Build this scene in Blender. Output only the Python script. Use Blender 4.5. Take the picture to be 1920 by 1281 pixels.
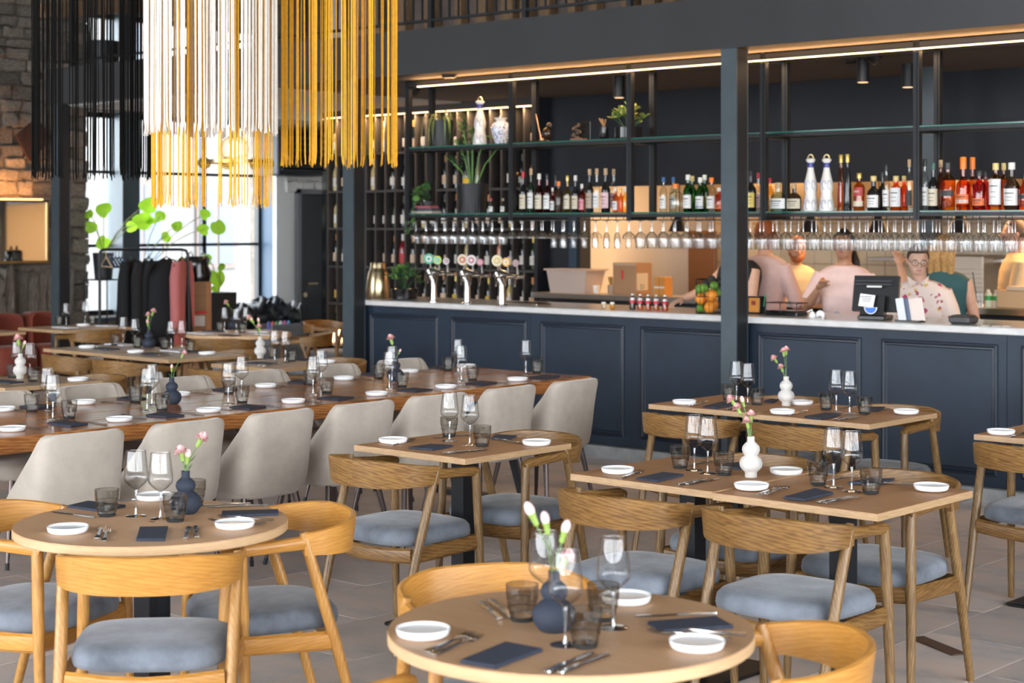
import bpy, bmesh, math, random
from mathutils import Vector, Matrix
random.seed(7)
for o in list(bpy.data.objects): bpy.data.objects.remove(o)
SC = bpy.context.scene
COL = SC.collection
R = math.radians
PI = math.pi

# ------------------------------------------------------------------ camera
F = 3200.0; HZ = 420.0; CH = 1.68; YAW = R(42)
SN, CS = math.sin(YAW), math.cos(YAW)
cd = bpy.data.cameras.new('camera'); cam = bpy.data.objects.new('camera', cd); COL.objects.link(cam)
cam.location = (0, 0, CH); cam.rotation_euler = (R(90), 0, YAW)
cd.sensor_width = 36; cd.sensor_fit = 'HORIZONTAL'; cd.lens = 60
cd.shift_y = -(640.5 - HZ) / 1920
cd.clip_start = 0.05; cd.clip_end = 200
cd.dof.use_dof = True; cd.dof.focus_distance = 6.7; cd.dof.aperture_fstop = 4.2
SC.camera = cam
# ------------------------------------------------------------------ world, exposure
W = bpy.data.worlds.new('overcast_sky'); SC.world = W; W.use_nodes = True
bg = W.node_tree.nodes['Background']; bg.inputs[0].default_value = (0.90, 0.95, 1.0, 1); bg.inputs[1].default_value = 8.0
SC.view_settings.view_transform = 'Standard'; SC.view_settings.look = 'None'
SC.view_settings.gamma = 1; SC.view_settings.use_curve_mapping = False
SC.view_settings.exposure = 1.05
try:
    SC.cycles.transparent_max_bounces = 40
    SC.cycles.sample_clamp_indirect = 6
except Exception: pass
def portal(loc, rot, sx, sy):
    l = bpy.data.lights.new('window_portal', 'AREA'); l.shape = 'RECTANGLE'; l.size = sx; l.size_y = sy
    l.cycles.is_portal = True
    o = bpy.data.objects.new('window_portal', l); o.location = loc; o.rotation_euler = rot; COL.objects.link(o)
def area(name, loc, rot, sx, sy, power, col):
    l = bpy.data.lights.new(name, 'AREA'); l.shape = 'RECTANGLE'; l.size = sx; l.size_y = sy
    l.energy = power; l.color = col
    o = bpy.data.objects.new(name, l); o.location = loc; o.rotation_euler = rot; COL.objects.link(o); return o

# ------------------------------------------------------------------ photo geometry: a ray of the photo meets a real plane of the room
def c2w(x, d): return x * CS - d * SN, x * SN + d * CS
def atD(px, py, d):
    X, Y = c2w((px - 960) / F * d, d); return Vector((X, Y, CH - (py - HZ) / F * d))
def onZ(px, py, z): return atD(px, py, (CH - z) * F / (py - HZ))
def onY(px, py, Y): return atD(px, py, Y / (SN * (px - 960) / F + CS))
def onX(px, py, X): return atD(px, py, X / (CS * (px - 960) / F - SN))

# ------------------------------------------------------------------ materials
def nt(name):
    m = bpy.data.materials.new(name); m.use_nodes = True
    n = m.node_tree; b = n.nodes['Principled BSDF']; return m, n, b
def mat(name, col, rough=0.5, metal=0.0, var=0.0, scale=8.0, bump=0.0, bscale=60.0, spec=0.5, sheen=0.0, coat=0.0, emit=None, es=0, stretch=None, rnd=0.0, trans=0.0, sss=0.0):
    m, n, b = nt(name)
    b.inputs['Base Color'].default_value = (*col, 1)
    b.inputs['Roughness'].default_value = rough; b.inputs['Metallic'].default_value = metal
    b.inputs['Specular IOR Level'].default_value = spec
    if sheen: b.inputs['Sheen Weight'].default_value = sheen; b.inputs['Sheen Roughness'].default_value = 0.4
    if coat: b.inputs['Coat Weight'].default_value = coat; b.inputs['Coat Roughness'].default_value = 0.08
    if trans: b.inputs['Transmission Weight'].default_value = trans
    if emit: b.inputs['Emission Color'].default_value = (*emit, 1); b.inputs['Emission Strength'].default_value = es
    L = n.links.new
    if var or bump or rnd:
        tc = n.nodes.new('ShaderNodeTexCoord'); mp = n.nodes.new('ShaderNodeMapping'); L(tc.outputs['Object'], mp.inputs[0])
        oi = n.nodes.new('ShaderNodeObjectInfo')
        sc = n.nodes.new('ShaderNodeVectorMath'); sc.operation = 'SCALE'; sc.inputs[0].default_value = (37, 23, 11); L(oi.outputs['Random'], sc.inputs['Scale'])
        ad = n.nodes.new('ShaderNodeVectorMath'); ad.operation = 'ADD'; L(mp.outputs[0], ad.inputs[0]); L(sc.outputs[0], ad.inputs[1])
        if stretch: mp.inputs['Scale'].default_value = stretch
        if var or rnd:
            no = n.nodes.new('ShaderNodeTexNoise'); no.inputs['Scale'].default_value = scale; no.inputs['Detail'].default_value = 6; no.inputs['Roughness'].default_value = 0.6
            L(ad.outputs[0], no.inputs['Vector'])
            cr = n.nodes.new('ShaderNodeValToRGB')
            cr.color_ramp.elements[0].position = 0.3; cr.color_ramp.elements[1].position = 0.7
            cr.color_ramp.elements[0].color = (*[max(0, c * (1 - var)) for c in col], 1)
            cr.color_ramp.elements[1].color = (*[min(1, c * (1 + var)) for c in col], 1)
            L(no.outputs['Fac'], cr.inputs[0])
            out = cr.outputs[0]
            if rnd:
                hs = n.nodes.new('ShaderNodeHueSaturation'); mr = n.nodes.new('ShaderNodeMapRange')
                mr.inputs['To Min'].default_value = 1 - rnd; mr.inputs['To Max'].default_value = 1 + rnd
                L(oi.outputs['Random'], mr.inputs['Value']); L(mr.outputs[0], hs.inputs['Value']); L(out, hs.inputs['Color']); out = hs.outputs[0]
            L(out, b.inputs['Base Color'])
        if bump:
            nb = n.nodes.new('ShaderNodeTexNoise'); nb.inputs['Scale'].default_value = bscale; nb.inputs['Detail'].default_value = 5
            L(ad.outputs[0], nb.inputs['Vector'])
            bp = n.nodes.new('ShaderNodeBump'); bp.inputs['Strength'].default_value = bump; bp.inputs['Distance'].default_value = 0.03 if bump > .7 else 0.01
            L(nb.outputs['Fac'], bp.inputs['Height']); L(bp.outputs[0], b.inputs['Normal'])
    return m
def wood(name, light, dark, rough=0.35, axis=(1, 9, 9), coat=0.0, scale=5.0, spec=0.5):
    m, n, b = nt(name); L = n.links.new
    tc = n.nodes.new('ShaderNodeTexCoord'); mp = n.nodes.new('ShaderNodeMapping'); mp.inputs['Scale'].default_value = axis
    L(tc.outputs['Object'], mp.inputs[0])
    oi = n.nodes.new('ShaderNodeObjectInfo')
    sc = n.nodes.new('ShaderNodeVectorMath'); sc.operation = 'SCALE'; sc.inputs[0].default_value = (17, 31, 13); L(oi.outputs['Random'], sc.inputs['Scale'])
    ad = n.nodes.new('ShaderNodeVectorMath'); ad.operation = 'ADD'; L(mp.outputs[0], ad.inputs[0]); L(sc.outputs[0], ad.inputs[1])
    no = n.nodes.new('ShaderNodeTexNoise'); no.inputs['Scale'].default_value = scale; no.inputs['Detail'].default_value = 8; no.inputs['Distortion'].default_value = 1.2
    L(ad.outputs[0], no.inputs['Vector'])
    wv = n.nodes.new('ShaderNodeTexWave'); wv.inputs['Scale'].default_value = scale * 0.8; wv.inputs['Distortion'].default_value = 6; wv.inputs['Detail'].default_value = 3; wv.bands_direction = 'DIAGONAL'
    L(ad.outputs[0], wv.inputs['Vector'])
    mx = n.nodes.new('ShaderNodeMath'); mx.operation = 'MULTIPLY_ADD'; L(wv.outputs['Fac'], mx.inputs[0]); mx.inputs[1].default_value = 0.28
    L(no.outputs['Fac'], mx.inputs[2])
    cr = n.nodes.new('ShaderNodeValToRGB'); cr.color_ramp.elements[0].position = 0.42; cr.color_ramp.elements[1].position = 0.86
    cr.color_ramp.elements[0].color = (*light, 1); cr.color_ramp.elements[1].color = (*dark, 1)
    L(mx.outputs[0], cr.inputs[0])
    hs = n.nodes.new('ShaderNodeHueSaturation'); mr = n.nodes.new('ShaderNodeMapRange')
    mr.inputs['To Min'].default_value = 0.9; mr.inputs['To Max'].default_value = 1.1
    L(oi.outputs['Random'], mr.inputs['Value']); L(mr.outputs[0], hs.inputs['Value']); L(cr.outputs[0], hs.inputs['Color'])
    L(hs.outputs[0], b.inputs['Base Color'])
    bp = n.nodes.new('ShaderNodeBump'); bp.inputs['Strength'].default_value = 0.12; bp.inputs['Distance'].default_value = 0.004
    L(no.outputs['Fac'], bp.inputs['Height']); L(bp.outputs[0], b.inputs['Normal'])
    b.inputs['Roughness'].default_value = rough; b.inputs['Specular IOR Level'].default_value = spec
    if coat: b.inputs['Coat Weight'].default_value = coat; b.inputs['Coat Roughness'].default_value = 0.12
    return m
def thin_glass(name, tint=(0.93, 0.96, 0.97), edge=(0.55, 0.6, 0.63), refl=0.10, rough=0.02):
    # a single sheet of glass: looks straight through, reflects more and colours more at a slant (Fresnel)
    m = bpy.data.materials.new(name); m.use_nodes = True; n = m.node_tree; n.nodes.clear(); L = n.links.new
    out = n.nodes.new('ShaderNodeOutputMaterial'); tr = n.nodes.new('ShaderNodeBsdfTransparent'); gl = n.nodes.new('ShaderNodeBsdfGlossy')
    gl.inputs['Roughness'].default_value = rough; gl.inputs['Color'].default_value = (1, 1, 1, 1)
    lw = n.nodes.new('ShaderNodeLayerWeight'); lw.inputs['Blend'].default_value = 0.35
    cr = n.nodes.new('ShaderNodeValToRGB'); cr.color_ramp.elements[0].color = (*tint, 1); cr.color_ramp.elements[1].color = (*edge, 1)
    cr.color_ramp.elements[0].position = 0.25; cr.color_ramp.elements[1].position = 0.95
    L(lw.outputs['Facing'], cr.inputs[0]); L(cr.outputs[0], tr.inputs[0])
    fr = n.nodes.new('ShaderNodeMath'); fr.operation = 'POWER'; fr.inputs[1].default_value = 3.0; lw2 = n.nodes.new('ShaderNodeLayerWeight'); lw2.inputs['Blend'].default_value = 0.5; L(lw2.outputs['Facing'], fr.inputs[0])
    ma = n.nodes.new('ShaderNodeMath'); ma.operation = 'MULTIPLY_ADD'; ma.use_clamp = True; ma.inputs[1].default_value = 0.55; ma.inputs[2].default_value = refl * .5
    L(fr.outputs[0], ma.inputs[0])
    mix = n.nodes.new('ShaderNodeMixShader'); L(ma.outputs[0], mix.inputs[0]); L(tr.outputs[0], mix.inputs[1]); L(gl.outputs[0], mix.inputs[2])
    L(mix.outputs[0], out.inputs[0]); return m
def emis(name, col, s):
    m = bpy.data.materials.new(name); m.use_nodes = True; n = m.node_tree; n.nodes.clear()
    o = n.nodes.new('ShaderNodeOutputMaterial'); e = n.nodes.new('ShaderNodeEmission'); e.inputs[0].default_value = (*col, 1); e.inputs[1].default_value = s
    n.links.new(e.outputs[0], o.inputs[0]); return m
M = {}
M['warmlit'] = wood('warmlit_oak', (0.55, 0.265, 0.055), (0.44, 0.19, 0.034), 0.32, (2, 2, 14), spec=0.5)  # oak with the front chairs' warm light put into its colour
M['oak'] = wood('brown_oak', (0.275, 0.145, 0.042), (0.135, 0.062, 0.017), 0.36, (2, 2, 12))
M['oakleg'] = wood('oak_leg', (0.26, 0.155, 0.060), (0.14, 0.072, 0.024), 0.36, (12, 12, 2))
M['warmlitleg'] = wood('warmlit_oak_leg', (0.51, 0.26, 0.065), (0.40, 0.18, 0.04), 0.33, (12, 12, 2))  # leg grain, same warm light painted into the colour
M['top'] = wood('table_top_laminate', (0.44, 0.235, 0.112), (0.37, 0.19, 0.09), 0.5, (1, 22, 22), scale=4, spec=.3)
M['edge'] = wood('table_edge_oak', (0.50, 0.33, 0.18), (0.36, 0.22, 0.11), 0.45, (2, 2, 30))
M['rtop'] = wood('round_top_laminate', (0.55, 0.335, 0.185), (0.49, 0.29, 0.158), 0.45, (1, 22, 22), scale=4, spec=.35)
M['redge'] = wood('round_edge_beech', (0.62, 0.42, 0.235), (0.54, 0.34, 0.18), 0.45, (2, 2, 30))
M['btop'] = wood('back_top_laminate', (0.48, 0.34, 0.21), (0.40, 0.28, 0.17), 0.4, (1, 22, 22), scale=4)
M['plank'] = wood('varnished_plank', (0.46, 0.185, 0.05), (0.22, 0.075, 0.02), 0.26, (14, 1.2, 14), coat=0.25, scale=4)
M['black'] = mat('black_steel', (0.012, 0.013, 0.016), 0.4, 0.3)
M['velvet'] = mat('grey_velvet', (0.170, 0.190, 0.225), 0.8, var=0.50, scale=5, sheen=0.25, bump=0.05, bscale=25, spec=.2)
M['beige'] = mat('beige_velvet', (0.40, 0.35, 0.295), 0.75, var=0.13, scale=7, sheen=0.25, bump=0.03, bscale=150)
M['bronze'] = mat('bronze_leg', (0.11, 0.085, 0.08), 0.3, 0.8)
M['rubber'] = mat('black_rubber', (0.01, 0.012, 0.016), 0.6)
M['porc'] = mat('white_porcelain', (0.84, 0.85, 0.86), 0.22, coat=0.3)
M['steel'] = mat('polished_steel', (0.62, 0.61, 0.60), 0.16, 1.0)
M['navy'] = mat('navy_napkin', (0.028, 0.036, 0.06), 0.85, var=0.12, scale=40, bump=0.2, bscale=400)
M['wnap'] = mat('pale_napkin', (0.66, 0.68, 0.72), 0.85)
M['glass'] = thin_glass('clear_glass', (.955, .965, .97), (.40, .42, .44), refl=0.12)
M['stemglass'] = thin_glass('solid_stem_glass', (.90, .91, .92), (.30, .32, .34), refl=0.40)
M['smoke'] = thin_glass('smoked_glass', (0.66, 0.64, 0.60), (0.26, 0.25, 0.24), 0.10)
M['smokebase'] = mat('smoked_glass_base', (0.03, 0.033, 0.035), 0.08)
M['vwhite'] = mat('white_clay', (0.60, 0.575, 0.54), 0.8, bump=0.1, bscale=90)
M['vdark'] = mat('ink_blue_clay', (0.022, 0.030, 0.050), 0.75, bump=0.1, bscale=90)
M['petal'] = mat('pink_petal', (0.86, 0.50, 0.49), 0.6, var=0.18, scale=30)
M['petal2'] = mat('pale_pink_petal', (0.88, 0.58, 0.58), 0.6, var=0.12, scale=30)
M['stem'] = mat('green_stem', (0.12, 0.22, 0.07), 0.5)
M['calyx'] = mat('green_calyx', (0.26, 0.38, 0.08), 0.5)
M['barblue'] = mat('bar_front_blue', (0.012, 0.0235, 0.042), 0.48, var=0.22, scale=2.2, bump=0.03, bscale=30, spec=0.4)
M['trimblue'] = mat('bar_moulding_blue', (0.009, 0.016, 0.030), 0.45)
M['steelblue'] = mat('blue_grey_steel', (0.055, 0.075, 0.09), 0.45, 0.2, var=0.1, scale=6)
M['marble'] = mat('white_marble', (0.62, 0.61, 0.60), 0.16, var=0.10, scale=9, stretch=(1, 3, 3))
M['concrete'] = mat('concrete', (0.30, 0.31, 0.31), 0.8, var=0.25, scale=7, bump=0.1)
M['fascia'] = mat('charcoal_paint', (0.028, 0.028, 0.030), 0.6, var=0.04, scale=2)
M['soffit'] = mat('taupe_soffit', (0.085, 0.075, 0.07), 0.8)
M['frame'] = mat('dark_grey_metal', (0.022, 0.024, 0.027), 0.42, 0.5)
M['darkwall'] = mat('midnight_wall', (0.008, 0.011, 0.018), 0.65, var=0.15, scale=3)
M['led'] = emis('led_strip', (1.0, 0.62, 0.30), 3.2)
M['greenglass'] = thin_glass('green_edge_shelf_glass', (0.70, 0.86, 0.80), (0.10, 0.30, 0.24), 0.10)
M['glassedge'] = mat('shelf_glass_edge', (0.03, 0.14, 0.105), 0.15)
M['brass'] = mat('brushed_brass', (0.52, 0.42, 0.26), 0.28, 1.0)
M['chrome'] = mat('chrome', (0.50, 0.49, 0.48), 0.10, 1.0)
M['plantpot'] = mat('black_plastic', (0.014, 0.016, 0.018), 0.45)
M['stone'] = mat('limestone', (0.25, 0.215, 0.18), 0.9, var=0.45, scale=7, bump=1.0, bscale=20, rnd=0.28)
M['mortar'] = mat('mortar', (0.17, 0.145, 0.12), 0.95, var=0.3, scale=9, bump=0.8, bscale=25)
M['tile'] = mat('floor_stone', (0.44, 0.36, 0.32), 0.36, var=0.18, scale=3.0, rnd=0.10, bump=0.03, bscale=18, stretch=(1, 1.6, 1))
_n = M['tile'].node_tree; _r = [x for x in _n.nodes if x.type == 'VALTORGB'][0].color_ramp
_r.elements[0].color = (.42, .42, .43, 1); _r.elements[1].color = (.72, .57, .50, 1); _e = _r.elements.new(.5); _e.color = (.62, .545, .50, 1)
M['grout'] = mat('grout', (0.10, 0.088, 0.08), 0.9)
M['white'] = mat('white_paint', (0.75, 0.75, 0.74), 0.7)
M['plaster'] = mat('plaster', (0.62, 0.60, 0.57), 0.8)
M['paper'] = mat('paper', (0.8, 0.8, 0.8), 0.8)
M['ink'] = mat('printed_ink', (0.03, 0.03, 0.035), 0.7)
M['red'] = mat('red_print', (0.6, 0.03, 0.04), 0.6)
M['card'] = mat('cardboard', (0.36, 0.205, 0.11), 0.85, var=0.06, scale=5)
M['tilewall'] = mat('cream_wall_tile', (0.72, 0.60, 0.42), 0.3)
M['steelwork'] = mat('stainless_counter', (0.45, 0.43, 0.40), 0.28, 1.0)
M['cork'] = mat('cork', (0.50, 0.34, 0.20), 0.85, var=0.15, scale=60)
_mc = {}
def cm(col, rough=0.5, metal=0.0, **k):
    key = (tuple(round(c, 3) for c in col), rough, metal, tuple(sorted(k.items())))
    if key not in _mc: _mc[key] = mat('paint', col, rough, metal, **k)
    return _mc[key]

# ------------------------------------------------------------------ mesh builder
class MB:
    def __init__(s): s.v = []; s.f = []; s.mi = []; s.cur = 0
    def m(s, i): s.cur = i; return s
    def add(s, v, f):
        o = len(s.v); s.v += [tuple(p) for p in v]
        for q in f: s.f.append(tuple(i + o for i in q)); s.mi.append(s.cur)
        return s
    def box(s, c, d, rz=0, T=None):
        x, y, z = [k / 2 for k in d]
        P = [Vector(p) for p in ((-x, -y, -z), (x, -y, -z), (x, y, -z), (-x, y, -z), (-x, -y, z), (x, -y, z), (x, y, z), (-x, y, z))]
        if T: P = [T @ p for p in P]
        if rz:
            a, b = math.cos(rz), math.sin(rz); P = [Vector((p.x * a - p.y * b, p.x * b + p.y * a, p.z)) for p in P]
        c = Vector(c)
        return s.add([p + c for p in P], [(0, 3, 2, 1), (4, 5, 6, 7), (0, 1, 5, 4), (1, 2, 6, 5), (2, 3, 7, 6), (3, 0, 4, 7)])
    def b2(s, a, b): return s.box([(a[i] + b[i]) / 2 for i in range(3)], [abs(b[i] - a[i]) for i in range(3)])
    def cham(s, a, b, e=0.004):   # box with chamfered edges
        (x0, y0, z0), (x1, y1, z1) = a, b
        rings = []
        for z, k in ((z0, e), (z0 + e, 0), (z1 - e, 0), (z1, e)):
            X0, X1, Y0, Y1 = x0 + k, x1 - k, y0 + k, y1 - k
            rings.append([(X0 + e, Y0, z), (X1 - e, Y0, z), (X1, Y0 + e, z), (X1, Y1 - e, z), (X1 - e, Y1, z), (X0 + e, Y1, z), (X0, Y1 - e, z), (X0, Y0 + e, z)])
        return s.loft(rings)
    def loft(s, rings, closed=True, cap0=True, cap1=True):
        n = len(rings[0]); v = [p for r in rings for p in r]; f = []
        for i in range(len(rings) - 1):
            for j in range(n if closed else n - 1):
                k = (j + 1) % n; f.append((i * n + j, i * n + k, (i + 1) * n + k, (i + 1) * n + j))
        if closed and cap0: f.append(tuple(range(n - 1, -1, -1)))
        if closed and cap1: f.append(tuple((len(rings) - 1) * n + j for j in range(n)))
        return s.add(v, f)
    def path(s, pts, rad, n=8, caps=True, sq=None):
        pts = [Vector(p) for p in pts]; rings = []; N = len(pts)
        if not hasattr(rad, '__len__'): rad = [rad] * N
        ref = None
        for i, p in enumerate(pts):
            t = (pts[min(i + 1, N - 1)] - pts[max(i - 1, 0)]).normalized()
            if ref is None:
                ref = Vector((0, 0, 1)) if abs(t.z) < 0.9 else Vector((1, 0, 0))
            u = (ref - t * ref.dot(t)).normalized(); w = t.cross(u); ref = u
            k = (1, 1) if not sq else sq
            rings.append([p + u * (rad[i] * k[0] * math.cos(2 * PI * j / n)) + w * (rad[i] * k[1] * math.sin(2 * PI * j / n)) for j in range(n)])
        return s.loft(rings, True, caps, caps)
    def tube(s, a, b, r0, r1=None, n=10): return s.path([a, b], [r0, r0 if r1 is None else r1], n)
    def lathe(s, prof, n=20, c=(0, 0, 0), cap0=True, cap1=True, sx=1, sy=1):
        rings = [[(c[0] + r * sx * math.cos(2 * PI * j / n), c[1] + r * sy * math.sin(2 * PI * j / n), c[2] + z) for j in range(n)] for r, z in prof]
        return s.loft(rings, True, cap0, cap1)
    def ell(s, c, r, n=12, m=8, T=None):
        rings = []
        for i in range(m + 1):
            a = -PI / 2 + PI * i / m; rr = max(math.cos(a), 0.02)
            rings.append([(r[0] * rr * math.cos(2 * PI * j / n), r[1] * rr * math.sin(2 * PI * j / n), r[2] * math.sin(a)) for j in range(n)])
        c = Vector(c)
        rings = [[(T @ Vector(p) if T else Vector(p)) + c for p in q] for q in rings]
        return s.loft(rings)
    def prism(s, poly, z0, z1):
        return s.loft([[(x, y, z0) for x, y in poly], [(x, y, z1) for x, y in poly]])
    def plate(s, pts, th, nrm):   # thick flat polygon through 3-D points
        nrm = Vector(nrm) * th; return s.loft([[Vector(p) for p in pts], [Vector(p) + nrm for p in pts]])
    def mesh(s, name, mats, smooth=35):
        me = bpy.data.meshes.new(name); me.from_pydata(s.v, [], s.f)
        if not isinstance(mats, (list, tuple)): mats = [mats]
        for q in mats: me.materials.append(M[q] if isinstance(q, str) else q)
        if len(mats) > 1: me.polygons.foreach_set('material_index', s.mi)
        bm = bmesh.new(); bm.from_mesh(me); bmesh.ops.recalc_face_normals(bm, faces=bm.faces); bm.to_mesh(me); bm.free()
        if smooth:
            me.shade_smooth(); me.set_sharp_from_angle(angle=R(smooth))
        me.update(); return me
def tag(o, label=None, cat=None, group=None, kind=None):
    if label: o['label'] = label
    if cat: o['category'] = cat
    if group: o['group'] = group
    if kind: o['kind'] = kind
    return o
def O(name, me, parent=None, loc=(0, 0, 0), rz=0, label=None, cat=None, group=None, kind=None, rot=None, scale=None):
    if isinstance(me, tuple): me = me[0].mesh(name, *me[1:])
    o = bpy.data.objects.new(name, me); COL.objects.link(o); o.location = loc
    o.rotation_euler = rot if rot else (0, 0, rz)
    if scale: o.scale = scale if hasattr(scale, '__len__') else (scale,) * 3
    if parent: o.parent = parent
    return tag(o, label, cat, group, kind)
def E(name, loc=(0, 0, 0), rz=0, label=None, cat=None, group=None, scale=None):
    o = bpy.data.objects.new(name, None); o.empty_display_size = 0.1; COL.objects.link(o); o.location = loc; o.rotation_euler = (0, 0, rz)
    if scale: o.scale = scale if hasattr(scale, '__len__') else (scale,) * 3
    return tag(o, label, cat, group)
def thing(name, parts, loc, rz, label, cat, group=None, scale=None):
    # parts: (name, mesh[, sub-parts]) with shared meshes, a copy of each for every thing
    e = E(name, loc, rz, label, cat, group, scale)
    for p in parts:
        q = O(p[0], p[1], e)
        for s in (p[2] if len(p) > 2 else ()): O(s[0], s[1], q)
    return e
def S(name, mb, m, parent=None, smooth=35, kind='structure'):
    return O(name, mb.mesh(name, m, smooth), parent, kind=None if parent else kind)
# ------------------------------------------------------------------ room shell
XL, YB, XR, YF, ZC = -16.5, -6.0, 6.5, 14.8, 6.4
# floor slab with stone tiles
floor = S('floor', MB().b2((XL - .5, YB - .4, -.2), (XR + .4, YF + .5, -.006)), 'grout')
tg = MB().cham((-.2360, -.4735, -.006), (.2360, .4735, .0), .0015).mesh('floor_tile', 'tile')
tiles = []
for i in range(-29, 12):
    for j in range(-3, 14):
        x = -3.42 + .475 * (i + .5); y = .95 * j + (.475 if i % 2 else 0) + .2
        if not (XL + .2 < x < XR and YB + .5 < y < 12.1): continue
        cx, dd = x * CS + y * SN, -x * SN + y * CS
        vis = dd > 3.6 and abs(cx / dd) < .34
        tiles.append((0 if vis else 1, dd, x, y))
tiles.sort(); rest = MB()
for k, (v, d_, x, y) in enumerate(tiles):
    if v == 0 and k < 300: O('floor_tile', tg, floor, (x, y, 0), rz=PI * ((k * 7) % 2))
    else: rest.box((x, y, -.003), (.469, .943, .006))
O('floor_tile_field', rest.mesh('floor_tile_field', 'tile', 0), floor, kind='stuff')

# left stone wall with window openings
WY0, WY1, WZ0, WZ1, UZ0, UZ1 = 11.12, 13.9, .62, 2.97, 3.5, 4.12
wl = MB()
wl.b2((XL - .5, YB, 0), (XL, WY0, ZC)); wl.b2((XL - .5, WY1, 0), (XL, YF, ZC))
wl.b2((XL - .5, WY0, 0), (XL, WY1, WZ0)); wl.b2((XL - .5, WY0, WZ1), (XL, WY1, UZ0)); wl.b2((XL - .5, WY0, UZ1), (XL, WY1, ZC))
wall_left = S('wall_left', wl, 'mortar')
def stone_mesh(k):
    rr = random.Random(k); b = MB()
    n = 5; rings = []
    for a in (0, .06, .5, .94, 1):
        ring = []
        inset = .0 if a not in (0, 1) else .07
        for i, (u, v) in enumerate(((0, 0), (.5, -.01), (1, 0), (1.01, .5), (1, 1), (.5, 1.01), (0, 1), (-.01, .5))):
            u = .5 + (u - .5) * (1 - inset * 2) + rr.uniform(-.06, .05); v = .5 + (v - .5) * (1 - inset * 2) + rr.uniform(-.10, .08)
            ring.append((u - .5, v - .5))
        rings.append((a, ring))
    # depth along +x (out of the wall), y length, z height
    R3 = [[(a * 1.0 + rr.uniform(-.22, .18) * (a > .4), p[0], p[1]) for p in ring] for a, ring in rings]
    b.loft(R3); return b.mesh('stone', 'stone', 50)
SM = [stone_mesh(k) for k in range(9)]
rr = random.Random(3); ns = 0
z = 1.22
while z < 4.5:
    h = rr.uniform(.10, .19); y = 9.72
    while y < WY0 - .02:
        l = rr.uniform(.16, .40)
        if y + l > WY0 - .12: l = WY0 - y + rr.uniform(-.03, .03)
        O('stone', SM[ns % 9], wall_left, (XL - .05, y + l / 2, z + h / 2), scale=(rr.uniform(.07, .13), l - .012, h - .012)); ns += 1
        y += l
    z += h
y = 9.72
while y < 10.85:     # standing stones low in the wall
    l = rr.uniform(.085, .13)
    O('stone', SM[ns % 9], wall_left, (XL - .05, y + l / 2, .90 + rr.uniform(-.03, .03)), scale=(rr.uniform(.07, .20), l - .008, rr.uniform(.45, .62))); ns += 1
    y += l
z = .1
while z < 1.2:
    h = rr.uniform(.12, .18)
    O('stone', SM[ns % 9], wall_left, (XL - .05, (10.87 + WY0) / 2 + rr.uniform(-.02, .02), z + h / 2), scale=(.1, .25, h - .012)); ns += 1; z += h
wp = S('wall_left_plaster', MB().b2((XL, 13.86, 0), (XL + .06, YF, 2.85)), M['white'])
wp.name = 'wall_left.001'
rr = random.Random(12)
for i in range(5):       # whitewashed stones over the door
    y = 14.0
    while y < 14.75:
        l = rr.uniform(.16, .3)
        O('stone', stone_mesh(40 + i) if y == 14.0 else SM[(i + int(y * 10)) % 9], wp, (XL + .05, y + l / 2, 2.15 + i * .14), scale=(.06, l - .01, .13)).data
        y += l
WS = mat('whitewashed_stone', (0.70, 0.68, 0.66), .85, var=.15, scale=8, bump=.6, bscale=16)
for o in wp.children:
    o.data = o.data.copy(); o.data.materials[0] = WS
# lintel band between the two window rows
S('trim_1', MB().b2((XL, WY0 - .05, WZ1 + .02), (XL + .05, WY1 + .1, UZ0 - .03)), 'plaster')
# other walls, ceiling
wb = MB(); xs = [-15, -12.2, -9.4, -6.6, -3.8, -1.0, 1.8, 4.6]
wb.b2((XL, YB - .4, 0), (XR, YB, .7)); wb.b2((XL, YB - .4, 4.9), (XR, YB, ZC))
prev = XL
for x in xs:
    wb.b2((prev, YB - .4, .7), (x - 1.05, YB, 4.9)); prev = x + 1.05
    portal((x, YB - .2, 2.8), (R(90), 0, PI), 2.1, 4.2)
wb.b2((prev, YB - .4, .7), (XR, YB, 4.9))
wall_back = S('wall_back', wb, 'plaster')
wr = MB(); ys = [-3.9, -1.0, 1.9, 4.8, 7.7]
wr.b2((XR, YB, 0), (XR + .4, YF, .7)); wr.b2((XR, YB, 4.9), (XR + .4, YF, ZC)); prev = YB
for y in ys:
    wr.b2((XR, prev, .7), (XR + .4, y - 1.0, 4.9)); prev = y + 1.0
    portal((XR + .2, y, 2.8), (R(90), 0, R(90)), 2.0, 4.2)
wr.b2((XR, prev, .7), (XR + .4, YF, 4.9))
wall_right = S('wall_right', wr, 'plaster')
S('wall_far', MB().b2((XL, YF, 0), (XR, YF + .4, ZC)), 'plaster')
S('ceiling', MB().b2((XL - .5, YB - .4, ZC), (XR + .4, YF + .4, ZC + .2)), mat('dark_timber_ceiling', (.07, .055, .045), .8))
# window frames in the walls behind the viewer
fr = MB()
for x in xs:
    for dx in (-1.02, 0, 1.02): fr.box((x + dx, YB - .2, 2.8), (.06, .06, 4.2))
    for zz in (.73, 2.1, 3.5, 4.87): fr.box((x, YB - .2, zz), (2.1, .06, .06))
S('window_3', fr, 'black')
fr = MB()
for y in ys:
    for dy in (-.97, 0, .97): fr.box((XR + .2, y + dy, 2.8), (.06, .06, 4.2))
    for zz in (.73, 2.1, 3.5, 4.87): fr.box((XR + .2, y, zz), (.06, 2.0, .06))
S('window_4', fr, 'black')

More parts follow.
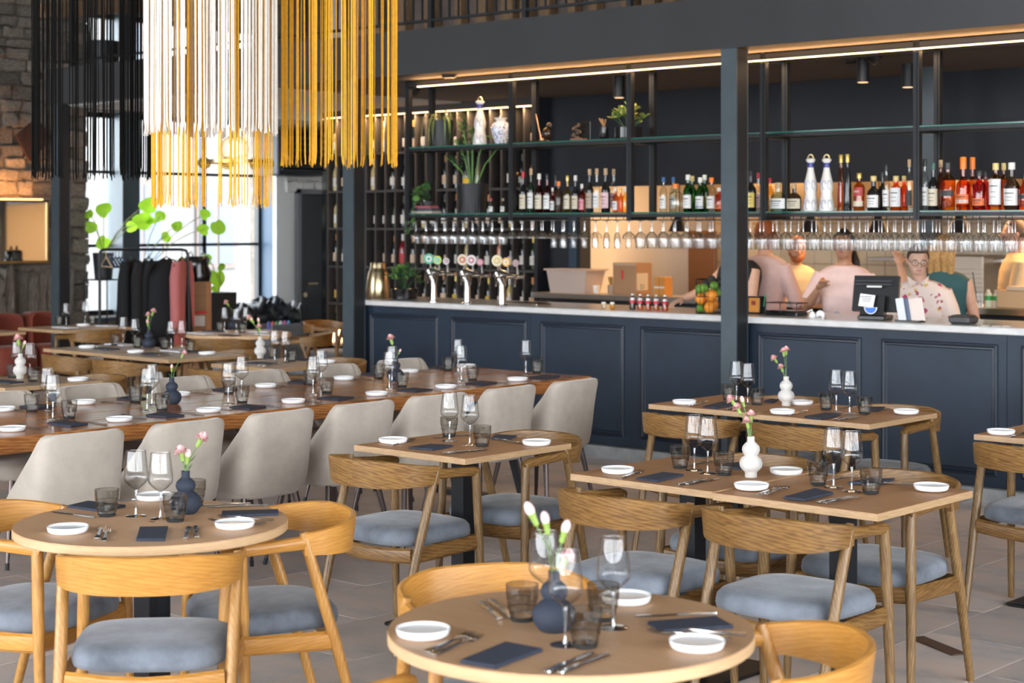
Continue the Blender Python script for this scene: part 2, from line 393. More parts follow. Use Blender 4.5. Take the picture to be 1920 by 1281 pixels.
# windows at the left: posts, mullions, panes
def left_window(name, z0, z1, posts, bars):
    w = S(name, MB().b2((XL - .34, WY0, z0), (XL - .26, WY0 + .05, z1)).b2((XL - .34, WY1 - .06, z0), (XL - .26, WY1, z1)).b2((XL - .34, WY0, z0), (XL - .26, WY1, z0 + .06)).b2((XL - .34, WY0, z1 - .06), (XL - .26, WY1, z1)), 'black')
    ed = [WY0]
    for a, b, t in posts:
        O('mullion', MB().b2((XL - .36, a, z0), (XL - .36 + t, b, z1)).mesh('mullion', M['steelblue'] if t > .2 else M['black']), w); ed += [a, b]
    ed.append(WY1)
    for zz in bars: O('glazing_bar', MB().b2((XL - .32, WY0, zz - .018), (XL - .28, WY1, zz + .018)).mesh('glazing_bar', M['black']), w)
    zs = [z0] + list(bars) + [z1]
    for i in range(0, len(ed), 2):
        for k in range(len(zs) - 1):
            O('pane', MB().b2((XL - .302, ed[i], zs[k] + .02), (XL - .298, ed[i + 1], zs[k + 1] - .02)).mesh('pane', M['pane']), w)
    portal((XL - .45, (WY0 + WY1) / 2, (z0 + z1) / 2), (R(90), 0, -R(90)), WY1 - WY0, z1 - z0)
    return w
M['pane'] = thin_glass('window_pane', (.97, .98, .98), (.8, .84, .85), .05)
left_window('window_1', WZ0, WZ1, [(11.66, 11.90, .30), (12.98, 13.04, .08)], [onX(160, 462, XL).z, onX(160, 320, XL).z])
left_window('window_2', UZ0, UZ1, [(11.66, 11.84, .30), (12.98, 13.04, .08)], [])
S('trim_2', MB().b2((XL - .1, WY0, WZ0 - .05), (XL + .12, WY1, WZ0)), M['steelblue'])
S('trim_3', MB().b2((XL - .3, WY1 - .02, 0.05), (XL + .02, WY1 + .05, 2.84)), cm((.03, .075, .14), .5))
# outside: pale houses across the street
street = S('floor_outside', MB().b2((-45, -10, -.6), (XL - .5, 40, -.5)), 'concrete'); street.name = 'floor.001'
FP = mat('pale_facade', (.135, .13, .125), .9)
for k, (x0, y0, y1, h, lab) in enumerate([(-26, 14.0, 19.6, 9, 'pale house across the street behind the left window panes'), (-27, 20.0, 25.5, 10, 'pale house across the street behind the right window panes')]):
    bld = E('house', (x0, y0, -.5), 0, lab, 'building')
    O('facade', MB().b2((-.4, 0, 0), (0, y1 - y0, h)).mesh('facade', FP), bld)
    for r in range(3):
        for c in range(3):
            yy = .7 + c * 1.75; zz = 1.3 + r * 2.9
            wn = O('window', MB().b2((0, yy, zz), (.06, yy + 1.0, zz + 1.7)).mesh('window', cm((.11, .08, .07), .7)), bld)
            O('pane', MB().b2((.06, yy + .09, zz + .09), (.075, yy + .46, zz + 1.61)).b2((.06, yy + .54, zz + .09), (.075, yy + .91, zz + 1.61)).mesh('pane', cm((.055, .07, .095), .4)), wn)
# door in the far left corner
DX = XL + .07; p0 = onX(560, 368, DX); p1 = onX(612, 368, DX)
door = S('door_1', MB().b2((DX, p0.y, 0), (DX + .05, p0.y + .52, 2.06)), cm((.010, .012, .018), .4))
for zz in (.35, .78, 1.18): O('groove', MB().b2((DX + .05, p0.y + .08, zz), (DX + .056, p0.y + .5, zz + .3)).mesh('groove', cm((.013, .016, .022), .4)), door)
hd = MB(); hz = onX(590, 531, DX).z
hd.tube((DX + .05, p0.y + .06, hz), (DX + .11, p0.y + .06, hz), .012).tube((DX + .11, p0.y + .05, hz), (DX + .11, p0.y + .22, hz), .011); O('handle', hd.mesh('handle', M['brass']), door)
O('lock_plate', MB().lathe([(.03, 0), (.03, .012)], 14).mesh('lock_plate', M['brass']), door, (DX + .05, p0.y + .06, hz - .14), rot=(0, R(90), 0))
S('trim_4', MB().b2((DX - .02, p0.y - .06, 0), (DX + .06, p0.y - .005, 2.12)).b2((DX - .02, p0.y - .06, 2.065), (DX + .06, p0.y + .52, 2.12)), cm((.16, .16, .17), .6))

# mezzanine: fascia, slab, railing
FY, FZ0, FZ1 = 9.40, 2.85, 3.20
S('trim_5', MB().b2((-14.6, FY, FZ0), (XR, FY + .12, FZ1)), 'fascia', smooth=0)
S('ceiling_window_lit', MB().b2((-14.5, FY + .13, FZ0 - .012), (-11.3, YF, FZ0 - .001)), cm((.42, .42, .42), .8), smooth=0).name = 'ceiling.003'  # lighter soffit panel: window light on the ceiling painted into its colour
sl = MB().b2((-14.6, FY + .12, FZ0), (XR, YF, FZ1 - .02)).b2((XL, 13.2, FZ0), (-14.6, YF, FZ1 - .02)).b2((-14.6, FY + .12, FZ0), (-14.5, YF, FZ1))
ceiling2 = S('ceiling_mezzanine', sl, 'soffit', smooth=0); ceiling2.name = 'ceiling.001'
rail = E('balcony_railing', (-14.6, FY + .05, FZ1), 0, 'dark steel balcony railing above the charcoal fascia', 'railing')
O('bottom_rail', MB().b2((0, -.015, .055), (21, .015, .075)).mesh('bottom_rail', 'frame'), rail)
O('top_rail', MB().b2((0, -.025, 1.0), (21, .025, 1.04)).mesh('top_rail', 'frame'), rail)
bal = MB().b2((-.006, -.006, .06), (.006, .006, 1.0)).mesh('baluster', 'frame'); pst = MB().b2((-.02, -.02, 0), (.02, .02, 1.02)).mesh('post', 'frame')
for i in range(0, 122): O('post' if i % 10 == 3 else 'baluster', pst if i % 10 == 3 else bal, rail, (.05 + .098 * i, 0, 0))
# upstairs wall with old timbers
wu = S('wall_upper', MB().b2((-14.4, 13.2, FZ1 - .02), (XR, 13.4, ZC)), mat('dark_rubble', (.13, .10, .085), .9, var=.5, scale=3, bump=.8, bscale=8))
TM = wood('old_timber', (.26, .16, .085), (.15, .085, .04), .8, (9, 9, 1.5))
rr = random.Random(5); x = -13.8
while x < -5:
    w_ = rr.uniform(.09, .17)
    O('timber_post', MB().cham((-w_ / 2, -.14, 0), (w_ / 2, 0, 2.6), .01).mesh('timber_post', TM), wu, (x, 13.2, FZ1 - .02)); x += rr.uniform(.22, .45)
# timber beam under the roof by the upper window
S('trim_6', MB().box((XL + .5, 12.0, 4.22), (.16, 3.6, .16), T=Matrix.Rotation(R(8), 3, 'X')), TM)
# dark planters standing on the mezzanine
def ribbed_pot(r0, r1, h, n=28, rib=.04, m_='plantpot'):
    b = MB(); prof = [(r0, 0), (r0 + (r1 - r0) * .5, h * .5), (r1, h), (r1 * .93, h), (r1 * .90, h * .88)]; rings = []
    for r, z in prof:
        rings.append([((r * (1 - (rib if j % 2 and r >= r0 * .99 and z <= h * .95 else 0))) * math.cos(2 * PI * j / (2 * n)), (r * (1 - (rib if j % 2 and z <= h * .95 else 0))) * math.sin(2 * PI * j / (2 * n)), z) for j in range(2 * n)])
    return b.loft(rings).mesh('pot', m_, 30)

# steel columns
def column(name, px0, px1, Y, z0, z1, lab, w=.125):
    a = onY(px0, 300, Y); x0 = a.x
    e = E(name, (x0, Y, z0), 0, lab, 'column')
    O('web', MB().b2((.035, 0, 0), (w - .035, w, z1 - z0)).mesh('web', 'steelblue'), e)
    O('flange', MB().b2((0, -.006, 0), (w, .006, z1 - z0)).mesh('flange', 'steelblue'), e)
    O('flange', MB().b2((0, w - .006, 0), (w, w + .006, z1 - z0)).mesh('flange', 'steelblue'), e)
    O('side_plate', MB().b2((w - .012, .006, 0), (w, w - .006, z1 - z0)).mesh('side_plate', M['colshade']), e)
    O('base_plate', MB().b2((-.03, -.03, 0), (w + .03, w + .03, .012)).mesh('base_plate', 'black'), e)
    return e
M['colshade'] = mat('column_side_shade', (.012, .014, .017), .5, .2)  # shade on the side facing away from the daylight, put into the colour
column('steel_column', 1352.7, 1378, 9.42, 0, FZ0, 'blue-grey steel column in front of the bar counter')
column('steel_column', 643.6, 660, 9.42, 0, FZ0, 'blue-grey steel column at the left end of the bar')
column('steel_column', 97, 114, 9.42, 0, FZ0, 'dark steel column in front of the stone wall')
column('steel_column', 1725, 1740, 11.50, 0, FZ0, 'blue-grey steel column behind the bar shelves', .12)
# ------------------------------------------------------------------ bar counter
BY = 9.59; CZ = 1.06
xa = onY(679, 563, BY).x; xb = -3.2
bar = E('bar_counter', (xa, BY, 0), 0, 'midnight blue panelled bar counter front with moulded frames', 'bar')
BL = xb - xa
seams = [onY(p, 600, BY).x - xa for p in (995, 1352, 1888)]
ed = [0] + seams + [BL]
for i in range(len(ed) - 1):
    O('front_panel', MB().b2((ed[i] + .0015, 0, .09), (ed[i + 1] - .0015, .05, CZ - .045)).mesh('front_panel', 'barblue', 0), bar)
O('carcass', MB().b2((0, .05, .09), (BL, .1, CZ - .045)).b2((0, .1, .09), (.05, .62, CZ - .045)).b2((0, .1, .09), (BL, .62, .12)).b2((0, .56, .09), (BL, .62, .75)).mesh('carcass', 'trimblue', 0), bar)
O('plinth', MB().b2((-.02, -.05, 0), (BL, .55, .085)).mesh('plinth', 'concrete', 0), bar)
def moulding(x0, x1, z0, z1):
    b = MB()
    prof = [(0, .0), (.004, .012), (.016, .016), (.024, .008), (.034, .010), (.04, 0)]   # (inset, proud)
    rings = []
    for ins, pr in prof:
        rings.append([(x0 + ins, -pr, z0 + ins), (x1 - ins, -pr, z0 + ins), (x1 - ins, -pr, z1 - ins), (x0 + ins, -pr, z1 - ins)])
    return b.loft(rings, True, False, False).mesh('moulding', 'trimblue', 20)
for p0_, p1_ in ((694, 823), (846, 989.5), (1014, 1172), (1202, 1372), (1421, 1616), (1653, 1872), (1915, 2150)):
    O('moulding', moulding(onY(p0_, 600, BY).x - xa, onY(p1_, 600, BY).x - xa, .155, .955), bar)
wt = O('bar_worktop', MB().cham((-.03, -.04, CZ - .045), (BL, .70, CZ), .006).mesh('bar_worktop', 'marble'), None, (xa, BY, 0), label='long white marble worktop on the blue bar counter', cat='worktop')

# ------------------------------------------------------------------ hanging shelf frame over the bar
SY = 9.80; SD = .27
ux = [onY(p, 300, SY).x for p in (766, 960, 1181.5, 1432.5, 1720)]; ux.append(ux[-1] + 1.165); ux.append(ux[-1] + 1.165)
LZ, UZ = 1.765, 2.305
sf = E('hanging_bar_shelf', (ux[0], SY, LZ), 0, 'dark metal hanging shelf frame with glass shelves above the bar', 'shelf')
up = MB().b2((-.02, -.02, LZ - .06), (.006, .02, 2.85)).b2((.01, -.02, LZ - .06), (.024, .02, 2.85)).b2((-.015, -.012, LZ - .06), (.02, .012, 2.85)).mesh('upright', 'frame', 0)
for x in ux:
    O('upright', up, sf, (x - ux[0], 0, -LZ)); O('upright', up, sf, (x - ux[0], SD, -LZ))
    for a_, b_ in ((2.805, 2.835), (LZ - .055, LZ - .03), (UZ - .04, UZ - .015)): O('crossbar', MB().b2((-.015, 0, a_), (.015, SD, b_)).mesh('crossbar', 'frame', 0), sf, (x - ux[0], 0, -LZ))
XE = ux[-1] - ux[0]
O('top_rail', MB().b2((0, -.02, 2.80 - LZ), (XE, .02, 2.84 - LZ)).b2((0, SD - .02, 2.80 - LZ), (XE, SD + .02, 2.84 - LZ)).mesh('top_rail', 'frame', 0), sf)
for i in range(len(ux) - 1):
    a, b = ux[i] - ux[0] + .022, ux[i + 1] - ux[0] - .022
    for zz, q in ((0, 'lower'), (UZ - LZ, 'upper')):
        s_ = O('glass_shelf', MB().b2((a, -.015, zz - .010), (b, SD + .01, zz)).mesh('glass_shelf', 'greenglass', 0), sf)
        O('glass_edge', MB().b2((a, -.0165, zz - .010), (b, -.015, zz)).mesh('glass_edge', 'glassedge', 0), s_)
        O('shelf_rail', MB().b2((a, -.02, zz - .035), (b, .015, zz - .012)).b2((a, SD - .015, zz - .035), (b, SD + .02, zz - .012)).mesh('shelf_rail', 'frame', 0), sf)
lx0 = onY(787, 162, SY).x - ux[0]
O('led_strip', MB().b2((lx0, -.032, 2.788 - LZ), (XE, -.021, 2.797 - LZ)).mesh('led_strip', 'led', 0), sf)
area('shelf_led_light', ((ux[0] + lx0 + ux[-1]) / 2, SY - .05, 2.775), (R(180), 0, 0), XE - lx0, .02, 16, (1, .52, .20))
area('shelf_led_downlight', ((ux[0] + lx0 + ux[-1]) / 2, SY + .10, 2.79), (0, 0, 0), XE - lx0, .02, 18, (1, .62, .32))
# rack of rods under the lower shelf
rk = E('glass_rack', (ux[0], SY, LZ), 0, 'dark wire stemware rack under the lower bar shelf', 'rack')
rod = MB()
RZ = -.055
ROWS = (.015, .105, .195)
for y in ROWS:
    for dy in (-.016, .016): rod.path([(.03, y + dy, RZ), (XE, y + dy, RZ)], .003, 6)
O('rod', rod.mesh('rod', 'black'), rk)
hk = MB().path([(0, 0, RZ), (0, .0, -.02), (0, .01, -.012), (.0, .02, -.03)], .003, 5).mesh('hook', 'black')
for i in range(int(XE / .22)):
    for y in ROWS: O('hook', hk, rk, (.1 + .22 * i, y, 0))

# back wall behind the bar, kitchen opening
KY = 12.0
xk0 = onY(1010, 300, KY).x; xk1 = onY(1088, 300, KY).x
S('wall_bar_back', MB().b2((xk0, KY, 2.02), (XR, KY + .15, FZ0)).b2((xk0, KY, 0), (xk1, KY + .15, 2.02)).b2((-2.6, KY, 0), (XR, KY + .15, 2.02)), 'darkwall', smooth=0)
S('trim_7', MB().b2((xk1 - .12, KY - .02, 0), (xk1 - .03, KY, 2.02)), cm((.02, .045, .08), .5))
# kitchen shell
KB = 14.7
kt = S('wall_kitchen', MB().b2((xk0, KB, 0), (-2, KB + .09, FZ0)), mat('warm_grout', (.40, .32, .22), .8)); 
tl = MB().cham((-.097, -.008, -.097), (.097, 0, .097), .003).mesh('wall_tile', 'tilewall')
for i in range(34):
    for j in range(6): O('wall_tile', tl, kt, (xk0 + .2 + i * .2, KB, .98 + j * .2))
S('wall_kitchen', MB().b2((xk0 - .1, KY + .15, 0), (xk0, KB, FZ0)), M['plaster'])
S('wall_kitchen', MB().b2((-2.1, KY + .15, 0), (-2.0, KB, FZ0)), M['plaster'])
S('ceiling_kitchen', MB().b2((xk0, KY + .15, 2.6), (-2, KB, 2.64)), M['plaster']).name = 'ceiling.002'
# pass counter in the opening
pc = E('pass_counter', (xk1, KY - .35, 0), 0, 'stainless kitchen pass counter with dark front behind the bar', 'counter')
PL = -2.7 - xk1
O('steel_top', MB().cham((-.28, 0, 1.01), (PL, .34, 1.06), .004).mesh('steel_top', 'steelwork'), pc)
O('cabinet', MB().b2((-.25, .06, 0), (PL, .33, 1.01)).mesh('cabinet', M['darkwall'], 0), pc)
x = -.15
while x < PL - .6:
    O('cabinet_door', MB().cham((x, .045, .12), (x + .58, .06, .98), .003).mesh('cabinet_door', cm((.02, .024, .03), .4)), pc); x += .6
# kitchen lamps
for i, x in enumerate((-9.0, -7.3, -5.6, -3.9)):
    t = E('kitchen_ceiling_lamp', (x, 13.2, 2.6), 0, ('leftmost', 'second from left', 'third from left', 'rightmost')[i] + ' warm ceiling lamp inside the kitchen', 'lamp', 'kitchen ceiling lamps')
    O('housing', MB().cham((-.5, -.12, -.05), (.5, .12, 0), .005).mesh('housing', 'white'), t)
    O('diffuser', MB().b2((-.48, -.1, -.056), (.48, .1, -.05)).mesh('diffuser', emis('warm_diffuser', (1, .66, .34), 3), 0), t)
    area('kitchen_lamp_light', (x, 13.2, 2.53), (0, 0, 0), .9, .18, 36, (1, .56, .24))
# spot cylinders, cameras and smoke detectors under the soffit
def spot(px, py, Y, r, h, lab, cm_='frame'):
    p = onY(px, py, Y); e = E('ceiling_spot', (p.x, Y, FZ0), 0, lab, 'spotlight')
    O('cylinder', MB().lathe([(r, -h), (r, 0)], 20).mesh('cylinder', cm_), e)
    O('lens', MB().lathe([(r * .8, -h - .004), (r * .8, -h)], 16).mesh('lens', emis('spot_lens', (1, .6, .3), .8)), e)
for px, h, Y, lab in ((1161, .17, 10.6, 'black cylinder spotlight above the succulent on the upper shelf'), (1618, .17, 10.6, 'black cylinder spotlight above the empty upper shelf'), (1702, .17, 11.2, 'black cylinder spotlight beside the rear steel column')):
    spot(px, 150, Y, .045, h, lab)
for px, py, Y, lab in ((1638, 118, 10.5, 'small black dome camera on the soffit above the shelf'), (776, 178, 10.4, 'small black dome camera at the left end of the soffit')):
    p = onY(px, py, Y); e = E('dome_camera', (p.x, Y, FZ0), 0, lab, 'camera')
    O('base', MB().lathe([(.06, -.02), (.06, 0)], 18).mesh('base', 'black'), e)
    O('dome', MB().lathe([(.01, -.065), (.03, -.055), (.045, -.035), (.05, -.02)], 18).mesh('dome', cm((.02, .02, .022), .08)), e)
for px, py, lab in ((842, 144, 'flat grey smoke detector on the soffit over the plants'), (1440, 141, 'flat black ceiling bracket on the soffit right of the column')):
    p = onY(px, py, 9.62); O('smoke_detector', MB().lathe([(.05, -.025), (.06, -.012), (.06, 0)], 18).mesh('smoke_detector', 'frame'), None, (p.x, 9.62 if px < 1000 else 10.7, FZ0), label=lab, cat='detector')

# ------------------------------------------------------------------ wine cabinet behind the bar
VY = 11.85
wx0, wx1 = onY(614, 300, VY).x, onY(1004, 300, VY).x
wc = E('wine_cabinet', (wx0, VY, 0), 0, 'tall dark wine cabinet with rows of pigeonholes behind the bar', 'cabinet')
CWn = 20; cw = (wx1 - wx0) / CWn; cz = [.10, .49, .87, 1.25, 1.64, 2.02, 2.40, 2.80]
CAB = mat('cabinet_taupe', (.045, .042, .042), .6)
O('back_panel', MB().b2((0, .30, 0), (wx1 - wx0, .32, 2.84)).mesh('back_panel', M['darkwall'], 0), wc)
for i in range(CWn + 1): O('divider', MB().b2((i * cw - .009, 0, .05), (i * cw + .009, .30, 2.82)).mesh('divider', CAB, 0), wc)
for z in cz: O('shelf', MB().b2((0, .003, z - .022), (wx1 - wx0, .298, z)).mesh('shelf', CAB, 0), wc)
O('led_strip', MB().b2((0, -.02, 2.767), (wx1 - wx0, -.012, 2.776)).mesh('led_strip', 'led', 0), wc)
area('cabinet_led_light', ((wx0 + wx1) / 2, VY - .03, 2.76), (0, 0, 0), wx1 - wx0, .02, 22, (1, .62, .32))
O('valance', MB().b2((0, -.03, 2.78), (wx1 - wx0, .3, 2.85)).mesh('valance', CAB, 0), wc)
O('side_panel', MB().b2((wx1 - wx0 + .009, -.03, 0), (wx1 - wx0 + .05, .32, 2.84)).mesh('side_panel', M['darkwall'], 0), wc)
O('glass_pane', MB().b2((-.02, -.06, .02), (-.012, .32, 2.83)).mesh('glass_pane', thin_glass('cabinet_pane', (.62, .68, .70), (.2, .25, .27), .08), 0), wc)
wbm = {}
def wine_mesh(kind):
    if kind in wbm: return wbm[kind]
    g, lb, cp = kind
    body = MB().lathe([(.030, 0), (.036, .004), (.037, .02), (.037, .17), (.033, .195), (.016, .225), (.0145, .24), (.0145, .30)], 14).mesh('bottle_body', g)
    cap = MB().lathe([(.0155, .245), (.0155, .303), (.013, .305)], 12).mesh('capsule', cp)
    lab = MB().lathe([(.0376, .045), (.0376, .125)], 14, cap0=False, cap1=False).mesh('label', lb)
    wbm[kind] = (body, cap, lab); return wbm[kind]
gl_dark = cm((.006, .009, .010), .12); gl_green = cm((.012, .03, .012), .12); gl_red = cm((.20, .012, .02), .15); gl_pale = cm((.45, .36, .16), .15); gl_rose = cm((.55, .25, .18), .15)
gl_blue = cm((.10, .25, .42), .2)
lb_w = cm((.62, .60, .56), .7); lb_c = cm((.55, .42, .30), .7); lb_y = cm((.55, .38, .05), .6); lb_r = cm((.45, .04, .05), .6)
cp_k = cm((.02, .02, .02), .4); cp_o = cm((.50, .20, .05), .4); cp_g = cm((.50, .36, .08), .35, .6); cp_w = cm((.6, .6, .6), .5); cp_r = cm((.30, .02, .02), .4)
kinds = [((gl_dark, lb_w, cp_k), 'white-labelled dark wine bottle in the wine cabinet'),
         ((gl_dark, lb_c, cp_o), 'tan-labelled wine bottle with orange capsule in the wine cabinet'),
         ((gl_green, lb_w, cp_g), 'dark green wine bottle with gold capsule in the wine cabinet'),
         ((gl_dark, lb_y, cp_g), 'yellow-labelled bottle with gold foil in the wine cabinet'),
         ((gl_pale, lb_w, cp_w), 'pale straw wine bottle in the wine cabinet'),
         ((gl_rose, lb_w, cp_r), 'rose wine bottle in the wine cabinet'),
         ((gl_red, lb_r, cp_w), 'red wine bottle in the wine cabinet')]
ROWN = ['one', 'two', 'three', 'four', 'five', 'six', 'seven']; NUMS = 'one two three four five six seven eight nine ten eleven twelve thirteen fourteen fifteen sixteen seventeen eighteen nineteen twenty'.split()
rr = random.Random(21); nb = 0
for r in range(len(cz) - 1):
    for i in range(CWn):
        if r == 0 or (r == 1 and i > 8): continue
        if rr.random() < .16: continue
        k = rr.choices(range(7), (8, 5, 3, 3, 1.5, 1.2, .6))[0]
        if r in (4, 5) and rr.random() < .5: k = rr.choice((1, 4, 4, 5))
        b_, c_, l_ = wine_mesh(kinds[k][0])
        p = ('wine_bottle', [('bottle_body', b_, [('capsule', c_), ('label', l_)])])
        t = thing('wine_bottle', [('bottle_body', b_), ('capsule', c_), ('label', l_)], (wx0 + (i + .5) * cw + rr.uniform(-.012, .012), VY + rr.uniform(.05, .09), cz[r]), rr.uniform(0, 6), kinds[k][1].replace('in the wine cabinet', 'in cabinet row %s, place %s from left' % (ROWN[len(cz) - 2 - r], NUMS[i])), 'bottle', 'bottles in the wine cabinet', rr.uniform(.98, 1.1)); nb += 1
# candle lamp glowing low in the cabinet end
p = onY(632, 634, VY - .3)
e = E('candle_lantern', (p.x, VY - .3, .50), 0, 'glowing candle lantern low beside the steel column', 'lantern')
st = E('low_side_table', (p.x, VY - .3, 0), 0, 'low side table under the candle lantern', 'table')
O('table_top', MB().cham((-.22, -.14, .47), (.22, .14, .50), .004).mesh('table_top', 'btop'), st)
for sx in (-.19, .19): O('leg', MB().b2((sx - .012, -.11, 0), (sx + .012, .11, .47)).mesh('leg', 'black'), st)
O('glass_jar', MB().lathe([(.06, 0), (.065, .01), (.06, .15)], 16, cap1=False).mesh('glass_jar', M['glass']), e)
O('candle', MB().lathe([(.05, .004), (.05, .12), (.02, .125)], 14).mesh('candle', emis('candle_glow', (1, .55, .22), 6)), e)
# ------------------------------------------------------------------ wooden armchair (front is +y)
def chair_parts(wm, lm):
    parts = []
    for sx in (-1, 1):
        fl = MB().path([(sx * .252, .215, 0), (sx * .245, .20, .40), (sx * .238, .19, .655), (sx * .238, .187, .675)], [.0135, .0185, .0185, .016], 12)
        parts.append(('leg', fl.mesh('leg', lm)))
        rl = MB().path([(sx * .235, -.26, 0), (sx * .243, -.16, .36), (sx * .251, -.055, .70), (sx * .251, -.05, .722)], [.0135, .019, .0175, .012], 12)
        parts.append(('leg', rl.mesh('leg', lm)))
        ar = MB().path([(sx * .238, .205, .668), (sx * .239, .17, .676), (sx * .245, .05, .682), (sx * .251, -.06, .69)], [.017, .021, .020, .022], 10, sq=(1.0, .8))
        parts.append(('armrest', ar.mesh('armrest', wm)))
    # bent back band
    rings = []; n = 26
    for i in range(n + 1):
        a = PI * i / n; c, s = math.cos(a), math.sin(a)
        ss = s ** .8 if s > 0 else 0
        x, y = .258 * c, -.05 - .215 * ss
        nx, ny = c / .258, -s / .215; l = math.hypot(nx, ny) or 1; nx, ny = nx / l, ny / l
        k = min(1, s * 1.15)
        zb, zt = .652 - .014 * k, .722 + .028 * k
        th = .0085; tilt = .014 * s
        rings.append([(x - nx * th, y - ny * th, zb), (x + nx * th, y + ny * th, zb), (x + nx * (th + tilt * .6), y + ny * (th + tilt * .6), (zb + zt) / 2), (x + nx * (th + tilt), y + ny * (th + tilt), zt - .004), (x + nx * (tilt), y + ny * (tilt), zt), (x - nx * (th - tilt), y - ny * (th - tilt), zt - .004), (x - nx * (th - tilt * .6), y - ny * (th - tilt * .6), (zb + zt) / 2)])
    parts.append(('backrest', MB().loft(rings).mesh('backrest', wm, 50)))
    fr = []
    for a, b, r in (((-.225, .195, .385), (.225, .195, .385), .03), ((-.225, -.165, .375), (.225, -.165, .375), .03)):
        pts = [(a[0] + (b[0] - a[0]) * t, a[1] - (.03 if a[1] < 0 else 0) * math.sin(PI * t), a[2] - .012 * math.sin(PI * t)) for t in (0, .25, .5, .75, 1)]
        fr.append(('seat_rail', MB().path(pts, r, 8, sq=(1, .42)).mesh('seat_rail', wm)))
    for sx in (-1, 1):
        fr.append(('seat_rail', MB().path([(sx * .24, .19, .385), (sx * .24, -.16, .375)], .03, 8, sq=(1, .42)).mesh('seat_rail', wm)))
    parts += fr
    rings = []; n = 36
    def outline(k, z):
        out = []
        for j in range(n):
            a = 2 * PI * j / n; c, s = math.cos(a), math.sin(a)
            e = .55
            x = math.copysign(abs(c) ** e, c); y = math.copysign(abs(s) ** e, s)
            w = .232 + .012 * y
            out.append((x * w * k, .012 + y * .225 * k, z))
        return out
    for k, z in ((.90, .405), (.985, .412), (1.0, .428), (.985, .450), (.93, .466), (.80, .474), (.5, .478), (.1, .477)): rings.append(outline(k, z))
    parts.append(('seat', MB().loft(rings).mesh('seat', 'velvet', 70)))
    return parts
CH_H = chair_parts('warmlit', 'warmlitleg'); CH_O = chair_parts('oak', 'oakleg')
def chair(x, y, fx, fy, lab, warmlit=False, group=None):
    return thing('dining_chair', CH_H if warmlit else CH_O, (x, y, 0), math.atan2(-fx, fy), lab, 'chair', group)
def chairc(cx, cd_, fx, fd, lab, warmlit=True, group=None):
    X, Y = c2w(cx, cd_); a, b = c2w(fx, fd); return chair(X, Y, a, b, lab, warmlit, group)
g = 'oak armchairs with grey seats'
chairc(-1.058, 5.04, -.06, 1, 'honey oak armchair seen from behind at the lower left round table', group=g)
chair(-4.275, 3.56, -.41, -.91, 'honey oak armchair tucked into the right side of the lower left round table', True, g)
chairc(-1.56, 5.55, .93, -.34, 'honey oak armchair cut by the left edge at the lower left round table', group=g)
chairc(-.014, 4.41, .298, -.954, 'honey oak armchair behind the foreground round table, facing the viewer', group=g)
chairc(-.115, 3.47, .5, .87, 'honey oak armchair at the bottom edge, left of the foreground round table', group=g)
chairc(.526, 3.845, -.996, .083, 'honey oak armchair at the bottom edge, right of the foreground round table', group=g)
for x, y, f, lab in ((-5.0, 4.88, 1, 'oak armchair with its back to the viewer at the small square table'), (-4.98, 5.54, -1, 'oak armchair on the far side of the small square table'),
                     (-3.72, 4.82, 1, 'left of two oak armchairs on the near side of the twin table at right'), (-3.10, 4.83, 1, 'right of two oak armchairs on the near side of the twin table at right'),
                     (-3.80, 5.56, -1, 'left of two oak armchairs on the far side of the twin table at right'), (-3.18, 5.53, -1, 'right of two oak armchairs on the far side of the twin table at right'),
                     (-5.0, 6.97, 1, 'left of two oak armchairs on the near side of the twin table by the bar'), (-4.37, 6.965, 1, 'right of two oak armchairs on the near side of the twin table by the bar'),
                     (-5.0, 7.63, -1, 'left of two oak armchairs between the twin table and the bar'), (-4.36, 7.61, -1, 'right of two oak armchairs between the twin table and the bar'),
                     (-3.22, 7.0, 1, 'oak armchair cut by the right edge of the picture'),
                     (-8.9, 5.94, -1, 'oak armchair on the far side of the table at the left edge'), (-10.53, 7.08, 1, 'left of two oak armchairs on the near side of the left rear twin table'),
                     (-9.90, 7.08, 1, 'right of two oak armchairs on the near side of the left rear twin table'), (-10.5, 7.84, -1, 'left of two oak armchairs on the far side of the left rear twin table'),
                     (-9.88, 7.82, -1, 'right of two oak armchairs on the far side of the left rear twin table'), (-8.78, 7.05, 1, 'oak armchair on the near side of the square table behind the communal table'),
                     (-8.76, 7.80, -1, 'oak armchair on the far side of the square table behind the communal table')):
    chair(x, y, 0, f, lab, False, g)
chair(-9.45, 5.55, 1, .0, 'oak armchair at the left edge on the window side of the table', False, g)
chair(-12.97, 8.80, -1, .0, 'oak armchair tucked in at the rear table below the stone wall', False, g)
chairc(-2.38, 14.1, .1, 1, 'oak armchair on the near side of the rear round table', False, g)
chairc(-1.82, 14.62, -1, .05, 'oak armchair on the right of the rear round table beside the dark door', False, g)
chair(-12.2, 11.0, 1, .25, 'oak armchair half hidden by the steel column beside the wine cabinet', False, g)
chair(-13.35, 7.55, 0, 1, 'oak armchair at the far left edge near the red armchairs', False, g)

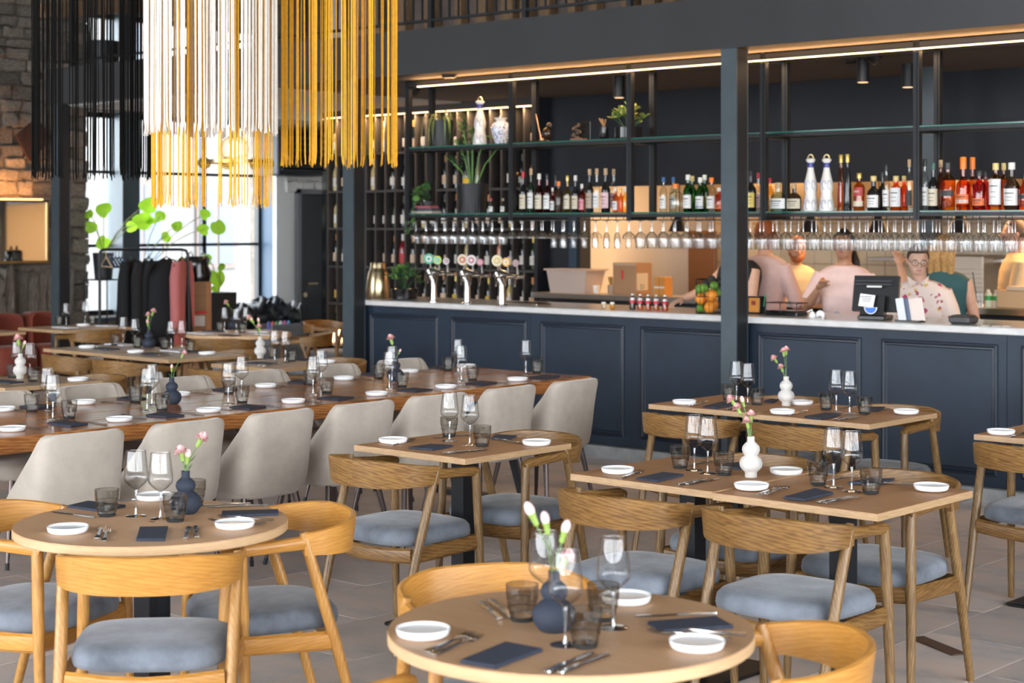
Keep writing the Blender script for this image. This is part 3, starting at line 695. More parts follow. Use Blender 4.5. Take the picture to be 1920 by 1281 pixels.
# ------------------------------------------------------------------ beige upholstered shell chair
def shell_parts():
    parts = []
    def U(z, w, dep, yb, inner):
        pts = []; N = 18
        for i in range(N + 1):
            t = i / N
            # U shape from left front, round the back, to right front
            c_ = min(.09, dep * .7)
            if t < .28: k = t / .28; x, y = -w, yb + dep - (dep - c_) * k
            elif t > .72: k = (t - .72) / .28; x, y = w, yb + c_ + (dep - c_) * k
            else:
                a = PI * (t - .28) / .44; x, y = -w * math.copysign(abs(math.cos(a)) ** .55, math.cos(a)), yb + c_ - c_ * math.sin(a) ** .6
            pts.append((x, y))
        return pts
    levels = [(.43, .188, .30, -.205), (.45, .206, .305, -.225), (.50, .212, .275, -.235), (.57, .211, .225, -.247), (.65, .208, .160, -.259), (.73, .203, .10, -.271), (.785, .196, .07, -.278), (.805, .186, .06, -.280), (.815, .168, .055, -.280)]
    outer = [[(x, y, z) for x, y in U(z, w, d, yb, 0)] for z, w, d, yb in levels]
    inner = [[(x * .86, y + .035 if abs(x) < w * .97 else y, z) for x, y in U(z, w, d - .0, yb, 1)] for z, w, d, yb in levels]
    b = MB(); rows = outer + inner[::-1]
    n = len(rows[0]); v = [p for r in rows for p in r]; f = []
    for i in range(len(rows) - 1):
        for j in range(n - 1): f.append((i * n + j, i * n + j + 1, (i + 1) * n + j + 1, (i + 1) * n + j))
    for j in (0, n - 1):        # front ends of the wings
        for i in range(len(levels) - 1):
            a, c = i * n + j, (len(rows) - 1 - i) * n + j
            f.append((a, a + n, c - n, c))
    b.add(v, f); parts.append(('shell', b.mesh('shell', 'beige', 60)))
    rings = []
    for k, z in ((.9, .415), (1.0, .43), (1.0, .475), (.95, .495), (.8, .505), (.3, .508)):
        ring = []
        for j in range(28):
            a = 2 * PI * j / 28; c, s = math.cos(a), math.sin(a)
            ring.append((math.copysign(abs(c) ** .5, c) * .205 * k, .0 + math.copysign(abs(s) ** .5, s) * .215 * k, z))
        rings.append(ring)
    parts.append(('seat', MB().loft(rings).mesh('seat', 'beige', 60)))
    for sx in (-1, 1):
        for sy in (-1, 1):
            l = MB().path([(sx * .225, sy * .225, .03), (sx * .155, sy * .155, .43)], [.0085, .016], 10).mesh('leg', 'bronze')
            ft = MB().tube((sx * .2305, sy * .2305, 0), (sx * .2248, sy * .2248, .032), .010, .0105).mesh('foot_cap', 'rubber')
            parts.append(('leg', l, [('foot_cap', ft)]))
    return parts
SHP = shell_parts()
names7 = ['nearest', 'second', 'third', 'fourth', 'fifth', 'sixth', 'seventh']
g = 'beige shell chairs at the communal table'
for i in range(7):
    y = 7.255 - .528 * (6 - i)
    thing('upholstered_chair', SHP, (-6.31, y, 0), R(90) + R((-2, 1, 2, 0, -3, 1, 2)[i]), ('beige velvet shell chair, %s from left in the near row at the communal table' % ('first', 'second', 'third', 'fourth', 'fifth', 'sixth', 'seventh')[i]), 'chair', g)
for i, y in enumerate((4.74, 5.29, 5.90, 6.46, 7.04, 7.62)):
    thing('upholstered_chair', SHP, (-7.585, y, 0), R(-90), ('beige velvet shell chair, %s from left in the far row at the communal table' % ('first', 'second', 'third', 'fourth', 'fifth', 'sixth')[i]), 'chair', g)

# ------------------------------------------------------------------ tables
TH = .75
def round_table(c, r, lab):
    e = E('round_table', (c[0], c[1], 0), 0, lab, 'table')
    O('table_top', MB().lathe([(r - .004, TH - .001), (r, TH - .002), (r, TH)], 72).lathe([(r - .001, TH - .0005), (.01, TH)], 72).mesh('table_top', 'rtop'), e)
    O('edge_band', MB().lathe([(r - .03, TH - .030), (r - .004, TH - .030), (r + .001, TH - .026), (r + .001, TH - .004), (r - .002, TH - .0008)], 72, cap1=False).mesh('edge_band', 'redge'), e)
    O('pedestal', MB().b2((-.04, -.04, .02), (.04, .04, TH - .03)).mesh('pedestal', 'black', 0), e)
    O('base_plate', MB().cham((-.22, -.22, 0), (.22, .22, .018), .004).mesh('base_plate', 'black'), e)
    return e
def square_table(x0, y0, n, lab, top='top', edge='edge', w=.645, d=.65, dz=0):
    e = E('dining_table', (x0, y0, 0), 0, lab, 'table')
    for i in range(n):
        z = TH - (0.004 if (n == 2 and i == 1) else 0)
        a, b = i * w, (i + 1) * w - .002
        t = O('table_top', MB().b2((a, 0, z - .024), (b, d, z)).mesh('table_top', top, 0), e)
        O('edge_band', MB().b2((a - .0012, -.0012, z - .0245), (b + .0012, d + .0012, z - .0012)).mesh('edge_band', edge, 0), t)
        cx = (a + b) / 2
        O('pedestal', MB().b2((cx - .035, d / 2 - .035, .02), (cx + .035, d / 2 + .035, z - .0245)).mesh('pedestal', 'black', 0), e)
        O('base_plate', MB().cham((cx - .2, d / 2 - .27, 0), (cx + .2, d / 2 + .27, .015), .004).mesh('base_plate', 'black'), e)
    return e
T1 = c2w(-1.124, 5.33); T4 = c2w(.135, 3.93); T9 = c2w(-2.333, 14.55)
round_table(T1, .42, 'round wooden table at lower left laid for three')
round_table(T4, .42, 'round wooden table in the foreground at the bottom centre')
t9 = round_table(T9, .446, 'pale round table in the rear in front of the window')
square_table(-5.30, 4.895, 1, 'small square wooden table in the middle of the room')
square_table(-4.09, 4.87, 2, 'twin wooden table at right made of two square tops')
square_table(-5.37, 7.02, 2, 'twin wooden table close to the blue bar')
square_table(-3.53, 6.975, 2, 'wooden table cut by the right edge of the picture')
square_table(-11.13, 7.13, 2, 'left rear twin table with a dark vase', 'btop', w=.772)
square_table(-13.53, 8.41, 1, 'rear table below the stone wall near the window', 'btop', w=.71, d=.72)
square_table(-9.085, 7.10, 1, 'square wooden table just behind the communal table', 'btop')
square_table(-9.24, 5.26, 1, 'wooden table with a white vase at the left edge', 'btop')
square_table(-13.62, 7.49, 1, 'table at the far left edge near the red armchairs', 'btop')
# long communal table: planks on steel legs
ct = E('communal_table', (-7.72, 2.2, 0), 0, 'long varnished plank table running towards the bar', 'table')
for i, (a, b) in enumerate(((0, .275), (.277, .555), (.557, .835), (.837, 1.12))):
    O('plank', MB().cham((a, 0, TH - (.075 if i in (0, 3) else .04)), (b, 5.86, TH), .005).mesh('plank', 'plank'), ct)
for y in (.5, 2.9, 5.45):
    lg = MB().path([(.2, y, .02), (.45, y, TH - .05)], .03, 4).path([(.92, y, .02), (.67, y, TH - .05)], .03, 4).b2((.15, y - .04, 0), (.97, y + .04, .03)).b2((.2, y - .04, TH - .07), (.92, y + .04, TH - .041))
    t_ = O('trestle', lg.mesh('trestle', 'black'), ct)
    for x_ in (.18, .94): O('caster', MB().lathe([(.02, -.012), (.028, -.006), (.028, .006), (.02, .012)], 14).mesh('caster', 'chrome'), t_, (x_, y - .06, .03), rot=(0, R(90), 0))
# red tub armchairs against the stone wall
RED = mat('rust_red_fabric', (.22, .042, .022), .8, var=.1, scale=12, sheen=.2)
def tub():
    b = MB(); rows = []
    for z, k, yb in ((.12, .95, 0), (.40, 1, 0), (.60, 1, -.02), (.70, .93, -.03), (.745, .70, -.03)):
        r = []
        for i in range(17):
            a = PI * i / 16
            r.append((-.225 * k * math.copysign(abs(math.cos(a)) ** .7, math.cos(a)), .05 - .24 * math.sin(a) ** .8 + yb, z))
        rows.append(r)
    rows += [[(x * .8, y + .07, z) for x, y, z in r] for r in rows[::-1]]
    n = 17; v = [p for r in rows for p in r]; f = [(i * n + j, i * n + j + 1, (i + 1) * n + j + 1, (i + 1) * n + j) for i in range(len(rows) - 1) for j in range(n - 1)]
    for j in (0, n - 1):
        for i in range(4): f.append((i * n + j, (i + 1) * n + j, (8 - i) * n + j, (9 - i) * n + j))
    b.add(v, f)
    seat = MB().cham((-.21, -.1, .12), (.21, .34, .42), .04)
    P_ = [('backrest', b.mesh('backrest', RED, 60)), ('seat', seat.mesh('seat', RED, 60))]
    for sx in (-.18, .18):
        for sy in (-.08, .3): P_.append(('leg', MB().tube((sx, sy, 0), (sx, sy, .13), .012, .016).mesh('leg', 'black')))
    return P_
TB = tub()
for y, lab in ((onX(79, 600, -15.75).y - .46, 'rust red tub armchair at the very left edge'), (onX(79, 600, -15.75).y, 'rust red tub armchair beside the dark steel column')):
    thing('tub_armchair', TB, (-15.75, y, 0), R(-90), lab, 'armchair', 'rust red tub armchairs')
    e = thing('tub_armchair', TB, (0, 0, -5), 0, lab, 'armchair') if False else None
# ------------------------------------------------------------------ table settings
TN = {'T1': 'the lower left round table', 'T4': 'the foreground round table', 'T2': 'the small square table', 'T3': 'the twin table at right', 'T5': 'the twin table by the bar', 'T6': 'the table at the right edge',
      'TC': 'the communal table', 'T7': 'the left rear twin table', 'T8': 'the rear table below the stone wall', 'T9': 'the rear round table', 'T10': 'the square table behind the communal table', 'T11': 'the table at the left edge'}
plate_me = MB().lathe([(.048, 0), (.054, .002), (.0585, .006), (.0620, .019), (.0612, .0205), (.0592, .0198), (.0565, .0152), (.045, .0142), (.002, .0138)], 40).mesh('side_plate', 'porc', 50)
# wine glass: one sheet of glass, stem and foot
wg_bowl = MB().lathe([(.003, .084), (.012, .090), (.026, .101), (.0375, .114), (.0392, .122), (.0375, .150), (.0335, .185), (.031, .207)], 28, cap0=True, cap1=False).mesh('bowl', 'glass', 60)
wg_stem = MB().lathe([(.0065, .004), (.0038, .012), (.0034, .04), (.0036, .07), (.006, .085)], 12).mesh('stem', 'stemglass', 60)
wg_foot = MB().lathe([(.034, 0), (.034, .0012), (.02, .0025), (.0065, .0045)], 28).mesh('foot', 'stemglass', 60)
wg_rim = MB().lathe([(.0311, .206), (.0316, .2075), (.0310, .2085), (.0305, .2075)], 28, cap0=False, cap1=False).mesh('rim', 'stemglass', 60)
WGP = [('bowl', wg_bowl, [('rim', wg_rim)]), ('stem', wg_stem), ('foot', wg_foot)]
tb = MB().lathe([(.026, .008), (.030, .012), (.0315, .030), (.0345, .032), (.0355, .050), (.0375, .052), (.0385, .068), (.0385, .086)], 24, cap0=True, cap1=False).mesh('bowl', 'smoke', 30)
tbb = MB().lathe([(.025, 0), (.027, .002), (.0285, .007), (.026, .011)], 24).mesh('base', 'smokebase')
tbr = MB()
for z, r in ((.031, .0335), (.051, .0365), (.085, .0386)): tbr.lathe([(r, z - .0007), (r + .0007, z), (r, z + .0007)], 24, cap0=False, cap1=False)
TBP = [('bowl', tb), ('base', tbb), ('ridge', tbr.mesh('ridge', cm((.10, .10, .10), .1)))]
# fork and knife, handle end at origin, pointing +x, 20 cm
def fork_me():
    b = MB(); rows = []
    for x, w, z in ((0, .008, .003), (.004, .010, .004), (.05, .007, .004), (.11, .004, .005), (.128, .0042, .006), (.142, .012, .004), (.158, .0125, .0035)):
        rows.append([(x, -w, z - .0015), (x, w, z - .0015), (x, w * .8, z + .0018), (x, -w * .8, z + .0018)])
    b.loft(rows)
    for k in (-.0102, -.0035, .0035, .0102):
        b.path([(.155, k, .0035), (.175, k, .004), (.192, k, .008)], [.0022, .0019, .0011], 5)
    return b.mesh('fork', 'steel', 50)
def knife_me():
    b = MB(); rows = []
    for x, w, z in ((0, .006, .004), (.004, .0085, .004), (.06, .0075, .0042), (.095, .0055, .0042), (.10, .0075, .0035), (.14, .0095, .003), (.185, .0095, .003), (.20, .002, .003)):
        t = .0035 if x < .098 else .0012
        rows.append([(x, -w, z - t / 2), (x, w, z - t / 2), (x, w * .8, z + t / 2), (x, -w * .8, z + t / 2)])
    return b.loft(rows).mesh('table_knife', 'steel', 50)
FORK, KNIFE = fork_me(), knife_me()
items = []   # (table, kind, px, builder)
def plan(t, kind, px, fn): items.append((t, kind, px, fn))
def plates(t, *ps):
    for px, py in ps:
        def fn(lab, g, px=px, py=py):
            q = onZ(px, py, TH + .008); O('side_plate', plate_me, None, (q.x, q.y, TH), label=lab, cat='plate', group=g)
        plan(t, 'small white side plate', px, fn)
def wines(t, *ps):
    for px, py in ps:
        def fn(lab, g, px=px, py=py):
            q = onZ(px, py, TH); thing('wine_glass', WGP, (q.x, q.y, TH), px, lab, 'wine glass', g)
        plan(t, 'empty clear wine glass', px, fn)
def tumblers(t, *ps):
    for px, py in ps:
        def fn(lab, g, px=px, py=py):
            q = onZ(px, py - 2, TH); thing('water_tumbler', TBP, (q.x, q.y, TH), px, lab, 'tumbler', g)
        plan(t, 'smoked ridged water tumbler', px, fn)
def cut(t, kind, *ps):
    for ax, ay, bx, by in ps:
        def fn(lab, g, ax=ax, ay=ay, bx=bx, by=by):
            a, b = onZ(ax, ay, TH + .004), onZ(bx, by, TH + .004)
            O(kind, FORK if kind == 'fork' else KNIFE, None, (a.x, a.y, TH + .0005), rz=math.atan2(b.y - a.y, b.x - a.x), label=lab, cat='fork' if kind == 'fork' else 'knife', group=g)
        plan(t, 'polished steel fork' if kind == 'fork' else 'polished steel table knife', (ax + bx) / 2, fn)
def forks(t, *ps): cut(t, 'fork', *ps)
def knives(t, *ps): cut(t, 'table_knife', *ps)
def napkins(t, *ps, m='navy'):
    for p in ps:
        def fn(lab, g, p=p):
            if len(p) == 8: pts = [onZ(p[2 * i], p[2 * i + 1], TH + .004) for i in range(4)]
            else:
                c = onZ(p[0], p[1], TH + .004); ang = R(p[2]) if len(p) > 2 else 0
                L_, W_ = (.10, .055) if len(p) < 5 else (p[3], p[4])
                pts = [Vector((c.x + x * math.cos(ang) - y * math.sin(ang), c.y + x * math.sin(ang) + y * math.cos(ang), 0)) for x, y in ((-L_, -W_), (L_, -W_), (L_, W_), (-L_, W_))]
            c = sum(pts, Vector()) / 4; b = MB()
            q = [(k.x - c.x, k.y - c.y) for k in pts]
            def inset(s, z): return [(x * s, y * s, z) for x, y in q]
            b.loft([inset(.985, 0), inset(1, .001), inset(1, .0032), inset(.992, .004)]); b.loft([inset(.985, .0042), inset(.995, .005), inset(.99, .0078), inset(.975, .0085)])
            O('napkin', b.mesh('napkin', m, 20), None, (c.x, c.y, TH), label=lab, cat='napkin', group=g)
        plan(t, 'folded dark navy napkin' if m == 'navy' else 'folded pale napkin', p[0], fn)
vase_prof = [(.020, 0), (.0225, .002), (.0225, .020), (.030, .026), (.040, .038), (.0425, .052), (.038, .068), (.026, .078), (.0235, .081), (.029, .088), (.033, .100), (.031, .113), (.023, .123), (.0145, .130), (.0135, .134), (.0135, .150), (.0115, .150), (.0110, .132)]
VW = MB().lathe(vase_prof, 32, cap1=False).mesh('vase_body', 'vwhite', 60)
vd = [(.030, 0), (.036, .004), (.048, .020), (.051, .036), (.047, .052), (.034, .066), (.024, .072), (.029, .080), (.032, .090), (.029, .102), (.020, .111), (.0140, .116), (.0135, .120), (.0135, .137), (.0115, .137), (.011, .118)]
VD = MB().lathe(vd, 32, cap1=False).mesh('vase_body', 'vdark', 60)
def bloom_me(k, mt):
    rr = random.Random(k); b = MB()
    for layer in range(6):
        n = 9; r = .020 - .0022 * layer; z0 = .0 + .0025 * layer
        for i in range(n):
            a = 2 * PI * (i + .5 * (layer % 2)) / n + rr.uniform(-.2, .2); tilt = .15 + .2 * layer + rr.uniform(-.1, .1)
            wd = .55
            pts = []
            for rad in (.15, .6, 1.0):
                for u in (-1, -.5, 0, .5, 1):
                    aa = a + wd * u * (.25 + .75 * rad)
                    rr_ = r * rad * math.cos(tilt * rad) * (1 + (rr.uniform(-.12, .06) if rad == 1 else 0))
                    zz = z0 + r * rad * math.sin(tilt * rad) + (rr.uniform(-.002, .002) if rad > .5 else 0)
                    pts.append((rr_ * math.cos(aa), rr_ * math.sin(aa), zz))
            f = [(q * 5 + w, q * 5 + w + 1, (q + 1) * 5 + w + 1, (q + 1) * 5 + w) for q in range(2) for w in range(4)]
            b.add(pts, f)
    return b.mesh('bloom', mt, 80)
BLOOMS = [bloom_me(1, 'petal'), bloom_me(2, 'petal2'), bloom_me(3, 'petal')]
CALYX = MB().lathe([(.002, -.024), (.006, -.02), (.0065, -.006), (.009, .003)], 10, cap1=False).mesh('calyx', 'calyx')
def flower(vpos, top, px, py, lab, g, pale=False, s=1.0, bud=False):
    d = -vpos.x * SN + vpos.y * CS
    q = atD(px, py, d); a = Vector((vpos.x, vpos.y, TH + top))
    e = E('carnation', (a.x, a.y, a.z - .05), 0, lab, 'flower', g)
    r0 = Vector((0, 0, 0)); rel = q - a + Vector((0, 0, .05))
    mid = Vector((rel.x * .25, rel.y * .25, rel.z * .55))
    O('stem', MB().path([r0, mid * .6, mid, mid.lerp(rel, .55), rel - Vector((0, 0, .012))], .0016, 6).mesh('stem', 'stem'), e)
    dirv = (rel - mid).normalized(); rot = dirv.to_track_quat('Z', 'Y').to_euler()
    O('calyx', CALYX, e, rel, rot=rot, scale=s)
    if bud: O('bud', MB().ell((0, 0, .012), (.0095, .0095, .016)).mesh('bud', 'petal2' if pale else 'petal'), e, rel, rot=rot, scale=s)
    else: O('bloom', BLOOMS[1] if pale else BLOOMS[int(px) % 2 * 2], e, rel, rot=rot, scale=s)
    lf = MB().add([(0, 0, 0), (.004, .012, .01), (0, .03, .025), (-.004, .012, .01)], [(0, 1, 2, 3)]); O('leaf', lf.mesh('leaf', 'stem', 0), e, mid * .9, rz=px)
def vase(t, px, py, dark, fl, pale=False, s=1.0):
    q = onZ(px, py - 4, TH)
    e = O('bud_vase', VD if dark else VW, None, (q.x, q.y, TH), label=('matt ink blue' if dark else 'matt white') + ' double-bulb bud vase on ' + TN[t], cat='vase')
    for i, f in enumerate(fl):
        bud = len(f) > 2 and f[2] == 'b'; o_ = ('', 'left', 'right') if False else ''
        nm = {1: ['only'], 2: ['left', 'right'], 3: ['leftmost', 'middle', 'rightmost'], 4: ['leftmost', 'second', 'third', 'rightmost'], 5: ['leftmost', 'second', 'third', 'fourth', 'rightmost']}[len(fl)]
        order = sorted(range(len(fl)), key=lambda k: fl[k][0]).index(i)
        flower(q, .137 if dark else .15, f[0], f[1], '%s pink carnation %s in the vase on %s' % (nm[order], 'bud' if bud else 'bloom', TN[t]), 'carnations in the bud vases', pale, f[3] if len(f) > 3 else (1.25 if not bud else 1.0) * s, bud)

# round table lower left
plates('T1', (127, 994), (440, 985), (289, 933))
forks('T1', (182, 1009, 197, 976), (195, 1014, 205, 977), (512, 975, 372, 966), (498, 981, 380, 975), (219, 939, 300, 932))
napkins('T1', (255, 1013, 262, 990, 315, 989, 309, 1013), (415, 969, 416, 960, 522, 957, 522, 965), (126, 950, 165, 941, 236, 949, 190, 959))
knives('T1', (347, 1009, 356, 983), (368, 1007, 368, 979), (178, 970, 86, 957), (502, 947, 370, 951), (470, 944, 390, 947))
tumblers('T1', (200.6, 970), (328.5, 980), (364, 951)); wines('T1', (255, 968), (301, 973)); vase('T1', 348, 967, True, [(377, 824), (340, 850), (352, 858, 'b')], True)
# foreground round table
plates('T4', (793, 1187), (1307, 1210), (1174, 1124))
forks('T4', (801, 1222, 899, 1180), (812, 1227, 905, 1190), (1398, 1190, 1230, 1177), (1370, 1198, 1245, 1186))
napkins('T4', (863, 1241, 949, 1206, 1017, 1219, 929, 1252), (1214, 1168, 1343, 1158, 1375, 1176, 1244, 1185))
knives('T4', (1024, 1260, 1112, 1222), (1049, 1261, 1146, 1222), (938, 1160, 895, 1122), (959, 1156, 914, 1118), (1343, 1149, 1157, 1156))
tumblers('T4', (979, 1166), (1097, 1216), (1131, 1165)); wines('T4', (1060, 1210), (1150, 1178), (1022, 1163)); vase('T4', 1039, 1187, True, [(998, 966, 'b', 1.2), (1024, 983, 'b', 1.1), (1058, 999, 'b', 1.1), (1062, 1048, 'f', 1.1)], True)
# small square table
plates('T2', (737, 827), (1006, 831)); forks('T2', (735, 834, 797, 819), (981, 831, 950, 826))
napkins('T2', (766, 840, 807, 834, 850, 836, 811, 844), (921, 823, 928, 816, 969, 818, 952, 825)); knives('T2', (828, 850, 915, 841), (883, 815, 819, 820), (840, 850, 925, 841))
tumblers('T2', (842, 821), (904, 839)); wines('T2', (843, 827), (881, 834))
# twin table at right
plates('T3', (1158, 883), (1409, 913), (1474, 885), (1746, 915))
forks('T3', (1164, 896, 1227, 876), (1422, 927, 1486, 905), (1713, 908, 1671, 906), (1436, 926, 1497, 906))
napkins('T3', (1192, 898, 1243, 887, 1282, 891, 1232, 903), (1469, 934, 1528, 917, 1563, 925, 1509, 938), (1589, 906, 1629, 899, 1678, 899, 1650, 908), (1352, 876, 1365, 870, 1392, 868, 1388, 880))
knives('T3', (1271, 909, 1328, 896), (1288, 908, 1355, 895), (1533, 942, 1610, 927), (1545, 943, 1622, 928), (1551, 901, 1612, 891), (1291, 871, 1328, 866))
tumblers('T3', (1275.5, 880), (1357, 893), (1534, 911), (1633, 927)); wines('T3', (1302, 882), (1327, 888), (1563, 914), (1597, 921))
vase('T3', 1408, 899, False, [(1372, 751), (1383, 766), (1393, 754, 'b'), (1408, 780), (1401, 792)], False, .85)
# twin table by the bar
plates('T5', (1283, 755), (1467, 773), (1502, 756), (1699, 773))
forks('T5', (1297, 760, 1338, 750), (1480, 778, 1521, 769), (1676, 767, 1643, 764)); napkins('T5', (1317, 763, 1356, 754, 1384, 759, 1343, 766), (1508, 782, 1548, 775, 1576, 778, 1538, 786), (1620, 768, 1640, 764, 1660, 764, 1645, 770), (1432, 753, 1446, 749, 1460, 750, 1450, 755))
knives('T5', (1291, 761, 1317, 755), (1561, 787, 1612, 778), (1571, 788, 1620, 779), (1576, 765, 1608, 761), (1362, 768, 1400, 762))
tumblers('T5', (1366, 753), (1419, 761), (1549, 770), (1621, 778)); wines('T5', (1381, 753), (1402, 758), (1568, 773), (1593, 776)); vase('T5', 1474, 765, False, [(1469, 660), (1452, 673), (1465, 690), (1474, 657)], False, .85)
plates('T6', (1877, 811)); forks('T6', (1893, 820, 1925, 811))
# communal table
plates('TC', (22, 805), (224, 787), (391, 770), (550, 753), (706, 739), (836, 726), (970, 712), (157, 755), (335, 740), (498, 724), (644, 710), (766, 697), (874, 687), (5, 768))
forks('TC', (78, 803, 22, 795), (276, 784, 222, 778), (437, 768, 385, 762), (600, 753, 545, 746), (755, 739, 700, 733), (880, 724, 830, 718), (1010, 709, 962, 704), (478, 725, 520, 727), (625, 711, 665, 713))
napkins('TC', (88, 794, 120, 789, 165, 795, 133, 800), (273, 779, 305, 773, 346, 779, 312, 783), (430, 764, 462, 759, 499, 763, 468, 768), (594, 747, 626, 743, 664, 746, 634, 751), (743, 732, 775, 728, 811, 731, 780, 735), (872, 719, 902, 715, 932, 718, 903, 723), (992, 708, 1022, 703, 1052, 706, 1023, 711),
        (36, 763, 66, 758, 100, 762, 70, 767), (219, 748, 245, 743, 275, 747, 250, 751), (398, 731, 420, 727, 446, 730, 424, 734), (539, 717, 562, 712, 595, 716, 570, 720), (676, 702, 700, 699, 722, 702, 700, 705), (802, 689, 825, 686, 850, 689, 826, 692))
knives('TC', (200, 795, 145, 787), (382, 777, 332, 771), (527, 762, 480, 757), (687, 746, 640, 741), (827, 732, 790, 727), (955, 719, 915, 715), (1075, 706, 1034, 701), (190, 751, 240, 757), (362, 734, 410, 740), (517, 720, 560, 726), (665, 708, 705, 713), (779, 693, 831, 699), (20, 766, 60, 771))
tumblers('TC', (60, 774), (129.5, 787), (254, 757), (304, 772), (429, 740), (454, 757), (582, 724), (613, 740), (710, 712), (754, 728), (840, 697), (886, 715), (1007, 702))
wines('TC', (99, 786), (89, 769), (276, 770), (285, 760), (428, 757), (453, 741), (587, 741), (602, 726), (730, 730), (735, 716), (865, 715), (859, 700), (986, 702))
vase('TC', 322, 762, True, [(344, 664), (322, 691, 'b')], False, .8)
q_ = 741
# second dark vase on the communal table
def vase2():
    q = onZ(741, 714, TH); O('bud_vase', VD, None, (q.x, q.y, TH), label='matt ink blue bud vase near the bar end of the communal table', cat='vase')
    flower(q, .137, 733, 636, 'large pink carnation bloom near the bar end of the communal table', 'carnations in the bud vases', False, 1.5)
    flower(q, .137, 749, 660, 'green closed carnation bud near the bar end of the communal table', 'carnations in the bud vases', False, .7, True)
vase2()
# left rear twin table
plates('T7', (163, 651), (254, 660), (388, 663)); napkins('T7', (200, 654, 10, .09, .05), (290, 664, 10, .09, .05), (376, 659, 10, .08, .05)); knives('T7', (192, 657, 225, 655), (290, 667, 325, 664)); forks('T7', (178, 651, 200, 649))
tumblers('T7', (216, 650), (257, 654), (308, 657), (356, 662)); wines('T7', (231, 646), (253, 650), (321, 656), (341, 655)); vase('T7', 279, 656, True, [(287, 585), (278, 592), (277, 606, 'b')], False, 1.1)
napkins('T7', (225, 646, 0, .12, .06), (330, 658, 0, .12, .06), m='wnap')
# rear table below the stone wall
wines('T8', (124, 613), (159, 609)); tumblers('T8', (110, 612), (173, 610)); napkins('T8', (122, 614, 0, .12, .06), (200, 611, 0, .10, .06), m='wnap'); plates('T8', (156, 610))
# rear round table
wines('T9', (421, 623), (443, 626), (461, 622)); tumblers('T9', (412, 624), (454, 626)); napkins('T9', (375, 625, 0, .12, .05), (480, 622, 30, .12, .05), (500, 627, 0, .1, .05), m='wnap'); vase('T9', 438, 621, True, [(425, 568)], False, 1.1)
napkins('T9', (400, 621, 10, .1, .04), (430, 629, 0, .1, .04))
# square table behind the communal table
wines('T10', (515, 678), (535, 680)); tumblers('T10', (511, 674), (547, 680)); napkins('T10', (490, 681, 10, .09, .055), (562, 674, 10, .09, .05)); knives('T10', (485, 685, 520, 681), (494, 686, 528, 682)); plates('T10', (612, 679)); vase('T10', 488, 676, False, [(468, 597), (473, 601, 'b'), (485, 603, 'b'), (486, 614)], False, 1.0)
# table at the left edge
wines('T11', (32, 705), (56, 708)); tumblers('T11', (62, 718), (24, 711)); napkins('T11', (12, 716, 5, .10, .05)); knives('T11', (3, 723, 45, 721)); plates('T11', (146, 712)); vase('T11', 38, 714, False, [(34, 637, 'f', 1.6), (45, 646, 'b', .9)], False, 1)
ORD = ['first', 'second', 'third', 'fourth', 'fifth', 'sixth', 'seventh', 'eighth', 'ninth', 'tenth', 'eleventh', 'twelfth', 'thirteenth', 'fourteenth', 'fifteenth']
by = {}
for it in items: by.setdefault((it[0], it[1]), []).append(it)
for (t, kind), L_ in by.items():
    L_.sort(key=lambda i: i[2])
    for k, it in enumerate(L_):
        n = len(L_)
        pos = '' if n == 1 else (('left' if k == 0 else 'right') + ' of two' if n == 2 else ('leftmost' if k == 0 else 'rightmost' if k == n - 1 else ORD[k] + ' from left'))
        it[3]((kind + (', ' + pos + ',' if pos else '') + ' on ' + TN[t]), kind.split(' ')[-1] + 's laid on the tables')
# ------------------------------------------------------------------ fringe pendant lamps
YEL = mat('yellow_cord', (.80, .40, .012), .7, var=.15, scale=40); CRM = mat('cream_cord', (.78, .72, .64), .7, var=.1, scale=40); BLK = mat('black_cord', (.006, .0055, .005), .9, spec=.15)
def fringe(b, r, n, z0, z1, th, seed, fray=True):
    rr = random.Random(seed); ph = [rr.uniform(0, 6.28) for _ in range(4)]; made = 0; k = 0
    while made < n and k < n * 8:
        k += 1; a = rr.uniform(0, 2 * PI)
        dens = .55 + .45 * math.sin(a * 9 + ph[0]) * math.sin(a * 17 + ph[1])
        if rr.random() > dens: continue
        made += 1
        q = r + rr.uniform(-.008, .008); x, y = q * math.cos(a), q * math.sin(a)
        w = rr.uniform(-.004, .004); zb = z0 + rr.uniform(-.012, .015); t = th * rr.uniform(.7, 1.3)
        pts = [(x, y, z1), (x + w, y + w, (z0 + z1) / 2), (x + w * .3, y, zb + .05), (x + rr.uniform(-.005, .005), y + rr.uniform(-.005, .005), zb)]
        b.path(pts, [t, t, t, t * .8], 4, caps=False)
        if fray:
            for _ in range(2):
                b.path([(pts[2][0], pts[2][1], pts[2][2]), (pts[3][0] + rr.uniform(-.006, .006), pts[3][1] + rr.uniform(-.006, .006), zb - rr.uniform(0, .012))], [t * .3, t * .2], 3, caps=False)
    return b
def ring(b, r, z): return b.lathe([(r - .01, z), (r + .01, z), (r + .01, z + .03), (r - .01, z + .03), (r - .01, z)], 40, cap0=False, cap1=False)
def fringe_lamp(c, lab, tiers, ztop=3.9):
    e = E('fringe_pendant', (c[0], c[1], 0), 0, lab, 'pendant lamp', 'fringe pendant lamps')
    for r, n, z0, th, m_, nm in tiers:
        f = O(nm, fringe(MB(), r, n, z0, ztop, th, n).mesh(nm, m_, 0), e, kind='stuff')
        O('hoop', ring(MB(), r, ztop).mesh('hoop', 'black'), e)
    O('cable', MB().tube((0, 0, ztop), (0, 0, ZC), .006).mesh('cable', 'black'), e)
    O('cross_bar', MB().box((0, 0, ztop + .015), (.64, .02, .02)).box((0, 0, ztop + .015), (.02, .64, .02)).mesh('cross_bar', 'black', 0), e)
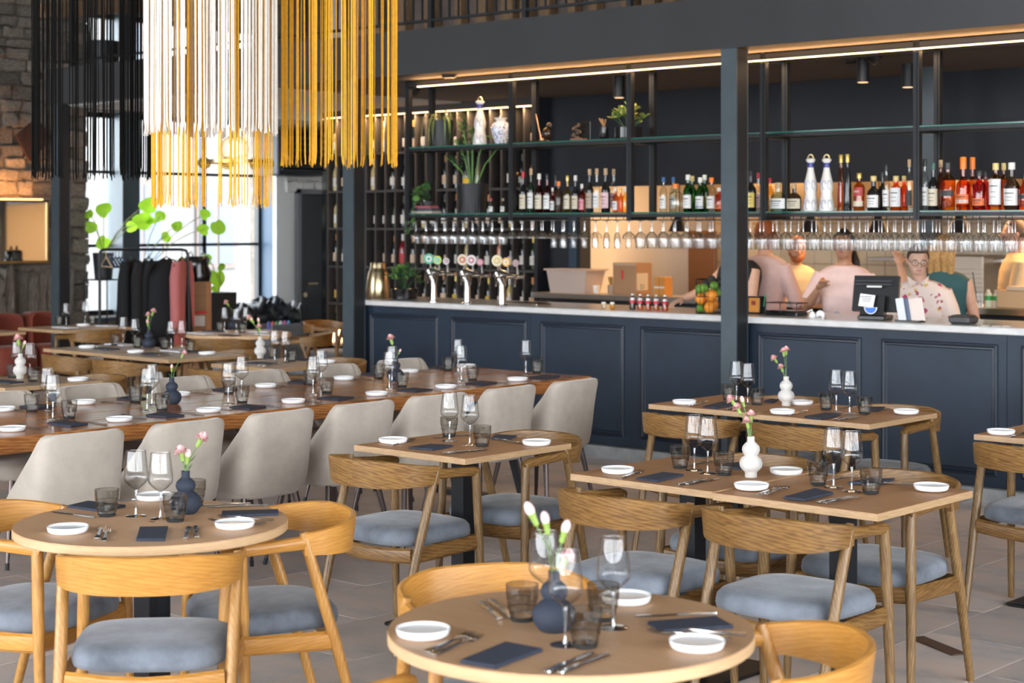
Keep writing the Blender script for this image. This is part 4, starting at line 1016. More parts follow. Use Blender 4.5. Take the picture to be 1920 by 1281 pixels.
p = atD(636, 310, 9.55); fringe_lamp(p, 'yellow fringe pendant lamp hanging left of the bar shelves', [(.325, 105, 2.015, .0046, YEL, 'yellow_fringe')])
p = atD(397, 250, 8.87); fringe_lamp(p, 'cream and yellow two-tier fringe pendant lamp', [(.332, 215, 2.155, .0046, CRM, 'cream_fringe'), (.303, 85, 1.775, .0038, YEL, 'yellow_fringe')])
p = atD(172, 335, 9.8); fringe_lamp(p, 'black fringe pendant lamp in front of the stone wall', [(.325, 120, 1.945, .0036, BLK, 'black_fringe')])
# brass pendant with glass globes seen through the fringe
q = atD(440, 290, 15.5)
gp = E('globe_pendant', (q.x, q.y, FZ0), 0, 'brass pendant with a glowing glass globe behind the fringe', 'pendant lamp')
O('cable', MB().tube((0, 0, 0), (0, 0, q.z - FZ0 + .06), .006).mesh('cable', 'black'), gp)
O('brass_ring', ring(MB(), .30, q.z - FZ0 - .08).mesh('brass_ring', 'brass'), gp)
O('glowing_globe', MB().ell((0, 0, q.z - FZ0 + .05), (.07, .07, .07), 16, 10).mesh('glowing_globe', emis('globe_glow', (1, .72, .40), 9)), gp)
O('outer_globe', MB().ell((0, 0, q.z - FZ0 + .05), (.13, .13, .13), 20, 12).mesh('outer_globe', thin_glass('amber_globe', (.98, .9, .75), (.75, .55, .3), .06)), gp)
for i in range(7):
    a = 2 * PI * i / 7; O('glass_drop', MB().ell((.3 * math.cos(a), .3 * math.sin(a), q.z - FZ0 - .08), (.06, .06, .05), 12, 8).mesh('glass_drop', thin_glass('smoky_drop', (.85, .75, .5), (.4, .3, .12), .1) if i == 0 else bpy.data.materials['smoky_drop']), gp)
# black louvred heater under the soffit
q = onX(555, 280, XL + .4)
hb = E('air_heater', (XL + .12, onX(518, 280, XL + .5).y, 2.27), 0, 'black louvred air heater on the far wall above the door', 'heater')
O('casing', MB().cham((0, 0, 0), (.42, .74, .55), .02).mesh('casing', 'black'), hb)
for i in range(6): O('louvre', MB().box((.435, .39, .08 + i * .078), (.05, .70, .012), T=Matrix.Rotation(R(28), 3, 'Y')).mesh('louvre', 'frame'), hb)

# ------------------------------------------------------------------ stemware hanging from the rack
def hang(prof, nm): return MB().m(1).lathe([(.033, 0), (.031, -.0022), (.006, -.005), (.0034, -.02)] + prof[:1], 14, cap1=False).m(0).lathe(prof, 18, cap0=False, cap1=False).m(1).lathe([(prof[-1][0] - .0006, prof[-1][1]), (prof[-1][0] + .0012, prof[-1][1] - .001), (prof[-1][0], prof[-1][1] - .002)], 18, cap0=False, cap1=False).mesh(nm, ['glass', 'stemglass'], 60)
HG = [hang([(.0034, -.085), (.010, -.092), (.034, -.108), (.040, -.122), (.038, -.15), (.034, -.185)], 'wine_glass'),
      hang([(.0034, -.075), (.008, -.082), (.03, -.098), (.046, -.115), (.047, -.135)], 'coupe_glass'),
      hang([(.0034, -.085), (.012, -.095), (.02, -.11), (.024, -.15), (.022, -.205)], 'flute_glass'),
      hang([(.0034, -.08), (.012, -.086), (.034, -.105), (.042, -.128), (.041, -.15), (.035, -.20)], 'wine_glass')]
rr = random.Random(8); HZ_ = LZ + RZ - .003
hlab = ['upside-down angular wine glass hanging at the left of the bar rack', 'upside-down coupe glass hanging in the bar rack', 'upside-down champagne flute hanging in the bar rack', 'upside-down round wine glass hanging under the right bar shelves']
for ri, y in enumerate(ROWS):
    x = ux[0] + .07 + .03 * ri
    while x < ux[0] + 5.75:
        cx_, dd = x * CS + (SY + y) * SN, -x * SN + (SY + y) * CS; px = 960 + F * cx_ / dd
        k = 0 if px < 950 else (1 if px < 1035 else (rr.choice((1, 2, 2)) if px < 1200 else 3))
        O(('wine_glass', 'coupe_glass', 'flute_glass', 'wine_glass')[k], HG[k], None, (x, SY + y, HZ_), rz=rr.uniform(0, 6), label=hlab[k], cat='glass', group='stemware in the bar rack: ' + ('angular', 'coupe', 'flute', 'round')[k])
        x += .104 + rr.uniform(-.006, .008)

# ------------------------------------------------------------------ bottles on the bar shelves
AMB = thin_glass('amber_liquor', (.78, .36, .06), (.35, .10, .01), .10); ORG = thin_glass('orange_liquor', (.85, .26, .03), (.45, .07, .005), .10); REDL = thin_glass('red_liquor', (.72, .035, .035), (.3, .01, .01), .10)
GRN = thin_glass('green_bottle', (.03, .42, .06), (.005, .10, .015), .12); CLR = thin_glass('clear_bottle', (.88, .90, .88), (.35, .38, .38), .12); TEAL = thin_glass('teal_bottle', (.66, .80, .78), (.25, .36, .36), .12); GOLD = thin_glass('straw_liquor', (.9, .72, .30), (.5, .32, .08), .1)
DRK = cm((.010, .010, .011), .1); BRN = cm((.030, .014, .007), .12); DGR = cm((.010, .022, .012), .1); PNK = cm((.60, .16, .20), .3)
LW = cm((.72, .71, .69), .7); LC = cm((.62, .55, .42), .7); LB = cm((.05, .10, .30), .6); LK = cm((.05, .05, .05), .6); LR = cm((.40, .05, .05), .6); LO = cm((.72, .16, .04), .6); LP = cm((.72, .48, .52), .6); LT = cm((.42, .33, .25), .6); LG = cm((.55, .42, .12), .4, .5)
CK = M['cork']; CKK = cm((.02, .02, .022), .4); CR = cm((.50, .02, .04), .4); CW = cm((.70, .68, .64), .5); CO = cm((.85, .20, .02), .4); CB = cm((.03, .10, .28), .4); CG = cm((.60, .42, .12), .3, .7); CY = cm((.68, .52, .22), .5); CGR = cm((.04, .10, .09), .4)
PROF = {  # body fraction of height, shoulder, neck radius fraction
    'std': [(.92, 0), (1, .02), (1, .55), (.9, .62), (.42, .72), (.38, .78), (.38, .94)],
    'tall': [(.92, 0), (1, .02), (1, .60), (.8, .70), (.5, .78), (.42, .84), (.42, .94)],
    'sq': [(.95, 0), (1, .02), (1, .68), (.85, .74), (.45, .79), (.40, .82), (.40, .94)],
    'squat': [(.85, 0), (1, .10), (1, .40), (.92, .56), (.55, .68), (.28, .74), (.27, .90)],
    'cone': [(.95, 0), (1, .02), (.92, .4), (.75, .62), (.5, .8), (.42, .86), (.42, .94)]}
def text_mesh(s, size, m_):
    c = bpy.data.curves.new('lettering', 'FONT'); c.body = s; c.size = size; c.align_x = 'CENTER'; c.align_y = 'CENTER'; c.extrude = .0003
    o = bpy.data.objects.new('tmp', c); COL.objects.link(o); dg = bpy.context.evaluated_depsgraph_get()
    me = bpy.data.meshes.new_from_object(o.evaluated_get(dg)); bpy.data.objects.remove(o); me.materials.clear(); me.materials.append(M[m_] if isinstance(m_, str) else m_); me.name = 'lettering'; return me
def arc(r, z0, z1, a0, a1, n=12, off=.0012, sy=1):
    b = MB(); v = []
    for i in range(n + 1):
        a = a0 + (a1 - a0) * i / n
        for z in (z0, z1): v.append(((r + off) * math.cos(a), (r + off) * math.sin(a) * sy, z))
    return b.add(v, [(2 * i, 2 * i + 2, 2 * i + 3, 2 * i + 1) for i in range(n)])
def bottle(px, top, w, kind, gl, cap, lab, lz=(.10, .45), row=0, text='', lm2=None, capf=.14, shelf='lower bar shelf'):
    Y = SY + .07 + .10 * row; q = onY(px, top, Y); d = -q.x * SN + Y * CS; r = w * d / F / 2; h = q.z - LZ
    e = E('liquor_bottle', (q.x, Y, LZ), 0, None, 'bottle', 'bottles on the bar shelf')
    pf = [(r * a, h * z * (1 - capf) / .94) for a, z in PROF[kind]]; rn = pf[-1][0]; zt = pf[-1][1]
    sy = .62 if kind == 'squat' else 1
    O('bottle_body', MB().lathe(pf, 20, sy=sy).mesh('bottle_body', gl, 40), e)
    O('cap', MB().lathe([(rn * 1.15, zt - .002), (rn * 1.2, zt + .004), (rn * 1.2, h - .004), (rn * 1.05, h)], 14).mesh('cap', cap), e)
    if lab:
        l = O('label', arc(r, h * lz[0], h * lz[1], -PI / 2 - 1.25, -PI / 2 + 1.25, sy=sy).mesh('label', lab), e)
        if text:
            O('lettering', text_mesh(text, r * .55, CW if text == '1800' else 'ink'), l, (0, -(r * sy + .0035), h * (lz[0] + lz[1]) / 2), rot=(R(90), 0, 0))
        else:
            pr = MB()
            for k, f in enumerate((.72, .5, .3)): 
                a_ = arc(r, h * (lz[0] + (lz[1] - lz[0]) * f) - .002, h * (lz[0] + (lz[1] - lz[0]) * f) + (.004 if k == 0 else .001), -PI / 2 - (.5 if k else .7), -PI / 2 + (.5 if k else .7), 6, .002, sy); pr.add(a_.v, a_.f)
            O('print', pr.mesh('print', 'ink'), l)
    if lm2: O('label', arc(r, h * lm2[1], h * lm2[2], -PI / 2 - 1.2, -PI / 2 + 1.2, sy=sy).mesh('label', lm2[0]), e)
    return e
BL_ = [
 (981, 322, 14, 'std', DRK, CR, LC, 0, 'dark wine-shaped bottle with red cap and cream label'), (995.6, 316, 13, 'std', DGR, CK, LW, 0, 'dark green bottle with cork and white label'),
 (1011, 325.6, 16, 'std', REDL, CW, LC, 0, 'red liqueur bottle with white cap and cream label'), (1026, 326, 14, 'std', REDL, CKK, LW, 0, 'red liqueur bottle with black cap and white label'),
 (1042, 328, 12, 'std', DRK, CKK, None, 1, 'dark bottle with black cap standing in the second row'), (1036, 352, 9, 'std', REDL, CW, LW, 0, 'small red bottle with a white label'),
 (1047.5, 340, 15, 'sq', BRN, CO, None, 0, 'dark brown square-shouldered bottle with an orange cap'), (1064, 329, 14, 'std', GOLD, CG, LC, 0, 'straw coloured bottle with a tall cream label'),
 (1079, 329, 14, 'std', DRK, CW, LC, 0, 'black bottle with cream neck foil and cream label'), (1091, 345, 12, 'sq', REDL, CW, PNK, 0, 'short bottle with a coral pink label'),
 (1105.6, 317, 14, 'std', DRK, CK, LT, 0, 'black bottle with cork and tan label'), (1119, 316, 14, 'std', CLR, CK, LW, 0, 'clear bottle with cork and pale label'),
 (1135.6, 316, 17, 'std', DRK, CK, LP, 0, 'black bottle with cork and pink framed label'), (1150.6, 317, 14, 'std', CLR, CK, LP, 1, 'clear bottle with cork and pink label'),
 (1154, 352, 11, 'sq', AMB, CW, LW, 0, 'small amber bottle with white label'), (1164, 354, 9, 'sq', AMB, CG, None, 1, 'small plain amber bottle with gold cap'), (1172.5, 352, 11, 'sq', GOLD, CW, None, 0, 'small golden bottle beside the frame upright'),
 (1244, 332, 14, 'tall', CLR, CB, LW, 0, 'clear bottle with blue cap and round white label'), (1262.6, 332, 13, 'tall', CLR, CB, LW, 1, 'clear bottle with blue cap in the second row'), (1267, 345, 26, 'sq', CLR, CO, None, 0, 'wide clear bottle with a red stopper'),
 (1290, 327.6, 18, 'tall', GRN, CW, LW, 0, 'green gin bottle with cream cap and white label'), (1298, 330, 16, 'tall', GRN, CY, None, 1, 'green gin bottle with yellow cap in the second row'), (1313, 333, 18, 'tall', GRN, CW, LW, 0, 'green gin bottle with white cap and blue-banded label'),
 (1321, 328, 16, 'tall', GRN, CW, None, 1, 'green gin bottle with white cap in the second row'), (1334, 333, 18, 'tall', CLR, CO, LW, 0, 'clear bottle with orange cap and white label'), (1348, 352, 15, 'sq', ORG, CW, LO, 0, 'orange labelled bottle half hidden by the steel column'),
 (1408, 319, 20, 'std', DRK, CKK, LG, 0, 'black bottle with gold print right of the steel column'), (1422, 324, 15, 'std', CLR, CR, LP, 1, 'pink labelled bottle behind the frame upright'), (1443.5, 334, 15, 'tall', GOLD, CR, None, 1, 'straw coloured bottle with a red wax cap'),
 (1459, 342.5, 35, 'squat', TEAL, CK, LW, 0, 'squat pale teal tequila bottle with oval white label'), (1489, 344, 30, 'squat', BRN, CK, LC, 0, 'squat dark brown bottle with oval cream label'),
 (1577, 290, 16, 'cone', AMB, CG, None, 1, 'tall amber bottle with a gold top'), (1589, 289, 17, 'cone', DRK, CG, None, 0, 'tall black bottle with a gold top'), (1611, 324.5, 21, 'sq', AMB, CG, LR, 0, 'amber bottle with gold stopper and maroon label'),
 (1638, 330, 24, 'std', DRK, CY, LW, 0, 'stout black bottle with a large white label'), (1655, 322, 17, 'std', DRK, CKK, None, 1, 'black bottle standing behind the white labelled one'), (1662, 308.6, 13, 'tall', CLR, CKK, LW, 0, 'slim clear bottle with long white label'),
 (1680, 330, 22, 'sq', ORG, CY, LW, 0, 'amber red bottle with yellow cap and white label'), (1695, 330, 16, 'sq', ORG, CY, None, 1, 'amber red bottle with yellow cap in the second row'), (1705, 299, 12, 'tall', CLR, CK, LK, 0, 'slim bottle with cork and black label beside the upright'),
 (1734, 298, 16, 'tall', CLR, CKK, LW, 0, 'clear bottle with black cap and long white label'), (1750, 305, 20, 'std', DRK, CGR, LC, 0, 'dark bottle with green cap and cream label'), (1764, 300, 15, 'tall', AMB, CK, None, 1, 'amber bottle with an orange cork in the second row'),
 (1777, 305, 29, 'sq', AMB, CKK, LK, 0, 'wide amber whisky bottle with a dark band label'), (1806, 294.6, 26, 'std', ORG, CO, LO, 0, 'orange whisky bottle with orange cap and orange label'), (1823.6, 295, 22, 'std', AMB, CO, None, 1, 'amber whisky bottle with orange cap in the second row'),
 (1836, 320, 25, 'sq', REDL, CKK, LO, 0, 'red bourbon bottle with an orange label'), (1848, 321, 18, 'sq', REDL, CKK, None, 1, 'red bourbon bottle in the second row'), (1867, 306, 24, 'sq', AMB, CY, LW, 0, 'amber whiskey bottle with yellow cap and arched white label'),
 (1882, 306, 18, 'sq', AMB, CY, None, 1, 'amber whiskey bottle with yellow cap in the second row'), (1897, 305, 28, 'std', BRN, CW, LW, 0, 'dark spirit bottle with white cap and square white label'), (1922, 325, 24, 'sq', ORG, CKK, LK, 0, 'orange bottle with dark label at the right edge'),
 (921, 372, 11, 'sq', CLR, CR, LW, 0, 'small jar-like bottle with red cap right of the large pot'), (943, 372, 10, 'sq', CLR, CK, LW, 0, 'small jar-like bottle with cork right of the large pot')]
for px, top, w, kind, gl, cap, lab, row, lb in BL_:
    lz = (.10, .45)
    if lab is LO: lz = (.12, .30)
    if lab is LK: lz = (.30, .42) if w > 20 else (.10, .40)
    if lab is LR: lz = (.40, .62)
    if w > 20 and lab is LW and kind == 'sq': lz = (.12, .66)
    b = bottle(px, top, w, kind, gl, cap, lab, lz, row, '1800' if lab is LR else '', (LC, .12, .26) if lab is LR else ((LW, .14, .2) if lab is LO and px > 1800 and px < 1810 else ((LB, .12, .17) if px == 1313 else None)), capf=.22 if cap in (CO,) and px > 1700 else .14)
    b['label'] = lb + ' on the lower bar shelf' if len(lb.split()) < 11 else lb
# ornate ceramic bottles with ring tops
CER = mat('white_ceramic', (.74, .71, .67), .25, coat=.3); CBL = cm((.03, .035, .22), .3)
def ceramic(px, top, Y, z0, h_w, lab):
    q = onY(px, top, Y); h = q.z - z0; d = -q.x * SN + Y * CS; r = h_w * d / F / 2
    e = E('ceramic_bottle', (q.x, Y, z0), 0, lab, 'bottle', 'white and blue ceramic bottles')
    O('bottle_body', MB().lathe([(r * .95, 0), (r, h * .02), (r * .92, h * .14), (r * .76, h * .27), (r * .72, h * .31), (r * .84, h * .40), (r * .84, h * .48), (r * .62, h * .60), (r * .42, h * .72), (r * .38, h * .80)], 24).mesh('bottle_body', CER, 60), e)
    O('neck_band', MB().lathe([(r * .44, h * .765), (r * .46, h * .80), (r * .42, h * .845)], 16).mesh('neck_band', CBL), e)
    O('stopper', MB().lathe([(r * .36, h * .84), (r * .60, h * .88), (r * .62, h * .91), (r * .4, h * .925)], 16).mesh('stopper', CER), e)
    rg = MB().path([(r * .42 * math.cos(PI * k / 10), 0, h * .915 + r * .55 * math.sin(PI * k / 10)) for k in range(11)], r * .1, 6); O('ring', rg.mesh('ring', 'brass'), e)
    sw = MB()
    for zc, rr_, s_ in ((.12, .97, 1), (.46, .80, 1)):
        for a0 in (-PI / 2 - .8, -PI / 2 + .1, -PI / 2 + 1.0):
            pts = []
            for k in range(13):
                t = 2 * PI * k / 12 * .8; aa = a0 + .30 * math.cos(t); zz = h * (zc + .075 * math.sin(t))
                def rad(z):
                    pr = [(r * .95, 0), (r, h * .02), (r * .92, h * .14), (r * .76, h * .27), (r * .72, h * .31), (r * .84, h * .40), (r * .84, h * .48), (r * .62, h * .60), (r * .42, h * .72)]
                    for (ra, za), (rb, zb) in zip(pr, pr[1:]):
                        if za <= z <= zb: return ra + (rb - ra) * (z - za) / (zb - za)
                    return r
                R_ = rad(zz) + .001; pts.append((R_ * math.cos(aa), R_ * math.sin(aa), zz))
            sw.path(pts, .0016, 5)
    O('painted_scroll', sw.mesh('painted_scroll', cm((.10, .12, .32), .4)), e)
ceramic(1520, 289, SY + .07, LZ, 29, 'left of two white and blue ceramic bottles on the lower bar shelf')
ceramic(1550, 289, SY + .07, LZ, 29, 'right of two white and blue ceramic bottles on the lower bar shelf')
ceramic(900, 182, SY + .10, UZ, 27, 'white and blue ceramic bottle on the upper bar shelf beside the vase')
# round decanter
q = onY(968, 323, SY + .12); r = .062; h = q.z - LZ
e = E('glass_decanter', (q.x, SY + .12, LZ), 0, 'faceted glass decanter with copper glints beside the frame upright', 'decanter')
O('body', MB().lathe([(r * .5, 0), (r * .95, .02), (r, h * .45), (r * .6, h * .72), (r * .5, h * .8), (r * .75, h * .9)], 10, cap1=False).mesh('body', CLR, 20), e)
O('brandy', MB().lathe([(r * .46, .004), (r * .9, .02), (r * .94, h * .16)], 10).mesh('brandy', AMB, 20), e); O('collar', MB().lathe([(r * .62, h * .9), (r * .78, h * .94), (r * .6, h)], 16).mesh('collar', cm((.6, .3, .18), .2, 1.0)), e)
# ------------------------------------------------------------------ upper shelf objects
def leafs(n, fn, m_, name='leaf'):
    pass
def blade(L_, w, bend, m_='stem', seg=5):
    b = MB(); v = []
    for i in range(seg + 1):
        t = i / seg; x = L_ * t * math.cos(bend * t * .6); z = L_ * t * .9 - bend * L_ * t * t * .9
        ww = w * math.sin(PI * min(.98, .12 + .88 * t)) ; v += [(x, -ww, z + .15 * ww), (x, 0, z), (x, ww, z + .15 * ww)]
    return b.add(v, [q for i in range(seg) for q in ((3 * i, 3 * i + 1, 3 * i + 4, 3 * i + 3), (3 * i + 1, 3 * i + 2, 3 * i + 5, 3 * i + 4))])
GL1 = mat('leaf_green', (.10, .22, .05), .45, var=.3, scale=12); GL2 = mat('leaf_dark_green', (.035, .095, .035), .4, var=.3, scale=12); GL3 = mat('leaf_yellow_green', (.22, .26, .06), .5, var=.25, scale=12); GL4 = mat('leaf_dry', (.34, .24, .12), .6)
q = onY(829, 268, SY + .11)
e = E('potted_spider_plant', (q.x, SY + .11, UZ), 0, 'spider plant in a ribbed black pot on the upper bar shelf', 'plant')
O('pot', ribbed_pot(.075, .092, .215), e); rr = random.Random(2)
for i in range(26):
    bl = blade(rr.uniform(.18, .42), .006, rr.uniform(.7, 2.0)); O('leaf', bl.mesh('leaf', GL4 if i % 4 == 0 else GL3 if i % 2 else GL1, 60), e, (0, 0, .21), rz=rr.uniform(0, 2 * PI))
q = onY(939, 265, SY + .12); r = 18.5 * (-q.x * SN + (SY + .12) * CS) / F; h = .21
e = E('ginger_jar_vase', (q.x, SY + .12, UZ), 0, 'blue and white patterned porcelain vase on the upper bar shelf', 'vase')
BWP = mat('blue_white_porcelain', (.75, .76, .80), .2, coat=.4)
n_ = BWP.node_tree; vo = n_.nodes.new('ShaderNodeTexVoronoi'); vo.inputs['Scale'].default_value = 60; tcn = n_.nodes.new('ShaderNodeTexCoord'); n_.links.new(tcn.outputs['Object'], vo.inputs['Vector'])
crn = n_.nodes.new('ShaderNodeValToRGB'); crn.color_ramp.elements[0].color = (.06, .09, .32, 1); crn.color_ramp.elements[1].color = (.72, .74, .80, 1); crn.color_ramp.elements[0].position = .30; crn.color_ramp.elements[1].position = .42; n_.links.new(vo.outputs['Distance'], crn.inputs[0]); n_.links.new(crn.outputs[0], n_.nodes['Principled BSDF'].inputs['Base Color'])
O('vase_body', MB().lathe([(r * .55, 0), (r * .62, h * .05), (r * .95, h * .45), (r, h * .62), (r * .85, h * .78), (r * .55, h * .86)], 28).mesh('vase_body', BWP, 60), e)
O('neck', MB().lathe([(r * .52, h * .85), (r * .5, h * .92), (r * .66, h * .98), (r * .68, h), (r * .5, h)], 24).mesh('neck', CER, 60), e)
def onshelf(px, Y, z, name, lab, cat): 
    q = onY(px, 250, Y); return E(name, (q.x, Y, z), 0, lab, cat)
e = onshelf(1016, SY + .12, UZ, 'brass_figurine', 'bronze bird figurine with a long brass spoon on the upper shelf', 'figurine')
O('foot', MB().cham((-.09, -.04, 0), (.10, .04, .018), .004).mesh('foot', BRN), e)
O('brass_spoon', MB().path([(.02, -.03, .02), (0, -.03, .09), (-.035, -.03, .22)], [.006, .004, .003], 8).ell((.022, -.03, .022), (.022, .012, .012)).mesh('brass_spoon', cm((.65, .42, .28), .25, .9)), e)
O('bird', MB().ell((.05, 0, .07), (.04, .03, .05)).ell((.075, 0, .13), (.028, .02, .025)).path([(.03, 0, .06), (-.02, 0, .04)], [.02, .005], 8).mesh('bird', BRN), e)
e = onshelf(1092, SY + .12, UZ, 'framed_ornament', 'dark framed ornament with a carved garland on the upper shelf', 'ornament')
O('frame', MB().cham((-.055, .02, 0), (.06, .035, .15), .004).mesh('frame', DRK), e)
gar = MB(); rr = random.Random(4)
for i in range(14): gar.ell((-.05 + .03 * math.cos(i), -.01 + rr.uniform(-.01, .01), .02 + .008 * i), (.014, .012, .010), 6, 4)
O('garland', gar.mesh('garland', cm((.12, .08, .05), .6)), e); O('base_book', MB().cham((-.09, -.04, 0), (.03, .06, .02), .003).mesh('base_book', cm((.18, .09, .07), .6)), e)
e = onshelf(1133, SY + .12, UZ, 'dried_flower_cup', 'small black cup of dried brown stalks on the upper shelf', 'cup')
O('cup', MB().lathe([(.03, 0), (.035, .01), (.03, .10)], 16).mesh('cup', DRK), e)
for i in range(9): O('stalk', MB().path([(0, 0, .09), (.03 * math.cos(i * 2.1) - .02, .02 * math.sin(i * 2.1), .155 + .004 * (i % 3))], [.003, .007], 6).mesh('stalk', cm((.34, .20, .10), .7)), e)
e = onshelf(1178, SY + .12, UZ, 'potted_succulent', 'bushy yellow-green succulent in a glossy black pot on the upper shelf', 'plant')
O('pot', MB().lathe([(.09, 0), (.105, .01), (.105, .085), (.095, .085), (.09, .07)], 28).mesh('pot', cm((.01, .01, .011), .12)), e)
def bush(e, n, H, Rr, seed, mats, ls=.03, z0=.08):
    rr = random.Random(seed)
    lm = [MB().ell((ls * .9, 0, 0), (ls, ls * .45, ls * .16), 8, 4).mesh('leaf', m_, 80) for m_ in mats]
    for i in range(n):
        a = rr.uniform(0, 2 * PI); u = rr.random() ** .5; hh = H * (1 - u * u * .55) * rr.uniform(.55, 1); p_ = Vector((Rr * u * math.cos(a), Rr * u * math.sin(a), z0 + hh))
        if i % 3 == 0: O('twig', MB().path([(0, 0, z0 - .02), p_ * .5 + Vector((0, 0, z0 * .3)), p_], .003, 5).mesh('twig', GL2), e)
        for k in range(3): O('leaf', lm[rr.randrange(len(lm))], e, p_, rot=(rr.uniform(-.3, .3), rr.uniform(-1.1, -.1), a + k * 2.1 + rr.uniform(-.5, .5)))
bush(e, 26, .17, .12, 4, [GL3, GL1, GL3], .03)
# lower left bay: big ribbed pot with zz plant, books, trailing plant
q = onY(886, 395, SY + .12)
e = E('potted_zz_plant', (q.x, SY + .12, LZ), 0, 'tall leafy plant in a large ribbed black pot on the lower bar shelf', 'plant')
O('pot', ribbed_pot(.10, .13, .235), e); rr = random.Random(9)
zl = [MB().ell((.03, 0, 0), (.032, .013, .004), 8, 4).mesh('leaf', m_, 80) for m_ in (GL1, GL2)]
for i, (dx, dy, hh, lf) in enumerate(((-.10, -.02, .50, 1), (-.02, .02, .46, 1), (-.17, 0, .36, 1), (.03, -.03, .34, 0), (.28, .02, .30, 0), (-.24, -.03, .22, 1), (.10, .04, .40, 0))):
    top = Vector((dx, dy, .22 + hh)); pts = [Vector((dx * .1, dy * .2, .2)), Vector((dx * .45, dy * .5, .22 + hh * .55)), Vector((dx * .8, dy, .22 + hh * .88)), top]
    O('stem', MB().path(pts, [.007, .006, .005, .003], 7).mesh('stem', GL1), e)
    if lf:
        for k in range(14):
            t = .35 + .65 * k / 13; i0 = min(2, int(t * 3)); p_ = pts[i0].lerp(pts[i0 + 1], t * 3 - i0)
            O('leaf', zl[k % 2], e, p_, rot=(0, -.5, (0 if k % 2 else PI) + rr.uniform(-.5, .5)))
    else:
        O('leaf', MB().ell((.07, 0, 0), (.08, .022, .005), 8, 4).mesh('leaf', GL1, 80), e, top, rot=(0, rr.uniform(-.2, .5), 0 if dx > 0 else PI))
O('yellow_leaf', MB().ell((0, 0, 0), (.035, .01, .035), 10, 6).mesh('yellow_leaf', cm((.60, .36, .02), .5)), e, (.02, -.1, .25))
e = E('trailing_plant', (ux[0] + .10, SY + .13, LZ), 0, 'trailing green plant spilling over the left end of the bar shelf', 'plant')
O('pot', MB().lathe([(.05, 0), (.065, .10), (.058, .10)], 18).mesh('pot', 'plantpot'), e); rr = random.Random(13)
tl_ = [MB().ell((.028, 0, 0), (.030, .024, .004), 8, 4).mesh('leaf', m_, 80) for m_ in (GL2, GL1)]
for i in range(9):
    a = rr.uniform(PI * .7, PI * 1.5); L_ = rr.uniform(.15, .34); p1 = Vector((.12 * math.cos(a), .10 * math.sin(a) - .03, .16 + rr.uniform(-.02, .12))); p2 = p1 + Vector((.06 * math.cos(a), -.03, -L_))
    pts = [Vector((0, 0, .1)), p1 * .7 + Vector((0, 0, .06)), p1, p1.lerp(p2, .5), p2]; O('vine', MB().path(pts, .0025, 5).mesh('vine', GL2), e)
    for k in range(7):
        t = .4 + 3.6 * k / 6; i0 = min(3, int(t)); O('leaf', tl_[k % 2], e, pts[i0].lerp(pts[i0 + 1], t - i0), rot=(rr.uniform(-.5, .5), rr.uniform(.2, 1.2), rr.uniform(0, 6)))
e = onshelf(803, SY + .06, LZ, 'board_game_boxes', 'flat patterned boxes stacked at the left end of the lower bar shelf', 'boxes')
for i, (w_, c_) in enumerate((((.2, .11, .022), (.45, .38, .30)), ((.19, .11, .018), (.06, .07, .09)), ((.14, .10, .014), (.40, .08, .10)))):
    O('box', MB().cham((-w_[0] * .8, -w_[1] / 2, i * .021), (w_[0] * .5, w_[1] / 2, i * .021 + .019), .002).mesh('box', cm(c_, .6)), e)
# ------------------------------------------------------------------ things on the bar worktop
def onbar(px, py, name, lab, cat, rz=0, group=None):
    q = onZ(px, py, CZ); return E(name, (q.x, q.y, CZ), rz, lab, cat, group), (-q.x * SN + q.y * CS) / F
e, s = onbar(709, 559, 'brass_carafe', 'brushed brass carafe at the left end of the bar', 'carafe')
r = 22.5 * s; h = 66 * s
O('body', MB().lathe([(r * .95, 0), (r, h * .03), (r * .99, h * .25), (r * .92, h * .50), (r * .84, h * .68), (r * .82, h * .70)], 32).mesh('body', 'brass', 40), e)
O('neck', MB().lathe([(r * .82, h * .70), (r * .80, h * .74), (r * .68, h * .82), (r * .64, h * .88), (r * .63, h * .97), (r * .60, h), (r * .5, h)], 32).mesh('neck', 'brass', 40), e)
O('handle', MB().path([(-r * .6, 0, h * .9), (-r * 1.05, 0, h * .75), (-r * 1.08, 0, h * .3)], .006, 6).mesh('handle', 'brass'), e)
e, s = onbar(758, 562, 'potted_jade_plant', 'bushy green jade plant in a glossy black bowl on the bar', 'plant')
O('bowl', MB().lathe([(.085, 0), (.105, .008), (.112, .09), (.105, .092), (.098, .075)], 32).mesh('bowl', cm((.008, .008, .009), .12), 40), e)
bush(e, 34, .20, .13, 6, [GL2, GL1, GL2], .032, .085)
